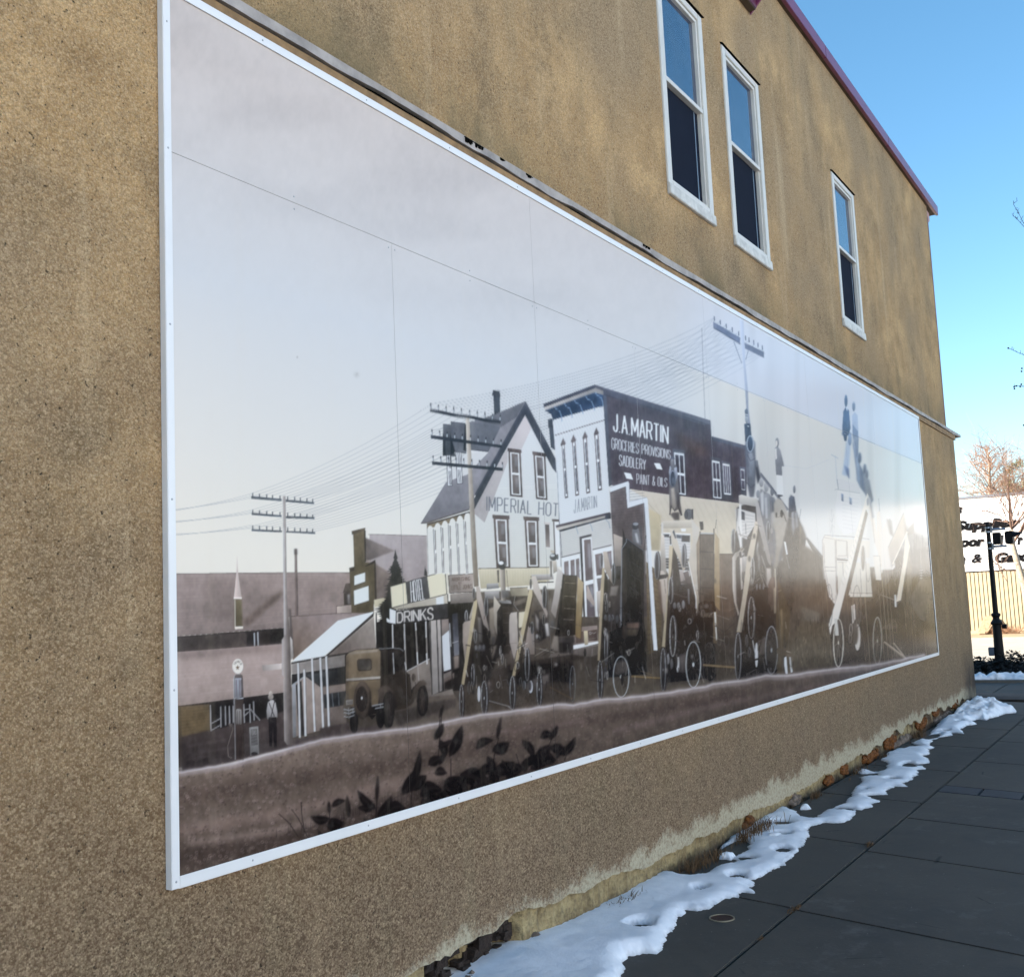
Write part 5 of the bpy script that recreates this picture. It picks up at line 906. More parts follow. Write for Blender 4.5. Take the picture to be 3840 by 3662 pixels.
# ---- machine 5
P("238,310 258,304 372,336 388,372 382,398 360,392 240,370",(206,208,206),2,1,(168,168,168),"300,310 300,390"); P("228,405 358,440 362,520 300,620 298,690 264,760 250,700 222,560",(200,202,204),2); HATCH((262,430),(355,455),(330,640),(266,700),9,2.5,(120,122,128),.7); P("255,425 281,434 283,496 257,488",(62,70,84)); LN("224,500 232,405 358,440",4,(96,100,110)); P("240,380 256,380 262,680 246,700",(212,216,218)); P("262,620 305,640 300,740 268,740",(58,58,62),3)
P("364,500 380,505 480,830 500,1160 520,1560 300,1610 250,1320 345,700",(46,44,47),4); P("380,560 470,780 474,830 396,820",(120,118,120),8,.6); P("440,845 476,848 482,920 444,1000",(184,178,174),3); P("360,620 372,600 384,680 372,780",(190,192,194),3); P("375,700 395,760 396,880 380,860",(150,150,152),4); P("300,770 330,760 320,900 310,860",(196,192,186),3)
P("190,770 210,735 240,720 258,688 282,705 262,735 225,768 214,800 220,1100 240,1180 234,1205 205,1100 192,1000",(196,194,190),2,1,(160,156,150),"195,900 222,900"); LN("215,790 222,1100",3,(110,106,104)); P("245,770 262,770 268,1000 255,1010",(196,192,188),2); P("262,765 300,760 290,870 268,880",(170,168,168),2); P("264,880 280,890 275,960 262,940",(56,54,58),2)
P("384,512 392,560 268,1310 258,1322",(66,60,60)); P("360,500 383,505 376,580 256,1322 222,1322 262,1080 300,760",(204,196,182),0,1,(172,164,148),"370,510 240,1310"); P("362,362 388,378 478,800 474,832 452,800 372,500",(184,184,188),0,1,(150,146,144),"375,370 465,810")
DISC(493,1035,42,125,(98,84,80),2); P("455,980 480,915 500,925 505,960 470,1100",(124,106,98),4); LN("506,850 512,980 505,1180",7,(196,190,176),2); P("495,1000 512,980 512,1180 500,1180",(170,160,140),3)
RING(196,650,15,92,6,(176,182,188),fill=(86,88,94),thick=5,tc=(80,80,84)); RING(455,580,13,82,6,(176,184,192),fill=(58,60,68)); RING(341,865,14,98,6,(188,192,196),fill=(72,70,72),thick=None); RING(330,1215,25,156,5,(190,194,198),fill=(58,55,56),spokes=9,sc=(110,110,112),hub=.12,thick=8,tc=(90,88,90)); RING(297,1385,9,46,4,(140,144,150)); RING(316,1470,9,38,4,(136,140,146)); DISC(369,1490,11,92,(198,204,210),1); LN("340,1380 362,1490",6,(180,186,192),1)
for x in (372,395,420): DISC(x,985,7,24,(120,124,130),1)
P("380,1380 440,1360 440,1480 390,1500",(96,88,86),6); P("300,1530 440,1500 440,1515 300,1545",(60,54,54),2)
RING(232,1500,25,176,6,(160,166,174),fill=(52,49,50),thick=12,tc=(58,55,56),spokes=8,sc=(92,90,90),hub=.1); RING(480,1455,48,180,6,(160,168,176),fill=(58,57,60),spokes=9,sc=(96,98,102),hub=.13); RING(625,1440,22,140,4,(124,124,126),a=.7); 
P("520,1440 600,1450 715,1510 715,1535 600,1500 520,1480",(112,100,86),2); LN("590,1462 712,1500",5,(176,172,162))
# rods, belts and shafts among the machines
fr('K')
for (x0,y0,x1,y1,n) in ((1740,2290,1910,2600,46),(1930,2300,2140,2560,52),(2260,2230,2330,2540,22),(2490,2160,2690,2560,52),(2760,1960,2880,2520,46),(2880,1900,2960,2400,18),(2090,2420,2240,2560,10),(2330,2420,2420,2560,14)):
    for k in range(n):
        x=_ar.uniform(x0,x1); y=_ar.uniform(y0,y1); L_=_ar.uniform(10,60); th=_ar.choice([1.45,1.5,1.62,1.3,1.2,.3,2.6])+_ar.uniform(-.1,.1)
        c=_ar.choice([(170,168,164),(132,126,120),(96,88,82),(30,28,30),(24,23,26),(190,190,190)])
        if k%5==0: RING(x,y,_ar.uniform(3,7),_ar.uniform(9,24),1.8,c,fill=(44,42,44) if k%2 else None)
        elif k%7==0: DISC(x,y,_ar.uniform(3,7),_ar.uniform(6,16),c,2,.7)
        else: LN([(x,y),(x+L_*math.cos(th),y+L_*math.sin(th))],_ar.uniform(1.2,4.5),c,0,_ar.uniform(.35,.75))
fr('I')
# shed at right
P("700,520 735,620 860,770 860,1190 620,1180 700,900 690,700",(66,64,64),10,.9); P("745,640 775,690 860,790 860,1000 800,1000 730,760",(92,88,84),8,.8); P("736,632 800,752 724,752 728,700",(208,212,214)); LN("738,626 800,700 862,775",16,(112,110,112),1); LN("724,757 806,757",6,(70,68,70)); P("780,782 796,782 826,1206 806,1206",(208,212,214),1); LN("705,1015 718,1080 722,1160",10,(120,118,116),2); LN("755,1020 772,1080 782,1160",12,(112,110,108),2); LN("724,1168 800,1158",5,(112,108,104))
# field at right
fr('E')
P("150,1060 250,1130 300,1380 300,1480 640,1380 735,1370 790,1255 838,1245 872,1660 720,1690 400,1720 350,1735 110,1750 90,1500",(92,86,80),10,1,(84,76,70),"400,1300 400,1720")
P("150,1400 250,1440 250,1490 150,1490",(120,116,108),10); P("150,1480 330,1500 330,1720 100,1740 90,1600",(100,92,80),8)
OPS.append(('g',pts("100,1460 420,1470 420,1700 100,1730"),520,(158,148,128),(48,45,44),50/1.4425)); OPS.append(('g',pts("560,1400 870,1330 872,1640 560,1690"),420,(128,122,116),(44,42,44),60/1.4425))
P("640,1090 740,1100 738,1380 640,1330",(70,70,74),12); P("735,1370 792,1252 856,1250 868,1500 800,1480",(128,122,116),5); P("790,1090 838,1080 852,1240 780,1250",(100,102,108),8); P("700,960 830,1040 845,1240 740,1240 650,1100",(134,136,144),16,.8)
for k in range(26):
    x=742+k*4.2; LN([(x,rnd.uniform(1010,1120)),(x+2,1245)],3,(86,90,98),2,.6)
LN("796,1100 800,1260",2,(180,184,188))
for y in (1208,1222,1236,1250): LN([(792,y),(808,y)],3,(196,198,200))
for k in range(22):
    x=768+k*4; LN([(x,rnd.uniform(1290,1330)),(x+1,rnd.uniform(1350,1400))],2,(78,76,78),1,.7)
P("570,1500 870,1490 870,1510 570,1530",(100,92,88),6,.6)
# big thresher
P("300,1340 540,1360 640,1240 700,1370 560,1560 470,1700 330,1740 300,1500",(82,76,74),8,.9); P("400,1200 560,1190 600,1370 520,1450 380,1560 340,1560",(96,90,88),6)
P("335,860 350,772 470,792 478,890 440,1000 380,1018 345,950",(206,212,220)); HATCH((370,800),(466,815),(440,1000),(376,985),9,1.6,(168,172,184),.6); P("367,792 380,798 380,838 368,832",(110,136,176)); P("410,812 425,820 425,855 412,850",(124,148,186)); P("352,712 462,744 472,790 462,788 356,766",(196,202,212),2); LN("345,715 352,770",3,(112,120,140)); LN("332,775 338,770 470,792",2,(130,136,150))
P("425,500 440,540 470,640 500,700 540,830 520,860 500,800 470,760 452,690",(96,118,156),5); P("448,560 465,640 470,760 450,720",(130,156,196),5); DISC(467,600,9,30,(74,96,136),3); DISC(495,660,9,28,(84,100,132),3); DISC(505,690,9,28,(100,112,140),3); P("485,690 520,720 540,830 500,800",(120,130,150),5); 
# two people on top, their blue partly reflected sky kept in the paint
P("378,350 392,322 410,345 418,440 412,462 400,470 398,510 384,510 372,450",(64,100,150),2); DISC(393,292,9,34,(84,120,166),1); P("392,328 400,325 400,350",(200,216,232)); P("426,372 440,352 456,372 462,500 460,580 446,600 440,500 428,480",(120,142,178),2); DISC(435,322,9,28,(110,134,168),1); P("372,460 420,465 420,480 372,478",(50,80,126),3)
P("396,500 420,520 410,640 395,700 372,690 385,600",(150,176,214),3); RING(414,500,10,34,3,(110,144,192),fill=(120,150,196)); P("384,640 410,660 412,716 396,690",(88,116,166),4); LN("432,480 455,600",8,(90,114,156),3)
P("264,1052 276,1020 300,1020 338,1032 344,1345 332,1392 300,1350 270,1190",(210,210,206)); P("336,1034 522,1050 522,1140 338,1140",(208,208,204)); P("344,1160 410,1158 424,1340 350,1352",(208,208,202)); P("415,1165 520,1170 536,1352 414,1352",(206,206,200))
for s in ("265,1050 270,1190 300,1350 332,1392","275,1030 334,1042 340,1340 330,1372 306,1340 278,1190 273,1060","276,1190 336,1192","276,1210 336,1212","264,1048 278,1018 420,1026 520,1040","340,1040 345,1350","345,1045 395,1050 396,1130 348,1130","400,1052 402,1140","340,1142 420,1144","350,1165 408,1165 420,1330","375,1165 382,1300","470,1200 478,1340","500,1160 506,1340","416,1330 534,1332"): LN(s,1.8,(110,92,90))
LN("345,1150 440,1156",8,(112,104,102),1)
P("562,900 575,880 592,1000 590,1200 570,1160 560,1050",(206,204,200)); P("585,1000 620,930 640,1080 660,1190 645,1205 600,1210 588,1180",(206,206,206)); P("540,1130 575,1130 586,1262 555,1260",(208,208,204)); LN("540,1130 575,1130 586,1262",2,(110,100,98)); P("590,1205 640,1205 632,1260 600,1300 585,1300",(130,124,120),4)
LN("640,1205 600,1300 555,1390",3,(110,104,102)); LN("640,1200 660,1290",3,(140,134,130)); LN("655,1270 690,1190",3,(140,136,134)); LN("580,1340 660,1370",3,(170,164,156)); P("655,1340 664,1340 667,1408 657,1405",(206,210,212))
P("620,1090 705,898 718,1010 640,1200 628,1130",(196,188,178),3,1,(160,156,156),"650,1000 640,1180"); LN("622,1085 705,898",2,(110,108,112)); P("718,1000 762,945 760,1010 730,1020",(170,166,164),2); P("705,905 722,1010 742,1150 752,1240 730,1400 718,1390 724,1160",(150,142,132),4); P("718,990 738,1080 690,1370 664,1380 702,1160",(214,208,196),1); LN("725,1000 645,1175",6,(214,212,206))
P("492,860 512,902 405,1350 352,1470 340,1480",(130,124,118),2,1,(84,78,76),"500,900 400,1400"); P("508,790 526,832 518,880 500,880 352,1472 318,1508 308,1560 300,1500 330,1400 455,980",(216,216,212)); P("516,870 530,850 568,1050 572,1130 548,1060",(206,204,200),1); DISC(511,838,6,22,(150,156,168),1)
P("510,800 526,820 545,920 535,930",(150,160,176),3); P("330,1470 345,1470 355,1560 335,1560",(200,202,200))
for k in range(12):
    t=k/12; x=395+(500-395)*(1-t)-45*0; LN([(470-110*t,960+330*t),(480-110*t,985+330*t)],3,(176,176,172),0,.6)
RING(318,955,15,80,4,(196,200,206),spokes=6,sc=(150,152,160),hub=.15); RING(580,955,11,60,3,(200,202,206)); RING(485,1142,14,72,4,(206,206,204),fill=(140,134,130),spokes=6,sc=(180,178,174)); RING(513,1238,9,34,3,(186,184,180)); DISC(545,1235,6,24,(130,126,124),1)
DISC(455,1570,16,72,(202,200,196),1); DISC(445,1550,14,60,(100,94,90),3); P("422,1400 440,1390 445,1470 428,1500",(200,198,194),1); RING(452,1405,24,118,4,(140,132,128),spokes=9,sc=(170,164,158),hub=.12); RING(300,1400,22,120,3,(110,104,102),spokes=7,sc=(104,98,96),a=.8); RING(420,1530,9,34,3,(176,174,170)); RING(416,1570,8,32,3,(150,148,146))
RING(352,1600,29,133,5,(208,208,200),spokes=7,sc=(170,168,160),hub=.1); RING(563,1590,25,130,4,(196,198,190),spokes=7,sc=(150,148,142),hub=.1); RING(650,1540,18,70,2,(130,128,128),a=.6)
LN("598,1595 720,1688",11,(150,138,124)); LN("600,1592 716,1680",3,(196,188,176)); LN("650,1600 722,1690",6,(176,166,152))
LN("528,860 545,1030 548,1060",2,(150,146,144)); LN("570,820 575,890",2,(110,116,130)); LN("630,930 640,1000",3,(100,98,100)); P("612,930 640,940 650,1030 630,1010",(150,150,152),4)
# small telegraph pole + boy wires
LN("335,590 345,740",2,(150,168,196)); LN("312,582 352,604",3,(140,160,192)); LN("50,640 180,660 300,610",2,(160,176,204),0,.5)
# ---- the road
fr('K')
edge=[(640,2898),(678,2895),(885,2859),(1015,2825),(1205,2773),(1378,2747),(1533,2730),(1660,2708),(1730,2692),(1800,2678),(1890,2668),(1990,2655),(2090,2641),(2150,2642),(2252,2623),(2338,2616),(2474,2599),(2619,2578),(2700,2558),(2798,2548),(2873,2531),(2974,2530),(3050,2516),(3143,2503),(3206,2499),(3288,2492),(3380,2472),(3470,2452)]
P(edge+[(3520,2470),(3520,2520),(2600,2760),(1600,3060),(640,3400)],(124,110,100),0,1,(92,81,74),[(1400,2740),(1500,3080)])
for L,w,c,a in (([(660,2990),(1000,2940),(1500,2860),(2000,2760)],60,(80,66,60),.5),([(660,3110),(1000,3060),(1400,2960),(1700,2890)],44,(158,136,128),.45),([(660,3220),(900,3190),(1300,3080),(1700,2960),(2100,2850)],70,(66,54,50),.55),([(700,3160),(1000,3120),(1250,3060)],26,(178,158,150),.45),([(1900,2740),(2300,2690),(2800,2600)],26,(80,66,62),.5),([(2300,2740),(2700,2640),(3200,2550)],20,(132,114,116),.4),([(1500,2800),(1900,2740),(2200,2700)],18,(140,122,118),.4)):
    _add('p',strip(L,w),c,w*.4,a)
OPS.append(('c',[(640,2905),(1205,2780),(2150,2648),(3206,2503),(3480,2456),(3510,2470),(2600,2760),(1600,3060),(640,3390)],0))
def jitter(L,a,st=14):
    out=[]
    for i in range(len(L)-1):
        n=max(1,int(math.hypot(L[i+1][0]-L[i][0],L[i+1][1]-L[i][1])/st))
        for k in range(n): p=lerp(L[i],L[i+1],k/n); out.append((p[0],p[1]+rnd.uniform(-a,a)))
    return out+[L[-1]]
J=jitter(edge,2.2,24)
_add('p',strip([(x,y+5) for x,y in J],24),(178,168,172),6,.6); _add('p',strip([(x,y+1) for x,y in J],6),(208,208,214),2,.75)
# plants
fr('J')
leaf=(30,26,28)
def LF(s,b=2): P(s,leaf,b,1,(48,42,42),None) if False else P(s,leaf,b)
def leafp(x0,y0,x1,y1,w,bend=0):
    w*=1.3; x1+=(x1-x0)*.12; y1+=(y1-y0)*.12; n=7; dx,dy=x1-x0,y1-y0; L=math.hypot(dx,dy); nx,ny=-dy/L,dx/L; A=[];B=[]
    for i in range(n+1):
        t=i/n; ww=w*math.sin(math.pi*min(1,t*1.0))**.8*(1-.35*t); bx=bend*math.sin(math.pi*t)
        A.append((x0+dx*t+nx*(ww/2+bx),y0+dy*t+ny*(ww/2+bx))); B.append((x0+dx*t+nx*(-ww/2+bx),y0+dy*t+ny*(-ww/2+bx)))
    P(A+B[::-1],leaf,3); P([lerp(a_,b_,.35) for a_,b_ in zip(A,B)]+[lerp(a_,b_,.6) for a_,b_ in zip(A,B)][::-1],(62,54,52),4,.6)
P("520,700 700,640 900,600 1100,560 1300,480 1500,400 1700,330 1800,290 1800,330 1500,430 1100,560 700,690",(46,40,42),16,.7)
OPS.append(('g',pts("440,640 900,520 1300,400 1750,270 1750,310 1300,470 900,600 440,740"),230,(100,86,86),(34,29,31),70/1.157))
for s in ("740,600 736,540 735,470","600,620 560,560 515,520","640,620 600,540 570,500","625,600 615,520 612,470","935,560 940,480 945,370","1090,480 1095,380 1120,265","1205,300 1215,180 1225,60","1262,360 1262,280","1215,110 1210,150","1440,380 1450,270 1470,190","1690,300 1690,220 1715,150","1560,310 1545,260","1755,290 1770,240"): LN(s,4,(40,34,36),1.5)
for a in ((738,540,660,532,38,-14),(738,540,800,560,36,12),(735,545,770,600,50,0),(745,490,800,465,26,-8),(820,540,812,450,20,0),(735,520,732,470,14,0),(938,500,865,425,34,-10),(935,480,865,492,34,-10),(940,470,945,365,16,0),(940,540,1000,450,38,8),(990,515,1060,505,50,-22),(1050,440,1110,335,50,6),(1085,420,1125,260,30,8),(1095,420,1150,360,50,-6),(1130,445,1215,420,60,-24),(1150,480,1215,460,50,-10),(1210,310,1240,250,20,0),(1190,200,1225,135,30,4),(1212,110,1227,50,12,0),(1163,310,1215,275,40,0),(1190,345,1240,345,38,-10),(1240,270,1215,205,34,4),(1255,275,1305,150,44,6),(1205,230,1262,200,22,6),(1235,430,1310,370,80,0),(1300,350,1400,390,74,-14),(1230,400,1290,440,40,0),(1370,240,1440,205,36,-14),(1440,250,1508,215,50,8),(1462,200,1478,110,16,0),(1420,270,1455,330,30,0),(1380,345,1450,340,44,-16),(1450,340,1530,300,56,8),(1540,300,1575,330,30,6),(1570,200,1618,270,34,-8),(1565,310,1620,270,34,8),(1630,270,1690,225,38,4),(1650,190,1700,180,34,-10),(1690,200,1722,142,22,4),(1690,230,1750,265,44,-12),(1750,270,1798,195,30,5),(1670,300,1715,290,44,-12),(1500,370,1560,340,34,-8),(1420,400,1400,360,36,0),(1610,330,1680,300,34,-6)):
    leafp(*a)
for k in range(46):
    u=_ar.random(); x=640+u*1080; y=690-u*400+_ar.uniform(-10,14); leafp(x,y,x+_ar.uniform(-50,50),y-_ar.uniform(25,70),_ar.uniform(16,34),_ar.uniform(-8,8))
# slight specks on the sky, age marks
fr('K')
for x,y in ((1115,1338),(1338,1404)): DISC(x,y,3,3,(140,138,138),1,.5)
DISC(1338,1404,10,10,(160,160,160),5,.25)



# ---- rasterise the sketch, then read it off at every vertex of the panels
SC = 0.6; SX0, SY0, SX1, SY1 = 600, -120, 3540, 3360
CW, CH = int((SX1 - SX0) * SC), int((SY1 - SY0) * SC)
canvas = np.zeros((CH, CW, 3), np.float32)
def cover(pts, blur=0.0):
    P_ = (np.array(pts, float) - (SX0, SY0)) * SC; pad = int(blur * SC * 2.2) + 2
    x0, y0 = np.floor(P_.min(0)).astype(int) - pad; x1, y1 = np.ceil(P_.max(0)).astype(int) + pad
    x0, y0, x1, y1 = max(x0, 0), max(y0, 0), min(x1, CW), min(y1, CH)
    if x1 <= x0 or y1 <= y0: return None
    w = x1 - x0; m = np.zeros((y1 - y0, w), np.float32); SS = 3
    xs0, ys0 = P_[:, 0], P_[:, 1]; xs1, ys1 = np.roll(xs0, -1), np.roll(ys0, -1)
    for r in range(y1 - y0):
        for s in range(SS):
            yy = y0 + r + (s + .5) / SS
            k = (ys0 > yy) != (ys1 > yy)
            if not k.any(): continue
            xi = np.sort(xs0[k] + (yy - ys0[k]) * (xs1[k] - xs0[k]) / (ys1[k] - ys0[k])) - x0
            for a, b in zip(xi[0::2], xi[1::2]):
                a = min(max(a, 0), w); b = min(max(b, 0), w)
                if b <= a: continue
                ia, ib = int(a), int(b)
                if ia == ib: m[r, ia] += (b - a) / SS
                else:
                    m[r, ia] += (ia + 1 - a) / SS; m[r, ia + 1:ib] += 1 / SS
                    if ib < w: m[r, ib] += (b - ib) / SS
    m = np.minimum(m, 1)
    rad = int(round(blur * SC * .6))
    for _ in range(3 if rad else 0):
        for ax in (0, 1):
            c = np.cumsum(np.pad(m, [(rad + 1, rad) if a == ax else (0, 0) for a in (0, 1)], mode='constant'), axis=ax)
            n = m.shape[ax]; m = (np.take(c, range(2 * rad + 1, 2 * rad + 1 + n), ax) - np.take(c, range(0, n), ax)) / (2 * rad + 1)
    return x0, y0, x1, y1, m
def fill(pts, col, blur=0, a=1.0, c2=None, g=None):
    if len(pts) < 3: return
    r = cover(pts, blur)
    if r is None: return
    x0, y0, x1, y1, m = r; reg = canvas[y0:y1, x0:x1]; c = np.array(col, np.float32)
    if c2 is not None:
        (gx0, gy0), (gx1, gy1) = g; dx, dy = gx1 - gx0, gy1 - gy0
        X_, Y_ = np.meshgrid((np.arange(x0, x1) + .5) / SC + SX0, (np.arange(y0, y1) + .5) / SC + SY0)
        t = np.clip(((X_ - gx0) * dx + (Y_ - gy0) * dy) / (dx * dx + dy * dy + 1e-6), 0, 1)[..., None]
        c = c * (1 - t) + np.array(c2, np.float32) * t
    mm = (m * a)[..., None]; reg[:] = reg * (1 - mm) + c * mm
X_, Y_ = np.meshgrid((np.arange(CW) + .5) / SC + SX0, (np.arange(CH) + .5) / SC + SY0)
def softnoise(seed, sx, sy):
    g = np.random.RandomState(seed).rand(64, 64); u = X_ / sx + 3; v = Y_ / sy + 7; i, j = np.floor(u).astype(int), np.floor(v).astype(int); fu, fv = u - i, v - j; fu = fu * fu * (3 - 2 * fu); fv = fv * fv * (3 - 2 * fv)
    G = lambda a, b: g[a % 64, b % 64]
    return (G(i, j) * (1 - fu) + G(i + 1, j) * fu) * (1 - fv) + (G(i, j + 1) * (1 - fu) + G(i + 1, j + 1) * fu) * fv
def ppaint():
    global canvas
    hrow = (Y_ - (.40 * (X_ - 744))); t = np.clip((Y_ - 200 - .30 * (X_ - 600)) / 1750, 0, 1)[..., None]
    top, mid, low = [np.array(c, np.float32) for c in (sky_top, sky_mid, sky_low)]
    canvas[:] = np.where(t < .45, top + (mid - top) * np.clip(t / .45, 0, 1), mid + (low - mid) * np.clip((t - .45) / .55, 0, 1))
    cl = (softnoise(1, 520, 190) * .6 + softnoise(2, 230, 110) * .4)
    fade = np.clip(1 - (Y_ - (.55 * (X_ - 600) + 120)) / 620, 0, 1)
    canvas -= (np.clip(cl - .42, 0, 1) * fade * 30 * np.clip((3000 - X_) / 1300, .25, 1))[..., None] * np.array([1.0, 1.0, .95], np.float32)
    rr = random.Random(3)
    for o in OPS:
        k = o[0]
        if k == 'p': fill(*o[1:])
        elif k == 'h':
            _, q, col, w, a, n, jit = o
            for i in range(n):
                t0 = (i + .5) / n + rr.uniform(-jit, jit) / n * .5; A = lerp(q[0], q[3], t0); B = lerp(q[1], q[2], t0)
                if jit:                                          # broken shingle lines
                    for s in range(5):
                        if rr.random() < .75: fill(strip([lerp(A, B, s / 5), lerp(A, B, (s + 1) / 5)], w * rr.uniform(.5, 1.2)), col, 0, a * rr.uniform(.3, 1))
                else: fill(strip([A, B], w), col, 0, a)
        elif k == 'g':
            _, q, n, c1, c2, h = o
            for i in range(n):
                u, v = rr.random(), rr.random(); x, y = lerp(lerp(q[0], q[1], u), lerp(q[3], q[2], u), v); l = h * rr.uniform(.3, 1); t = rr.random() ** 1.5; col = tuple(c1[j] * t + c2[j] * (1 - t) for j in range(3))
                fill([(x - 1.4, y), (x + 1.4, y), (x + rr.uniform(-4, 4), y - l)], col, 0, rr.uniform(.25, .8))
        elif k == 'c':
            q = o[1]; P_ = np.array(q); lo, hi = P_.min(0), P_.max(0); r = cover(q, 0); x0, y0, x1, y1, m = r
            for i in range(11000):
                x, y = rr.uniform(lo[0], hi[0]), rr.uniform(lo[1], hi[1]); cx, cy = int((x - SX0) * SC), int((y - SY0) * SC)
                if not (x0 <= cx < x1 and y0 <= cy < y1) or m[cy - y0, cx - x0] < .5: continue
                near = 1 - min(1, (x - 600) / 2600); s = (2.0 + 5 * near) * rr.uniform(.6, 1.2)
                c = rr.choice([(168, 150, 148), (150, 134, 132), (132, 116, 114)]); ring = EL(x, y, s, s * .8, 8)
                fill(ring + [ring[0]] + EL(x, y, s * .55, s * .42, 8)[::-1], c, 0, rr.uniform(.16, .55))
                if i % 3 == 0: fill(EL(x + s, y + s, s * .7, s * .6, 6), (52, 42, 44), 0, .3)
    bl = canvas.copy()                                           # airbrush bleed: tones drift softly into each other inside the picture
    for _ in range(2):
        for ax in (0, 1):
            R2 = 9; pd = [(0, 0)] * 3; pd[ax] = (R2 + 1, R2); cs_ = np.cumsum(np.pad(bl, pd, mode='edge'), axis=ax, dtype=np.float64); n_ = bl.shape[ax]
            bl = ((np.take(cs_, range(2 * R2 + 1, 2 * R2 + 1 + n_), ax) - np.take(cs_, range(0, n_), ax)) / (2 * R2 + 1)).astype(np.float32)
    bm_ = (np.clip(1.35 - canvas.mean(2) / 170, 0, 1) * .34)[..., None]; canvas = canvas * (1 - bm_) + bl * bm_
    g_ = canvas.mean(2, keepdims=True); canvas = g_ + (canvas - g_) * .78                                     # muted sepia
    sea = Y_ - (568 + .4139 * (X_ - 630)); warm = np.clip((X_ - 2500) / 250, 0, 1) * np.clip(sea / 3, 0, 1) * np.clip(1 - sea / 520, 0, 1) * np.clip(canvas.mean(2) / 190 - .5, 0, 1) * .6
    canvas = canvas * (1 - warm[..., None]) + np.array((228, 222, 206), np.float32) * warm[..., None]; cool = (np.clip((X_ - 2500) / 250, 0, 1) * (sea < 0) * .5 * (canvas.mean(2) > 150))[..., None]
    canvas = canvas * (1 - cool) + np.array((204, 212, 228), np.float32) * cool  # sky reflection on the far upper sheets, painted in as a cool tint
    body = np.clip(1.1 - canvas.mean(2) / 190, 0, 1); mott_ = softnoise(21, 26, 34) * .6 + softnoise(22, 9, 13) * .4   # sprayed mottling in the darker paint
    canvas *= (1 + (mott_ - .5) * .42 * body)[..., None]
    for i in range(CH):                                          # carry the paint out to the panel edges
        yy = (i + .5) / SC + SY0; cl_ = int((640 + max(0, (yy - 560)) * .0165 - SX0) * SC) + 2; cr_ = int((3456 + (yy - 1738) * .0675 - SX0) * SC) - 3
        canvas[i, :cl_] = canvas[i, cl_]; cr_ = min(CW - 1, max(10, cr_)); canvas[i, cr_:] = canvas[i, cr_]
    # weathering: faint water runs down the far half
    run = softnoise(9, 34, 900); canvas *= (1 - .05 * np.clip(run - .55, 0, 1) * np.clip((X_ - 2500) / 400, 0, 1) * 3)[..., None] * np.ones(3, np.float32)

# ---- the painted panels: 4 x 8 ft sheets below, 2 x 8 ft sheets above
FT = .3048; TW, TH = 40 * FT, 10 * FT
Hs = SKETCH_H                                # sketch-sheet coordinates of a point of the wall plane
def sketch_at(x, z):
    w = Hs[2][0] * x + Hs[2][1] * z + Hs[2][2]
    return (Hs[0][0] * x + Hs[0][1] * z + Hs[0][2]) / w, (Hs[1][0] * x + Hs[1][1] * z + Hs[1][2]) / w
ppaint()
lin = np.clip(canvas / 255, 0, 1); lin = np.where(lin <= .04045, lin / 12.92, ((lin + .055) / 1.055) ** 2.4).astype(np.float32)
lin = lin ** 1.22
k3 = (np.pad(lin, ((0, 1), (0, 1), (0, 0)), mode='edge')); lin = (k3[:-1, :-1] + k3[1:, :-1] + k3[:-1, 1:] + k3[1:, 1:]) / 4
def sample(sx, sy):
    u = np.clip((sx - SX0) * SC - 1.0, 0, CW - 1.01); v = np.clip((sy - SY0) * SC - 1.0, 0, CH - 1.01)
    i, j = v.astype(int), u.astype(int); fv, fu = (v - i)[..., None], (u - j)[..., None]
    return (lin[i, j] * (1 - fu) + lin[i, j + 1] * fu) * (1 - fv) + (lin[i + 1, j] * (1 - fu) + lin[i + 1, j + 1] * fu) * fv

def mural_paint_mat():
    m, nt, b = nodes('airbrushed_panel'); p = geo(nt)
    at = N(nt, 'Attribute', attribute_name='paint'); x, y, z = sep(nt, p)
    run = noise(nt, p, 3.0, 4, .6, (3.5, 1, .10)); dust = noise(nt, p, 14, 4, .6)
    c = mix(nt, math_(nt, 'MULTIPLY', ramp(nt, run, .56, .72, 0, .22), ramp(nt, x, 6.5, 9.5, .15, 1)), at.outputs['Color'], sr((200, 192, 172)))
    c = mix(nt, ramp(nt, dust, .5, .8, 0, .05), c, sr((190, 186, 180)))
    hs = N(nt, 'MixRGB') if False else None
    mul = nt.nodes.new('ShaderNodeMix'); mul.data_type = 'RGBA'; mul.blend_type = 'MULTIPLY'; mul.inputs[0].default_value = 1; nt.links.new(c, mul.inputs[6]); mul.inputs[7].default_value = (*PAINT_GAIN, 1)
    nt.links.new(mul.outputs[2], b.inputs['Base Color'])
    b.inputs['Roughness'].default_value = PAINT_ROUGH; b.inputs['IOR'].default_value = 1.165
    wob = noise(nt, p, 1.6, 2); peel = noise(nt, p, 420, 2)
    bump(nt, b, math_(nt, 'ADD', wob, math_(nt, 'MULTIPLY', peel, .006)), .12, .02)
    return m
MP = mural_paint_mat()
mural = empty('mural', (TW / 2, 0, 0)); tag(mural, 'long white-framed airbrushed mural of an old main street screwed to the stucco wall', 'mural')
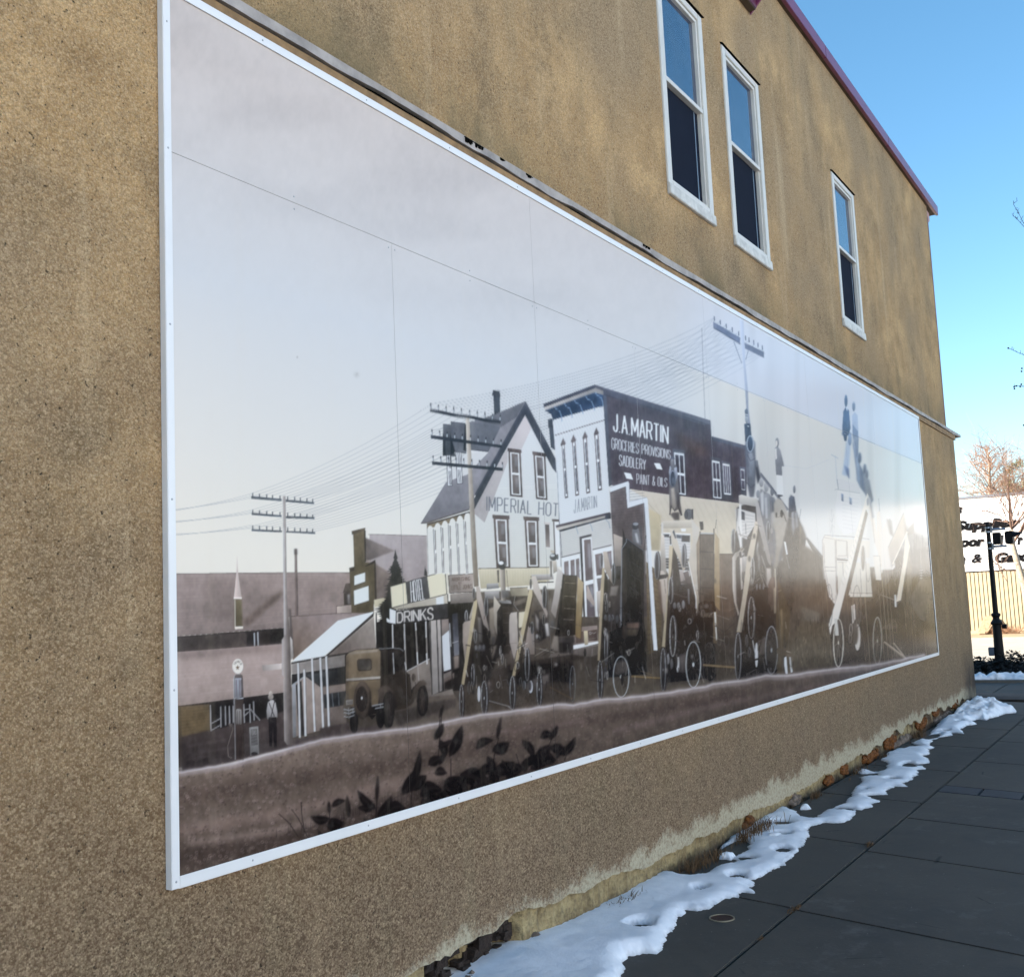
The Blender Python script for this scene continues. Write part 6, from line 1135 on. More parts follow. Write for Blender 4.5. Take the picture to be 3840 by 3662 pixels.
def grid_panel(x0, x1, z0, z1, dense):
    nx = max(10, int(1500 * (x1 / (x1 + 4) - x0 / (x0 + 4)))) ; s0, s1 = x0 / (x0 + 4), x1 / (x1 + 4)
    ss = np.linspace(s0, s1, nx); xs = 4 * ss / (1 - ss)
    if dense: zs = np.concatenate([np.arange(z0, min(z1, 1.72), .0036), np.linspace(min(z1, 1.72), z1, 110 if x0 > 4 else 90)[1:]]) if z1 > 1.72 else np.arange(z0, z1, .0036)
    else: zs = np.linspace(z0, z1, 60)
    zs = np.unique(np.append(zs, z1)); nz = len(zs)
    gx, gz = np.meshgrid(xs, zs, indexing='ij'); sx, sy = sketch_at(gx, gz); col = sample(sx, sy)
    n = nx * nz; V = np.zeros((n, 3), np.float32); V[:, 0] = gx.ravel(); V[:, 2] = gz.ravel()
    idx = np.arange(n).reshape(nx, nz); F = np.stack([idx[:-1, :-1], idx[1:, :-1], idx[1:, 1:], idx[:-1, 1:]], -1).reshape(-1, 4)
    me = bpy.data.meshes.new('panel'); nf = len(F)
    # edge returns so each sheet has its own thickness
    b0 = n; rim = [(xs[0], z0), (xs[-1], z0), (xs[-1], z1), (xs[0], z1)]; corner = [idx[0, 0], idx[-1, 0], idx[-1, -1], idx[0, -1]]
    V = np.vstack([V, [(a, .012, c) for a, c in rim]]).astype(np.float32)
    side = [(corner[i], b0 + i, b0 + (i + 1) % 4, corner[(i + 1) % 4]) for i in range(4)]; F = np.vstack([F, side])
    me.vertices.add(len(V)); me.vertices.foreach_set('co', V.ravel()); me.loops.add(len(F) * 4); me.loops.foreach_set('vertex_index', F.ravel().astype(np.int32))
    me.polygons.add(len(F)); me.polygons.foreach_set('loop_start', np.arange(0, len(F) * 4, 4, dtype=np.int32)); me.update(calc_edges=True); me.validate()
    at = me.attributes.new('paint', 'FLOAT_COLOR', 'POINT'); C4 = np.ones((len(V), 4), np.float32); C4[:n, :3] = col.reshape(-1, 3); C4[n:, :3] = .05; at.data.foreach_set('color', C4.ravel())
    me.materials.append(MP); o = bpy.data.objects.new('panel', me); C.objects.link(o); o.parent = mural; o.matrix_parent_inverse = mural.matrix_basis.inverted(); return o
GAP = .0012
for k in range(10): grid_panel(4 * k * FT + GAP, 4 * (k + 1) * FT - GAP, .012, 8 * FT - GAP, True)
for k in range(5): grid_panel(8 * k * FT + GAP, 8 * (k + 1) * FT - GAP, 8 * FT + GAP, TH - .01, False)
mb = MB(); mb.box(-.02, TW + .02, .0125, .0215, .006, TH - .012); mb.build('backing', M['dark_gap'], mural)
# frame of white angle strips
mb = MB(); mb.box(-.0315, -.0290, -.006, YL - .001, -.002, TH + .002); mb.box(-.0288, .002, -.006, -.0025, -.002, TH + .002); mb.build('frame_strip', M['frame'], mural, bevel=.0008)
mb = MB(); mb.box(TW - .002, TW + .030, -.006, -.0025, -.002, TH + .002); mb.box(TW + .0302, TW + .0325, -.006, YL - .001, -.002, TH + .002); mb.build('frame_strip', M['frame'], mural, bevel=.0008)
mb = MB(); mb.box(.0025, TW - .0025, -.006, -.0025, -.002, .034); mb.box(.0025, TW - .0025, -.0022, YL - .001, -.005, -.0022); mb.build('frame_strip', M['frame'], mural, bevel=.0008)
mb = MB(); mb.box(.0025, TW - .0025, -.006, -.0025, TH - .032, TH + .002); mb.build('frame_strip', M['frame'], mural, bevel=.0008)
# screws
def screw_mesh():
    mb = MB(); n = 12
    for (r, y) in ((.0, -.002), (.002, -.0019), (.0034, -.001), (.0038, 0)):
        for k in range(n): t = 2 * math.pi * k / n; mb.v.append((r * math.cos(t), y, r * math.sin(t)))
    for i in range(3):
        for k in range(n): a0 = i * n + k; a1 = i * n + (k + 1) % n; mb.f.append((a0, a1, a1 + n, a0 + n))
    return mb
sm_ = screw_mesh().build('screw', M['steel'], mural, smooth=True); first = [sm_]
def screw(x, z, y):
    if first: o = first.pop()
    else: o = sm_.copy(); C.objects.link(o); o.parent = mural
    o.matrix_parent_inverse = mural.matrix_basis.inverted(); o.location = (x, y, z)
for k in range(20): screw(.32 + k * .62, .016, -.006); screw(.45 + k * .62, TH - .015, -.006)
for z in (.02, .62, 1.24, 1.83, 2.445, 2.9): screw(-.013, z, -.006)
for k in range(1, 20):
    x = 2 * FT * k
    if k % 2: screw(x, 8 * FT + .025, 0); screw(x, 8 * FT - .025, 0)
    else: screw(x - .022, 8 * FT - .025, 0); screw(x + .022, 8 * FT - .025, 0)


# ------------------------------------------------------------------ snow along the wall
def inside(px, py, poly):
    c = np.zeros(px.shape, bool); n = len(poly)
    for i in range(n):
        (x0, y0), (x1, y1) = poly[i], poly[(i + 1) % n]
        if y0 == y1: continue
        c ^= ((y0 > py) != (y1 > py)) & (px < (x1 - x0) * (py - y0) / (y1 - y0) + x0)
    return c
def dist(px, py, poly):
    d = np.full(px.shape, 9.); n = len(poly)
    for i in range(n):
        (x0, y0), (x1, y1) = poly[i], poly[(i + 1) % n]; dx, dy = x1 - x0, y1 - y0; L = dx * dx + dy * dy + 1e-12
        t = np.clip(((px - x0) * dx + (py - y0) * dy) / L, 0, 1); d = np.minimum(d, np.hypot(px - x0 - t * dx, py - y0 - t * dy))
    return d
def vnoise(px, py, s, seed):
    g = np.random.RandomState(seed).rand(256, 256); x = px * s + 50; y = py * s + 50
    xi, yi = np.floor(x).astype(int), np.floor(y).astype(int); fx, fy = x - xi, y - yi; fx = fx * fx * (3 - 2 * fx); fy = fy * fy * (3 - 2 * fy)
    G = lambda a, b: g[a % 256, b % 256]
    return (G(xi, yi) * (1 - fx) + G(xi + 1, yi) * fx) * (1 - fy) + (G(xi, yi + 1) * (1 - fx) + G(xi + 1, yi + 1) * fx) * fy
def snowfield(name, poly, holes, hmax, step, zb, seed, rampw=.10, xr=None, growx=None, lump=0.0):
    P = np.array(poly); x0, y0 = P.min(0) - .05; x1, y1 = P.max(0) + .05
    if xr: x0, x1 = max(x0, xr[0]), min(x1, xr[1])
    nx = int((x1 - x0) / step) + 1; ny = int((y1 - y0) / step) + 1
    gx, gy = np.meshgrid(np.linspace(x0, x1, nx), np.linspace(y0, y1, ny), indexing='ij')
    wx = gx + (vnoise(gx, gy, 14, seed) - .5) * .03 + (vnoise(gx, gy, 60, seed + 5) - .5) * .016; wy = gy + (vnoise(gx, gy, 13, seed + 1) - .5) * .03 + (vnoise(gx, gy, 60, seed + 6) - .5) * .016
    ins = inside(wx, wy, poly); d = dist(wx, wy, poly); d = np.where(ins, d, -d)
    hd = np.full(gx.shape, 9.)
    for h in holes:
        hi = inside(wx, wy, h); dd = dist(wx, wy, h); hd = np.minimum(hd, np.where(hi, -dd, dd))
    e = np.clip(d / rampw, 0, 1); e = 1 - (1 - e) ** 2
    H = hmax(gx, gy) if callable(hmax) else hmax
    h = H * e * (.75 + .5 * vnoise(gx, gy, 3, seed + 2)) + .007 * vnoise(gx, gy, 9, seed + 3) * e + .0025 * vnoise(gx, gy, 45, seed + 4) * e
    if name == 'snow':
        far = np.clip((gx - 11.8) / 1.2, 0, 1) * e; h += far * (.10 * np.maximum(0, vnoise(gx, gy, 11, 91) - .45) + .03 * vnoise(gx, gy, 30, 92) - .02)
    if lump: h += lump * e * np.maximum(0, vnoise(gx, gy, 9, seed + 7) - .35) + lump * .5 * e * vnoise(gx, gy, 25, seed + 8)
    h += .004 * (d > 0)
    h *= np.clip(.06 + hd / .035, .0, 1) ** .8
    h = np.where(d < 0, -.02, h) - np.where(hd < -.004, .012, 0)
    thin = np.clip(1 - h / .016, 0, 1)
    idx = np.arange(nx * ny).reshape(nx, ny); keep = (np.maximum.reduce([h[:-1, :-1], h[1:, :-1], h[1:, 1:], h[:-1, 1:]]) > -.0195)
    a, b_, c_, d_ = idx[:-1, :-1][keep], idx[1:, :-1][keep], idx[1:, 1:][keep], idx[:-1, 1:][keep]
    F = np.stack([a, b_, c_, d_], 1); used = np.unique(F); mp = np.zeros(nx * ny, int); mp[used] = np.arange(len(used)); F = mp[F]
    V = np.stack([gx.ravel(), gy.ravel(), zb + h.ravel()], 1)[used]; T = thin.ravel()[used]
    me = bpy.data.meshes.new(name); me.from_pydata(V.tolist(), [], F.tolist()); me.update(); me.polygons.foreach_set('use_smooth', [True] * len(me.polygons))
    at = me.attributes.new('thin', 'FLOAT', 'POINT'); at.data.foreach_set('value', T.astype(np.float32)); me.materials.append(M['snow'])
    o = bpy.data.objects.new(name, me); C.objects.link(o); return o
hs = lambda x, y: np.interp(x, [1, 2.4, 3.0, 4.5, 7, 11, 12.4, 13.6, 15], [.062, .052, .026, .020, .016, .022, .05, .09, .05])
o = snowfield('snow', SNOW, FOOTPRINTS, hs, .014, GZ, 11, .10, (.4, 15.2))
tag(o, 'thin trodden snow lying in a strip along the foot of the wall', 'snow', kind='stuff')
bedpoly = [(18.2, -3), (18.15, -.4), (18.3, .1), (18.2, .6), (18.25, 1.3), (18.2, 3), (18.8, 3), (18.75, 1.3), (18.95, .9), (18.6, .62), (18.65, .3), (18.9, 0), (18.75, -.4), (18.9, -3)]
o = snowfield('snow_bank', bedpoly, [], .035, .022, GZ + .03, 30, .12, None, None, .11)
tag(o, 'lumpy strip of old snow in front of the dark shrub by the black pole', 'snow', kind='stuff')
for (x, y, rr_) in ((4.35, -.12, .05), (5.0, -.22, .06), (6.1, -.10, .045), (3.2, -.14, .03)):
    poly = [(x + rr_ * math.cos(t) * (1.6 if k % 2 else 1), y + rr_ * math.sin(t)) for k, t in enumerate([i * math.pi / 4 for i in range(8)])]
    o = snowfield('snow_clump', poly, [], .03, .01, GZ, int(x * 10), .04)
    tag(o, {4.35: 'small melting snow lump beside the wall between the two large snow lobes', 5.0: 'little crust of snow on the dry weeds by the wall', 6.1: 'white snow crumb at the wall foot beyond the weeds', 3.2: 'tiny snow crumb near the tip of the second snow lobe'}[x], 'snow', 'snow crumbs by the wall')

# ------------------------------------------------------------------ growth at the wall foot
def clump(name, x, y, z, sx, sy, sz, mat, seed, n=3):
    bm = bmesh.new(); rr = random.Random(seed); n = int(14 + sx * 110)
    for k in range(n):
        u = rr.uniform(-.5, .5); e = 1 - abs(u) * 1.2; r0 = rr.uniform(.012, .030) * (.6 + .6 * e)
        m_ = Matrix.Translation((x + u * sx, y - r0 * .2 + rr.uniform(-.3, .2) * sy, z + rr.uniform(-.5, .5) * sz * e)) @ Matrix.Diagonal((r0 * rr.uniform(.8, 1.6), r0 * .8, r0 * rr.uniform(.7, 1.3), 1))
        bmesh.ops.create_icosphere(bm, subdivisions=2, radius=1, matrix=m_)
    for v in bm.verts: v.co += Vector((rr.uniform(-1, 1), rr.uniform(-1, 1), rr.uniform(-1, 1))) * .0055
    me = bpy.data.meshes.new(name); bm.to_mesh(me); bm.free(); me.materials.append(mat)
    o = bpy.data.objects.new(name, me); C.objects.link(o); return o
MOSS = [(5.22, -.765, .13, .04, 'smallest rust-orange growth on the wall foot beside the dry weeds'), (7.25, -.77, .14, .04, 'small rust-orange growth on the wall foot, left of the big clumps'), (7.75, -.76, .12, .05, 'rust-orange knob of growth just left of the long rusty clump'),
        (8.7, -.77, .42, .07, 'long rust-orange clump on the wall foot beside the bare ground'), (9.55, -.74, .36, .10, 'largest rust-orange mossy clump under the peeled wall edge'), (11.1, -.72, .38, .10, 'rust-orange clump near the snow patch by the wall'), (12.0, -.68, .25, .06, 'thin rust-orange streak above the far rust clump'), (13.2, -.70, .30, .08, 'farthest rust-orange clump near the building corner')]
for k, (x, z, sx, sz, lb) in enumerate(MOSS):
    tag(clump('moss_clump', x, .052, z - .01, sx * 1.4, .03, sz * 1.3, M['moss'], k + 3, 4), lb, 'moss', 'rust-orange growths along the wall foot')
RUB = [(9.9, .55, 'dark crumbled stone under the largest rust-orange clump'), (12.7, .4, 'brown crumbled stone between the two farthest rusty clumps'), (1.62, .22, 'stone rubble lying in the dark hollow under the plaster'), (2.25, .13, 'dark rubble crumbling from the wall beside the hollow'), (10.2, .5, 'pale rubble where the wall edge has fallen away'), (12.2, .7, 'grey rubble under the wall edge near the corner'), (14.2, .4, 'dark rubble at the very corner of the wall'), (6.3, .2, 'small dark rubble at the wall foot mid-way')]
for k, (x, w, lb) in enumerate(RUB):
    tag(clump('rubble', x, .058, GZ + .02, w, .07, .07, M['stone'], 40 + k, 7), lb, 'rubble', 'rubble along the wall foot')
def tufts(name, spots, n, h, mat, seed, spread=.1, w=.0022):
    rr = random.Random(seed); mb = MB()
    for (x, y, s) in spots:
        for k in range(int(n * s)):
            a = rr.uniform(0, 6.28); l = h * rr.uniform(.3, 1) * s; px, py = x + rr.gauss(0, spread * s), y + rr.gauss(0, spread * .3 * s); lean = rr.uniform(.2, 1.1)
            tx, ty = math.cos(a) * l * lean, math.sin(a) * l * lean * .6; d = (math.sin(a) * w, -math.cos(a) * w)
            i = len(mb.v); mb.v += [(px - d[0], py - d[1], GZ), (px + d[0], py + d[1], GZ), (px + tx * .5 + d[0], py + ty * .5 + d[1], GZ + l * .6), (px + tx * .5 - d[0], py + ty * .5 - d[1], GZ + l * .6), (px + tx, py + ty, GZ + l * .75)]
            mb.f += [(i, i + 1, i + 2, i + 3), (i + 3, i + 2, i + 4)]
    return mb.build(name, mat)
tag(tufts('weeds', [(4.0, -.05, 1), (4.25, -.08, .8), (4.9, -.06, 1), (5.1, -.09, 1.2), (5.3, -.05, .8), (3.1, -.02, .7), (6.6, -.04, .6), (3.0, 0.0, .5), (7.9, -.04, .7), (10.6, -.04, 1), (8.9, -.05, .5), (12.6, -.02, .7), (2.6, .02, .4)], 120, .13, M['dry_grass'], 5), 'dry brown weeds and litter along the foot of the wall', 'weeds', kind='stuff')
tag(tufts('crack_grass', [(5.0, -.86, .5), (5.06, -.84, .4), (3.36, -.87, .45), (3.42, -.88, .4), (2.83, -.88, .3), (1.6, -.87, .3)], 130, .05, M['dry_grass'], 8, .07, .0015), 'dead grass growing in the joints of the sidewalk', 'grass', kind='stuff')
rr = random.Random(77); mb = MB()
for k in range(420):
    x = rr.uniform(1.5, 14.5); y = .03 - abs(rr.gauss(0, .09)); s = rr.uniform(.004, .016); z = GZ + .002
    p = [(x + rr.uniform(-s, s), y + rr.uniform(-s, s), z + rr.uniform(0, s)) for _ in range(4)]; mb.quad(*p)
tag(mb.build('leaf_litter', M['dry_grass']), 'crumbs of dead leaves and dirt where wall meets sidewalk', 'litter', kind='stuff')

rr = random.Random(19); mb = MB()
for k in range(1500):
    x = rr.uniform(1.2, 13.5); y = -abs(rr.gauss(0, .8)) if k % 3 else -.87 + rr.gauss(0, .03); s = rr.uniform(.0015, .005)
    if y < -4: continue
    q = [(x + rr.uniform(-s, s), y + rr.uniform(-s, s), GZ + .001 + rr.uniform(0, s)) for _ in range(3)]; q.append((q[0][0] + s * .4, q[0][1], q[0][2])); mb.quad(*q)
tag(mb.build('grit', M['stone']), 'scattered grit on the sidewalk slabs', 'grit', kind='stuff')
# stoop at the corner
mb = MB(); pts = []
nx, ny = 24, 16
for i in range(nx + 1):
    for j in range(ny + 1):
        x = 14.92 + .75 * i / nx; y = -1.6 + 2.4 * j / ny
        e = min(1, (x - 14.90) / .22) * min(1, (15.67 - x) / .15 + .1); h = .055 * max(0, e) ** .6 * max(0, min(1, (y + 1.6) / 1.5)) ** .8
        pts.append((x, y, GZ + max(0, h)))
mb.v = pts; mb.f = [(i * (ny + 1) + j, (i + 1) * (ny + 1) + j, (i + 1) * (ny + 1) + j + 1, i * (ny + 1) + j + 1) for i in range(nx) for j in range(ny)]
tag(mb.build('concrete_ramp', plain('worn_brown_concrete', sr((84, 72, 64)), .9, var=.25, vscale=7, bmp=.6, bscale=40, bdist=.006), smooth=True), 'low brown concrete hump sweeping out from the building corner', 'ramp')

# cleanout cover in the sidewalk
cc = empty('cleanout_cover', (3.08, -.58, GZ)); tag(cc, 'small round cleanout cover with a pale ring set in the sidewalk', 'cover')
mb = MB(); mb.lathe([(GZ + .0, .066), (GZ + .005, .066), (GZ + .005, .060), (GZ + .001, .0595)], 3.08, -.58, 40); mb.build('ring', M['brass'], cc)
mb = MB(); mb.lathe([(GZ + .001, .0595), (GZ + .0025, .058), (GZ + .0025, .02), (GZ + .0032, .018)], 3.08, -.58, 32); mb.build('plug', plain('rusty_iron', sr((62, 40, 32)), .8, .3, var=.5, vscale=90, bmp=.8, bscale=200), cc)

# ------------------------------------------------------------------ signal pole
PX, PY = 20.3, .44
sp_ = empty('signal_pole', (PX, PY, GZ)); tag(sp_, 'black ornamental street pole carrying a small traffic signal', 'pole')
shaft = [(-.84, .24), (-.80, .235), (-.74, .205), (-.68, .15), (-.62, .11), (-.60, .13), (-.57, .125), (-.54, .095), (-.50, .088), (.09, .078), (.10, .098), (.115, .108), (.14, .108), (.165, .085), (.20, .062), (.235, .062), (.27, .085), (.30, .085), (.32, .05), (.9, .046), (2.03, .038), (2.05, .03)]
mb = MB(); mb.lathe(shaft, PX, PY + .02, 24); mb.build('shaft', M['black'], sp_, smooth=False)
for z in (1.95, 1.87, 1.66, 1.55):
    mb = MB(); mb.lathe([(z - .012, .052), (z + .012, .052)], PX, PY + .02, 16); mb.build('clamp', M['galv'], sp_)
for z in (1.91, 1.585):
    mb = MB(); mb.tube([(PX, PY - .03, z), (PX - .02, PY - .29, z - .004)], .022, 8); mb.build('bracket_arm', M['galv'], sp_)
    mb = MB(); mb.box(PX - .05, PX + .05, PY - .06, PY - .025, z - .06, z + .06); mb.build('arm_plate', M['galv'], sp_, bevel=.004)
hd = MB(); hd.box(PX - .16, PX + .12, PY - .42, PY - .28, 1.61, 1.86); hb = hd.build('signal_head', M['black'], sp_, bevel=.02)
mb = MB()                                    # the hood: an open half tunnel pointing to the right
NS = 14
for (y0, y1, hh) in ((PY - .42, PY - .60, .0),):
    ring0, ring1 = [], []
    for i in range(NS + 1):
        t = math.pi * (-.12 + 1.24 * i / NS); ring0.append((PX - .02 + .125 * math.cos(t), y0, 1.73 + .12 * math.sin(t)))
        drop = .18 * (1 - max(0, math.sin(t))); ring1.append((PX - .02 + .13 * math.cos(t), y1 + drop, 1.735 + .07 * math.sin(t) + .015))
    n0 = len(mb.v); mb.v += ring0 + ring1
    for i in range(NS): mb.f.append((n0 + i, n0 + i + 1, n0 + NS + 2 + i, n0 + NS + 1 + i))
hv = mb.build('visor', M['black'], hb); sm = hv.modifiers.new('s', 'SOLIDIFY'); sm.thickness = .006
mb = MB(); mb.box(PX - .04, PX + .14, PY - .19, PY - .05, 1.62, 1.85); mb.build('control_box', M['black'], sp_, bevel=.01)
mb = MB(); mb.box(PX - .08, PX + .02, PY + .10, PY + .20, -.49, -.33); mb.build('push_button_box', plain('grey_blue_box', sr((78, 92, 108)), .6), sp_, bevel=.01)
mb = MB(); mb.tube([(PX - .02, PY - .07, .06), (PX - .02, PY - .16, .06)], .042, 12); mb.build('side_cap', M['black'], sp_)

# juniper in the bed
rr = random.Random(9); mb = MB()
for k in range(16000):
    x = rr.gauss(20.0, .5); y = rr.uniform(-3.5, 5); e = math.exp(-((x - 20.1) / .8) ** 2); z = GZ + .05 + rr.uniform(0, .36) * e * (.7 + .35 * math.sin(y * 3.1 + 1) * math.sin(y * 7.3))
    l = rr.uniform(.05, .13); a = rr.uniform(0, 6.28); b_ = rr.uniform(-.2, .6); d = Vector((math.cos(a) * math.cos(b_), math.sin(a) * math.cos(b_), math.sin(b_))) * l; s = Vector((-math.sin(a), math.cos(a), rr.uniform(-.6, .6))) * l * .22
    p = Vector((x, y, z)); mb.quad(tuple(p), tuple(p + d * .5 + s), tuple(p + d), tuple(p + d * .5 - s))
mh = MB()                                    # added unseen hedge, darkening what the lower right of the mural mirrors
for k in range(9000):
    x = rr.gauss(20.2, .5); y = rr.uniform(-14, -1.6); z = GZ + rr.uniform(0, 1.75) * (1 - ((x - 20.2) / 2.2) ** 2) * (.85 + .15 * math.sin(y * 2.3)); l = rr.uniform(.07, .16); a = rr.uniform(0, 6.28); b_ = rr.uniform(-.3, .9)
    d = Vector((math.cos(a) * math.cos(b_), math.sin(a) * math.cos(b_), math.sin(b_))) * l; s = Vector((-math.sin(a), math.cos(a), rr.uniform(-.6, .6))) * l * .5; p = Vector((x, y, z)); mh.quad(tuple(p), tuple(p + d * .5 + s), tuple(p + d), tuple(p + d * .5 - s))
tag(mh.build('reflection_hedge', M['juniper']), 'added dark hedge out of view, keeping the lower mural reflections dark', 'hedge')
jn = mb.build('juniper_shrub', M['juniper']); tag(jn, 'low dark spreading juniper around the foot of the black pole', 'shrub')

# added and unseen: a pale sunlit block bouncing light into the shade
ob = empty('bounce_block', (-8, -19, GZ)); tag(ob, 'added pale block out of view that bounces sunlight into the shade', 'building')
mb = MB(); mb.box(-40, 17, -34, -19, GZ, 8.6); mb.build('wall', plain('pale_bounce_wall', sr((214, 222, 236)), .9, var=.06, vscale=1.5), ob)
mb = MB(); mb.box(-40.2, 17.2, -34.2, -18.8, 8.6, 9.0); mb.build('cornice', M['white_trim'], ob)
for k in range(13):
    x = -38 + k * 4.2; mb = MB(); mb.box(x, x + 1.1, -19.02, -18.97, 4.6, 6.2); mb.build('window', M['glass'], ob)
rr = random.Random(88); mb = MB()
for k in range(9000):                        # added unseen woods, made tall to cut the glare the gloss mirrors
    x = rr.uniform(45, 330); y = -9 - (x - 45) * .22 - rr.uniform(0, 14); h = 11 + 3 * math.sin(x * .21) + 2 * math.sin(x * .6); z = GZ + h * rr.random() ** .8; s = rr.uniform(.4, 1.3); a = rr.uniform(0, 3.14); b_ = rr.uniform(-.5, .5)
    d = Vector((math.cos(a), math.sin(a), b_)) * s; e = Vector((0, 0, 1)) * s * rr.uniform(.6, 1.4); p = Vector((x, y, z)); mb.quad(tuple(p - d), tuple(p + d * .8 - e * .3), tuple(p + d), tuple(p + e))
tag(mb.build('glare_screen_woods', plain('glare_screen', sr((62, 54, 46)), .95, var=.4, vscale=.3, bmp=0)), 'added dark tree line out of view, cutting glare mirrored in the mural', 'woods', kind='stuff')

# ------------------------------------------------------------------ trees
def grow(mb, p, d, l, rad, lev, rr, droop=0, kids=3, tip=None, minr=.003):
    n = 4; pts = [Vector(p)]; rads = [rad]; dd = Vector(d).normalized()
    for i in range(n):
        dd = (dd + Vector((rr.uniform(-1, 1), rr.uniform(-1, 1), rr.uniform(-1, 1))) * .13 + Vector((0, 0, -droop))).normalized()
        pts.append(pts[-1] + dd * (l / n)); rads.append(max(minr, rad * (1 - .7 * (i + 1) / n)))
    mb.tube(pts, rads, 4 if rad < .02 else 6, cap=False)
    if lev > 0:
        for k in range(kids):
            i = rr.randint(1, n); b = pts[i]; ax = Vector((rr.uniform(-1, 1), rr.uniform(-1, 1), rr.uniform(-.5, 1))).normalized()
            nd = (dd * .75 + ax * .85).normalized(); grow(mb, b, nd, l * rr.uniform(.45, .75), max(minr, rads[i] * .6), lev - 1, rr, droop, kids, tip, minr)
st = empty('street_tree', STREET_TREE['trunk'][0]); tag(st, 'leafless young street tree with pale bark in front of the store sign', 'tree')
mb = MB(); tk = STREET_TREE['trunk']; g0 = (tk[0][0], tk[0][1] - .02, GZ + .0)
mb.tube([g0] + tk, [.10, .09, .085, .078, .068, .058, .045], 10)
mb.build('trunk', M['bark'], st, smooth=True)
rr = random.Random(3); mb = MB()
for L in STREET_TREE['limbs']:
    n = len(L); rad = [.008 * (1 - .8 * i / (n - 1)) + .002 for i in range(n)]
    pts = [Vector(p) + Vector((rr.uniform(-.5, .5) * i / n, 0, 0)) for i, p in enumerate(L)]
    mb.tube(pts, rad, 5)
    for i in range(n - 1):
        for k in range(4):
            t = rr.random(); p = pts[i].lerp(pts[i + 1], t); d = (pts[i + 1] - pts[i]).normalized(); ax = Vector((rr.uniform(-1, 1), rr.uniform(-1, 1), rr.uniform(-.3, .8)))
            grow(mb, p, d * .8 + ax * .8, rr.uniform(.25, .7), .006, 1, rr, 0, 3, None, .0022)
# limbs on the side away from the photograph
for k in range(9):
    a = k * .8; grow(mb, tk[-1 - (k % 2)], Vector((math.cos(a), -abs(math.sin(a)), 1.2)), 1.5, .022, 3, rr, 0, 3, None, .0025)
mb.build('branches', M['twig'], st)

ft = empty('bare_tree', (45, 3.6, GZ)); tag(ft, 'tall bare orange-brown tree rising behind the store roof', 'tree')
rr = random.Random(12); mb = MB(); tx, ty, tz = FAR_TREE['top']; by = FAR_TREE['base'][1]
trunk = [Vector((45, by - .1, GZ)), Vector((45, by, 2)), Vector((45, by + .05, 3.6)), Vector((45, by + .02, 4.6)), Vector((45, ty - .03, 5.6)), Vector((45, ty, tz))]
mb.tube(trunk, [.16, .13, .10, .07, .04, .01], 8); mb.build('trunk', M['bark'], ft, smooth=True)
mb = MB()
for k in range(80):
    z = rr.uniform(2.2, tz - .15); i = next(i for i in range(5) if trunk[i + 1].z >= z or i == 4); t = (z - trunk[i].z) / (trunk[i + 1].z - trunk[i].z); p = trunk[i].lerp(trunk[i + 1], t)
    a = rr.uniform(0, 6.28); L = (tz + .35 - z) * .55 + .15; L = min(L, 1.7)
    grow(mb, p, Vector((math.cos(a), math.sin(a), .75)), L, .018, 2, rr, .04, 4, None, .0045)
mb.build('branches', M['twig2'], ft)
f2 = empty('bare_tree', (46, 2.4, GZ)); tag(f2, 'second leafless tree behind the store roof, in front of the pine', 'tree')
rr = random.Random(21); mb = MB(); tr2 = [Vector((46, 2.9, GZ)), Vector((46, 2.95, 2.5)), Vector((46, 3.0, 4.2)), Vector((46, 3.1, 5.9))]
mb.tube(tr2, [.12, .09, .06, .012], 8); mb.build('trunk', M['bark'], f2, smooth=True); mb = MB()
for k in range(34):
    z = rr.uniform(2.8, 5.7); p = Vector((46, 2.95 + (z - 2.5) * .045, z)); a = rr.uniform(0, 6.28)
    grow(mb, p, Vector((math.cos(a), math.sin(a), 1.1)), min(1.0, (6.2 - z) * .4 + .15), .014, 2, rr, 0, 4, None, .004)
mb.build('branches', M['twig'], f2)
pn = empty('pine_tree', (49, 3.0, GZ)); tag(pn, 'yellow-green pine crown showing above the store roof at the right edge', 'tree')
mb = MB(); mb.tube([(49, 3.0, GZ), (49, 3.0, 3.5), (49, 3.05, 5.4)], [.2, .14, .05], 8); mb.build('trunk', M['bark'], pn, smooth=True)
mb = MB(); rr = random.Random(31)
cl = [(rr.gauss(0, .62), rr.gauss(0, .62), rr.uniform(-1.6, 1.0), rr.uniform(.22, .42)) for _ in range(60)]
cl = [c for c in cl if (c[0] ** 2 + c[1] ** 2) ** .5 < 1.25 - max(0, c[2]) * .75]
for (a, b_, c_, s) in cl:
    for k in range(230):
        d = Vector((rr.gauss(0, 1), rr.gauss(0, 1), rr.gauss(0, .8))).normalized(); p = Vector((49 + a, 3.05 + b_, 5.05 + c_)) + d * s * rr.uniform(.4, 1); e = d * .07 + Vector((0, 0, .03)); sd_ = Vector((-d.y, d.x, 0.1)).normalized() * .014
        mb.quad(tuple(p - sd_), tuple(p + sd_), tuple(p + e + sd_), tuple(p + e - sd_))
mb.build('crown', M['needle'], pn)
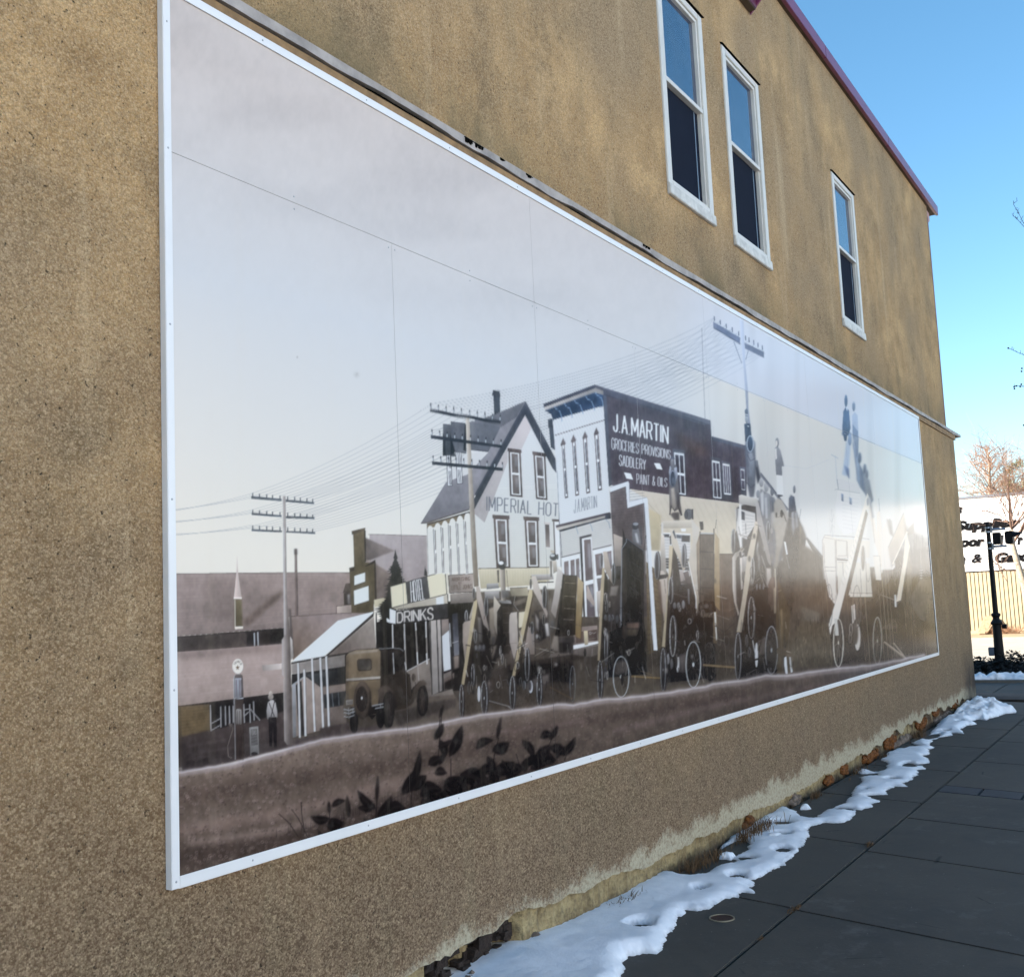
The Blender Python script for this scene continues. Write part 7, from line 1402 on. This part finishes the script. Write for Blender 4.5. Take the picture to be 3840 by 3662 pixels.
# crab-apple by the kerb, only its twig ends reach into the picture
ca = empty('crabapple_tree', (9.0, -2.75, GZ)); tag(ca, 'crabapple whose dark twig ends with dried berries reach in at the right edge', 'tree')
mb = MB(); mb.tube([(9.0, -2.75, GZ), (9.02, -2.72, .4), (8.98, -2.78, 1.4), (9.0, -2.8, 2.6), (9.02, -2.75, 4.2)], [.06, .052, .045, .03, .012], 8); mb.build('trunk', M['bark'], ca, smooth=True)
mb = MB(); rr = random.Random(5)
for L in NEAR_TWIGS:
    e = Vector(L[0]); root = Vector((9.0, -2.75, e.z - .35)); mb.tube([root, root.lerp(e, .6) + Vector((0, 0, .08))] + [Vector(p) for p in L], [.008, .005, .0032] + [.0022] * (len(L) - 1), 5)
    for k in range(14):
        i = rr.randint(0, len(L) - 2); p = Vector(L[i]).lerp(Vector(L[i + 1]), rr.random()); mb.tube([p, p + Vector((rr.uniform(-.02, .02), rr.uniform(-.02, .02), rr.uniform(-.01, .03)))], [.002, .0015], 4)
for k in range(12):
    z = rr.uniform(1.4, 4.0); a = rr.uniform(-.9, .9) - math.pi / 2; grow(mb, (9.0, -2.78, z), (math.cos(a), math.sin(a), .7), .9, .012, 2, rr, 0, 3, None, .003)
mb.build('branches', M['dark_twig'], ca)
for p in BERRIES:
    bm = bmesh.new(); bmesh.ops.create_icosphere(bm, subdivisions=2, radius=.009, matrix=Matrix.Translation(p)); me = bpy.data.meshes.new('berry'); bm.to_mesh(me); bm.free(); me.materials.append(M['berry'])
    o = bpy.data.objects.new('berry', me); C.objects.link(o); o.parent = ca; o.matrix_parent_inverse = ca.matrix_basis.inverted()

# ------------------------------------------------------------------ the store across the road
SX = STORE_X
stq = empty('store', (SX, 3, GZ)); tag(stq, 'white-fronted store across the road with black lettering over a ribbed concrete wall', 'store')
mb = MB(); mb.box(SX + .06, SX + 14, -16, 22, GZ, 3.98); mb.build('building_body', M['sign_white'], stq)
mb = MB(); mb.box(SX, SX + .055, -16, 22, 1.38, 4.0); mb.build('sign_band', M['sign_white'], stq)
mb = MB(); mb.box(SX - .04, SX + 14, -16.1, 22.1, 4.0, 4.075); mb.build('roof_edge', M['cap'], stq)
mb = MB(); mb.box(SX + .01, SX + .058, -16, 22, 1.335, 1.378); mb.build('shadow_line', M['dark_gap'], stq)
mb = MB(); mb.box(SX + .030, SX + .058, -16, 22, GZ, 1.33); mb.build('groove_wall', M['rib_dark'], stq)
mb = MB(); y = -8.
while y < 14: mb.box(SX - .012, SX + .029, y, y + .106, GZ + .05, 1.33); y += .135
mb.build('ribbed_wall', M['rib'], stq)
mb = MB(); mb.box(SX - .10, SX - .013, -16, 22, GZ - .1, GZ + .09); mb.build('plinth', M['rib'], stq)
def sign_text(txt, yl, width, zb, size_h, bold=.055):
    cu = bpy.data.curves.new('t', 'FONT'); cu.body = txt; cu.size = 1; cu.offset = bold * 1.1; cu.extrude = .02; cu.shear = .28
    o = bpy.data.objects.new('t', cu); C.objects.link(o); bpy.context.view_layer.update()
    dg = bpy.context.evaluated_depsgraph_get(); me = bpy.data.meshes.new_from_object(o.evaluated_get(dg)); bpy.data.objects.remove(o)
    xs = [v.co.x for v in me.vertices]; x0, x1 = min(xs), max(xs); sx = width / (x1 - x0); sz = size_h / .70
    for v in me.vertices: x, y, z = v.co; v.co = (SX - .008 - z * 1.0, yl - (x - x0) * sx, zb + y * sz)
    me.flip_normals(); me.name = 'lettering'; me.materials.clear(); me.materials.append(M['sign_black'])
    l = bpy.data.objects.new('lettering', me); C.objects.link(l); l.parent = stq; l.matrix_parent_inverse = stq.matrix_basis.inverted()
sign_text('s', 4.34, .28, 3.50, .31)
sign_text('Supplies', 4.36, 2.06, 2.89, .31)
sign_text('oor', 4.25, .84, 2.29, .31)
sign_text('l', 2.91, .12, 2.28, .31); sign_text('r', 2.36, .20, 2.26, .31)
sign_text('n', 4.36, .24, 1.70, .31); sign_text('&', 3.91, .36, 1.69, .31, .02); sign_text('Gard', 3.13, 1.16, 1.66, .31)
mb = MB(); mb.hexa([(SX - 1.2, 3.45, GZ), (SX - 1.2, 3.75, GZ), (SX - .1, 3.95, GZ), (SX - .1, 3.2, GZ), (SX - 1.0, 3.45, GZ + .12), (SX - 1.0, 3.7, GZ + .12), (SX - .12, 3.62, GZ + .62), (SX - .12, 3.2, GZ + .62)])
tag(mb.build('sand_pile', M['dirt'], bevel=.05), 'pale wedge of sand heaped against the ribbed store wall', 'sand pile')
rr = random.Random(41); mb = MB()
for k in range(120): a = rr.uniform(0, 6.28); grow(mb, (SX - .8 + rr.uniform(-.2, .2), 2.9 + rr.uniform(-.5, .5), GZ), (math.cos(a), math.sin(a), .7), rr.uniform(.12, .35), .006, 1, rr, 0, 3, None, .004)
tag(mb.build('dead_shrub', M['twig2']), 'low dead twiggy shrub at the foot of the ribbed store wall', 'shrub')
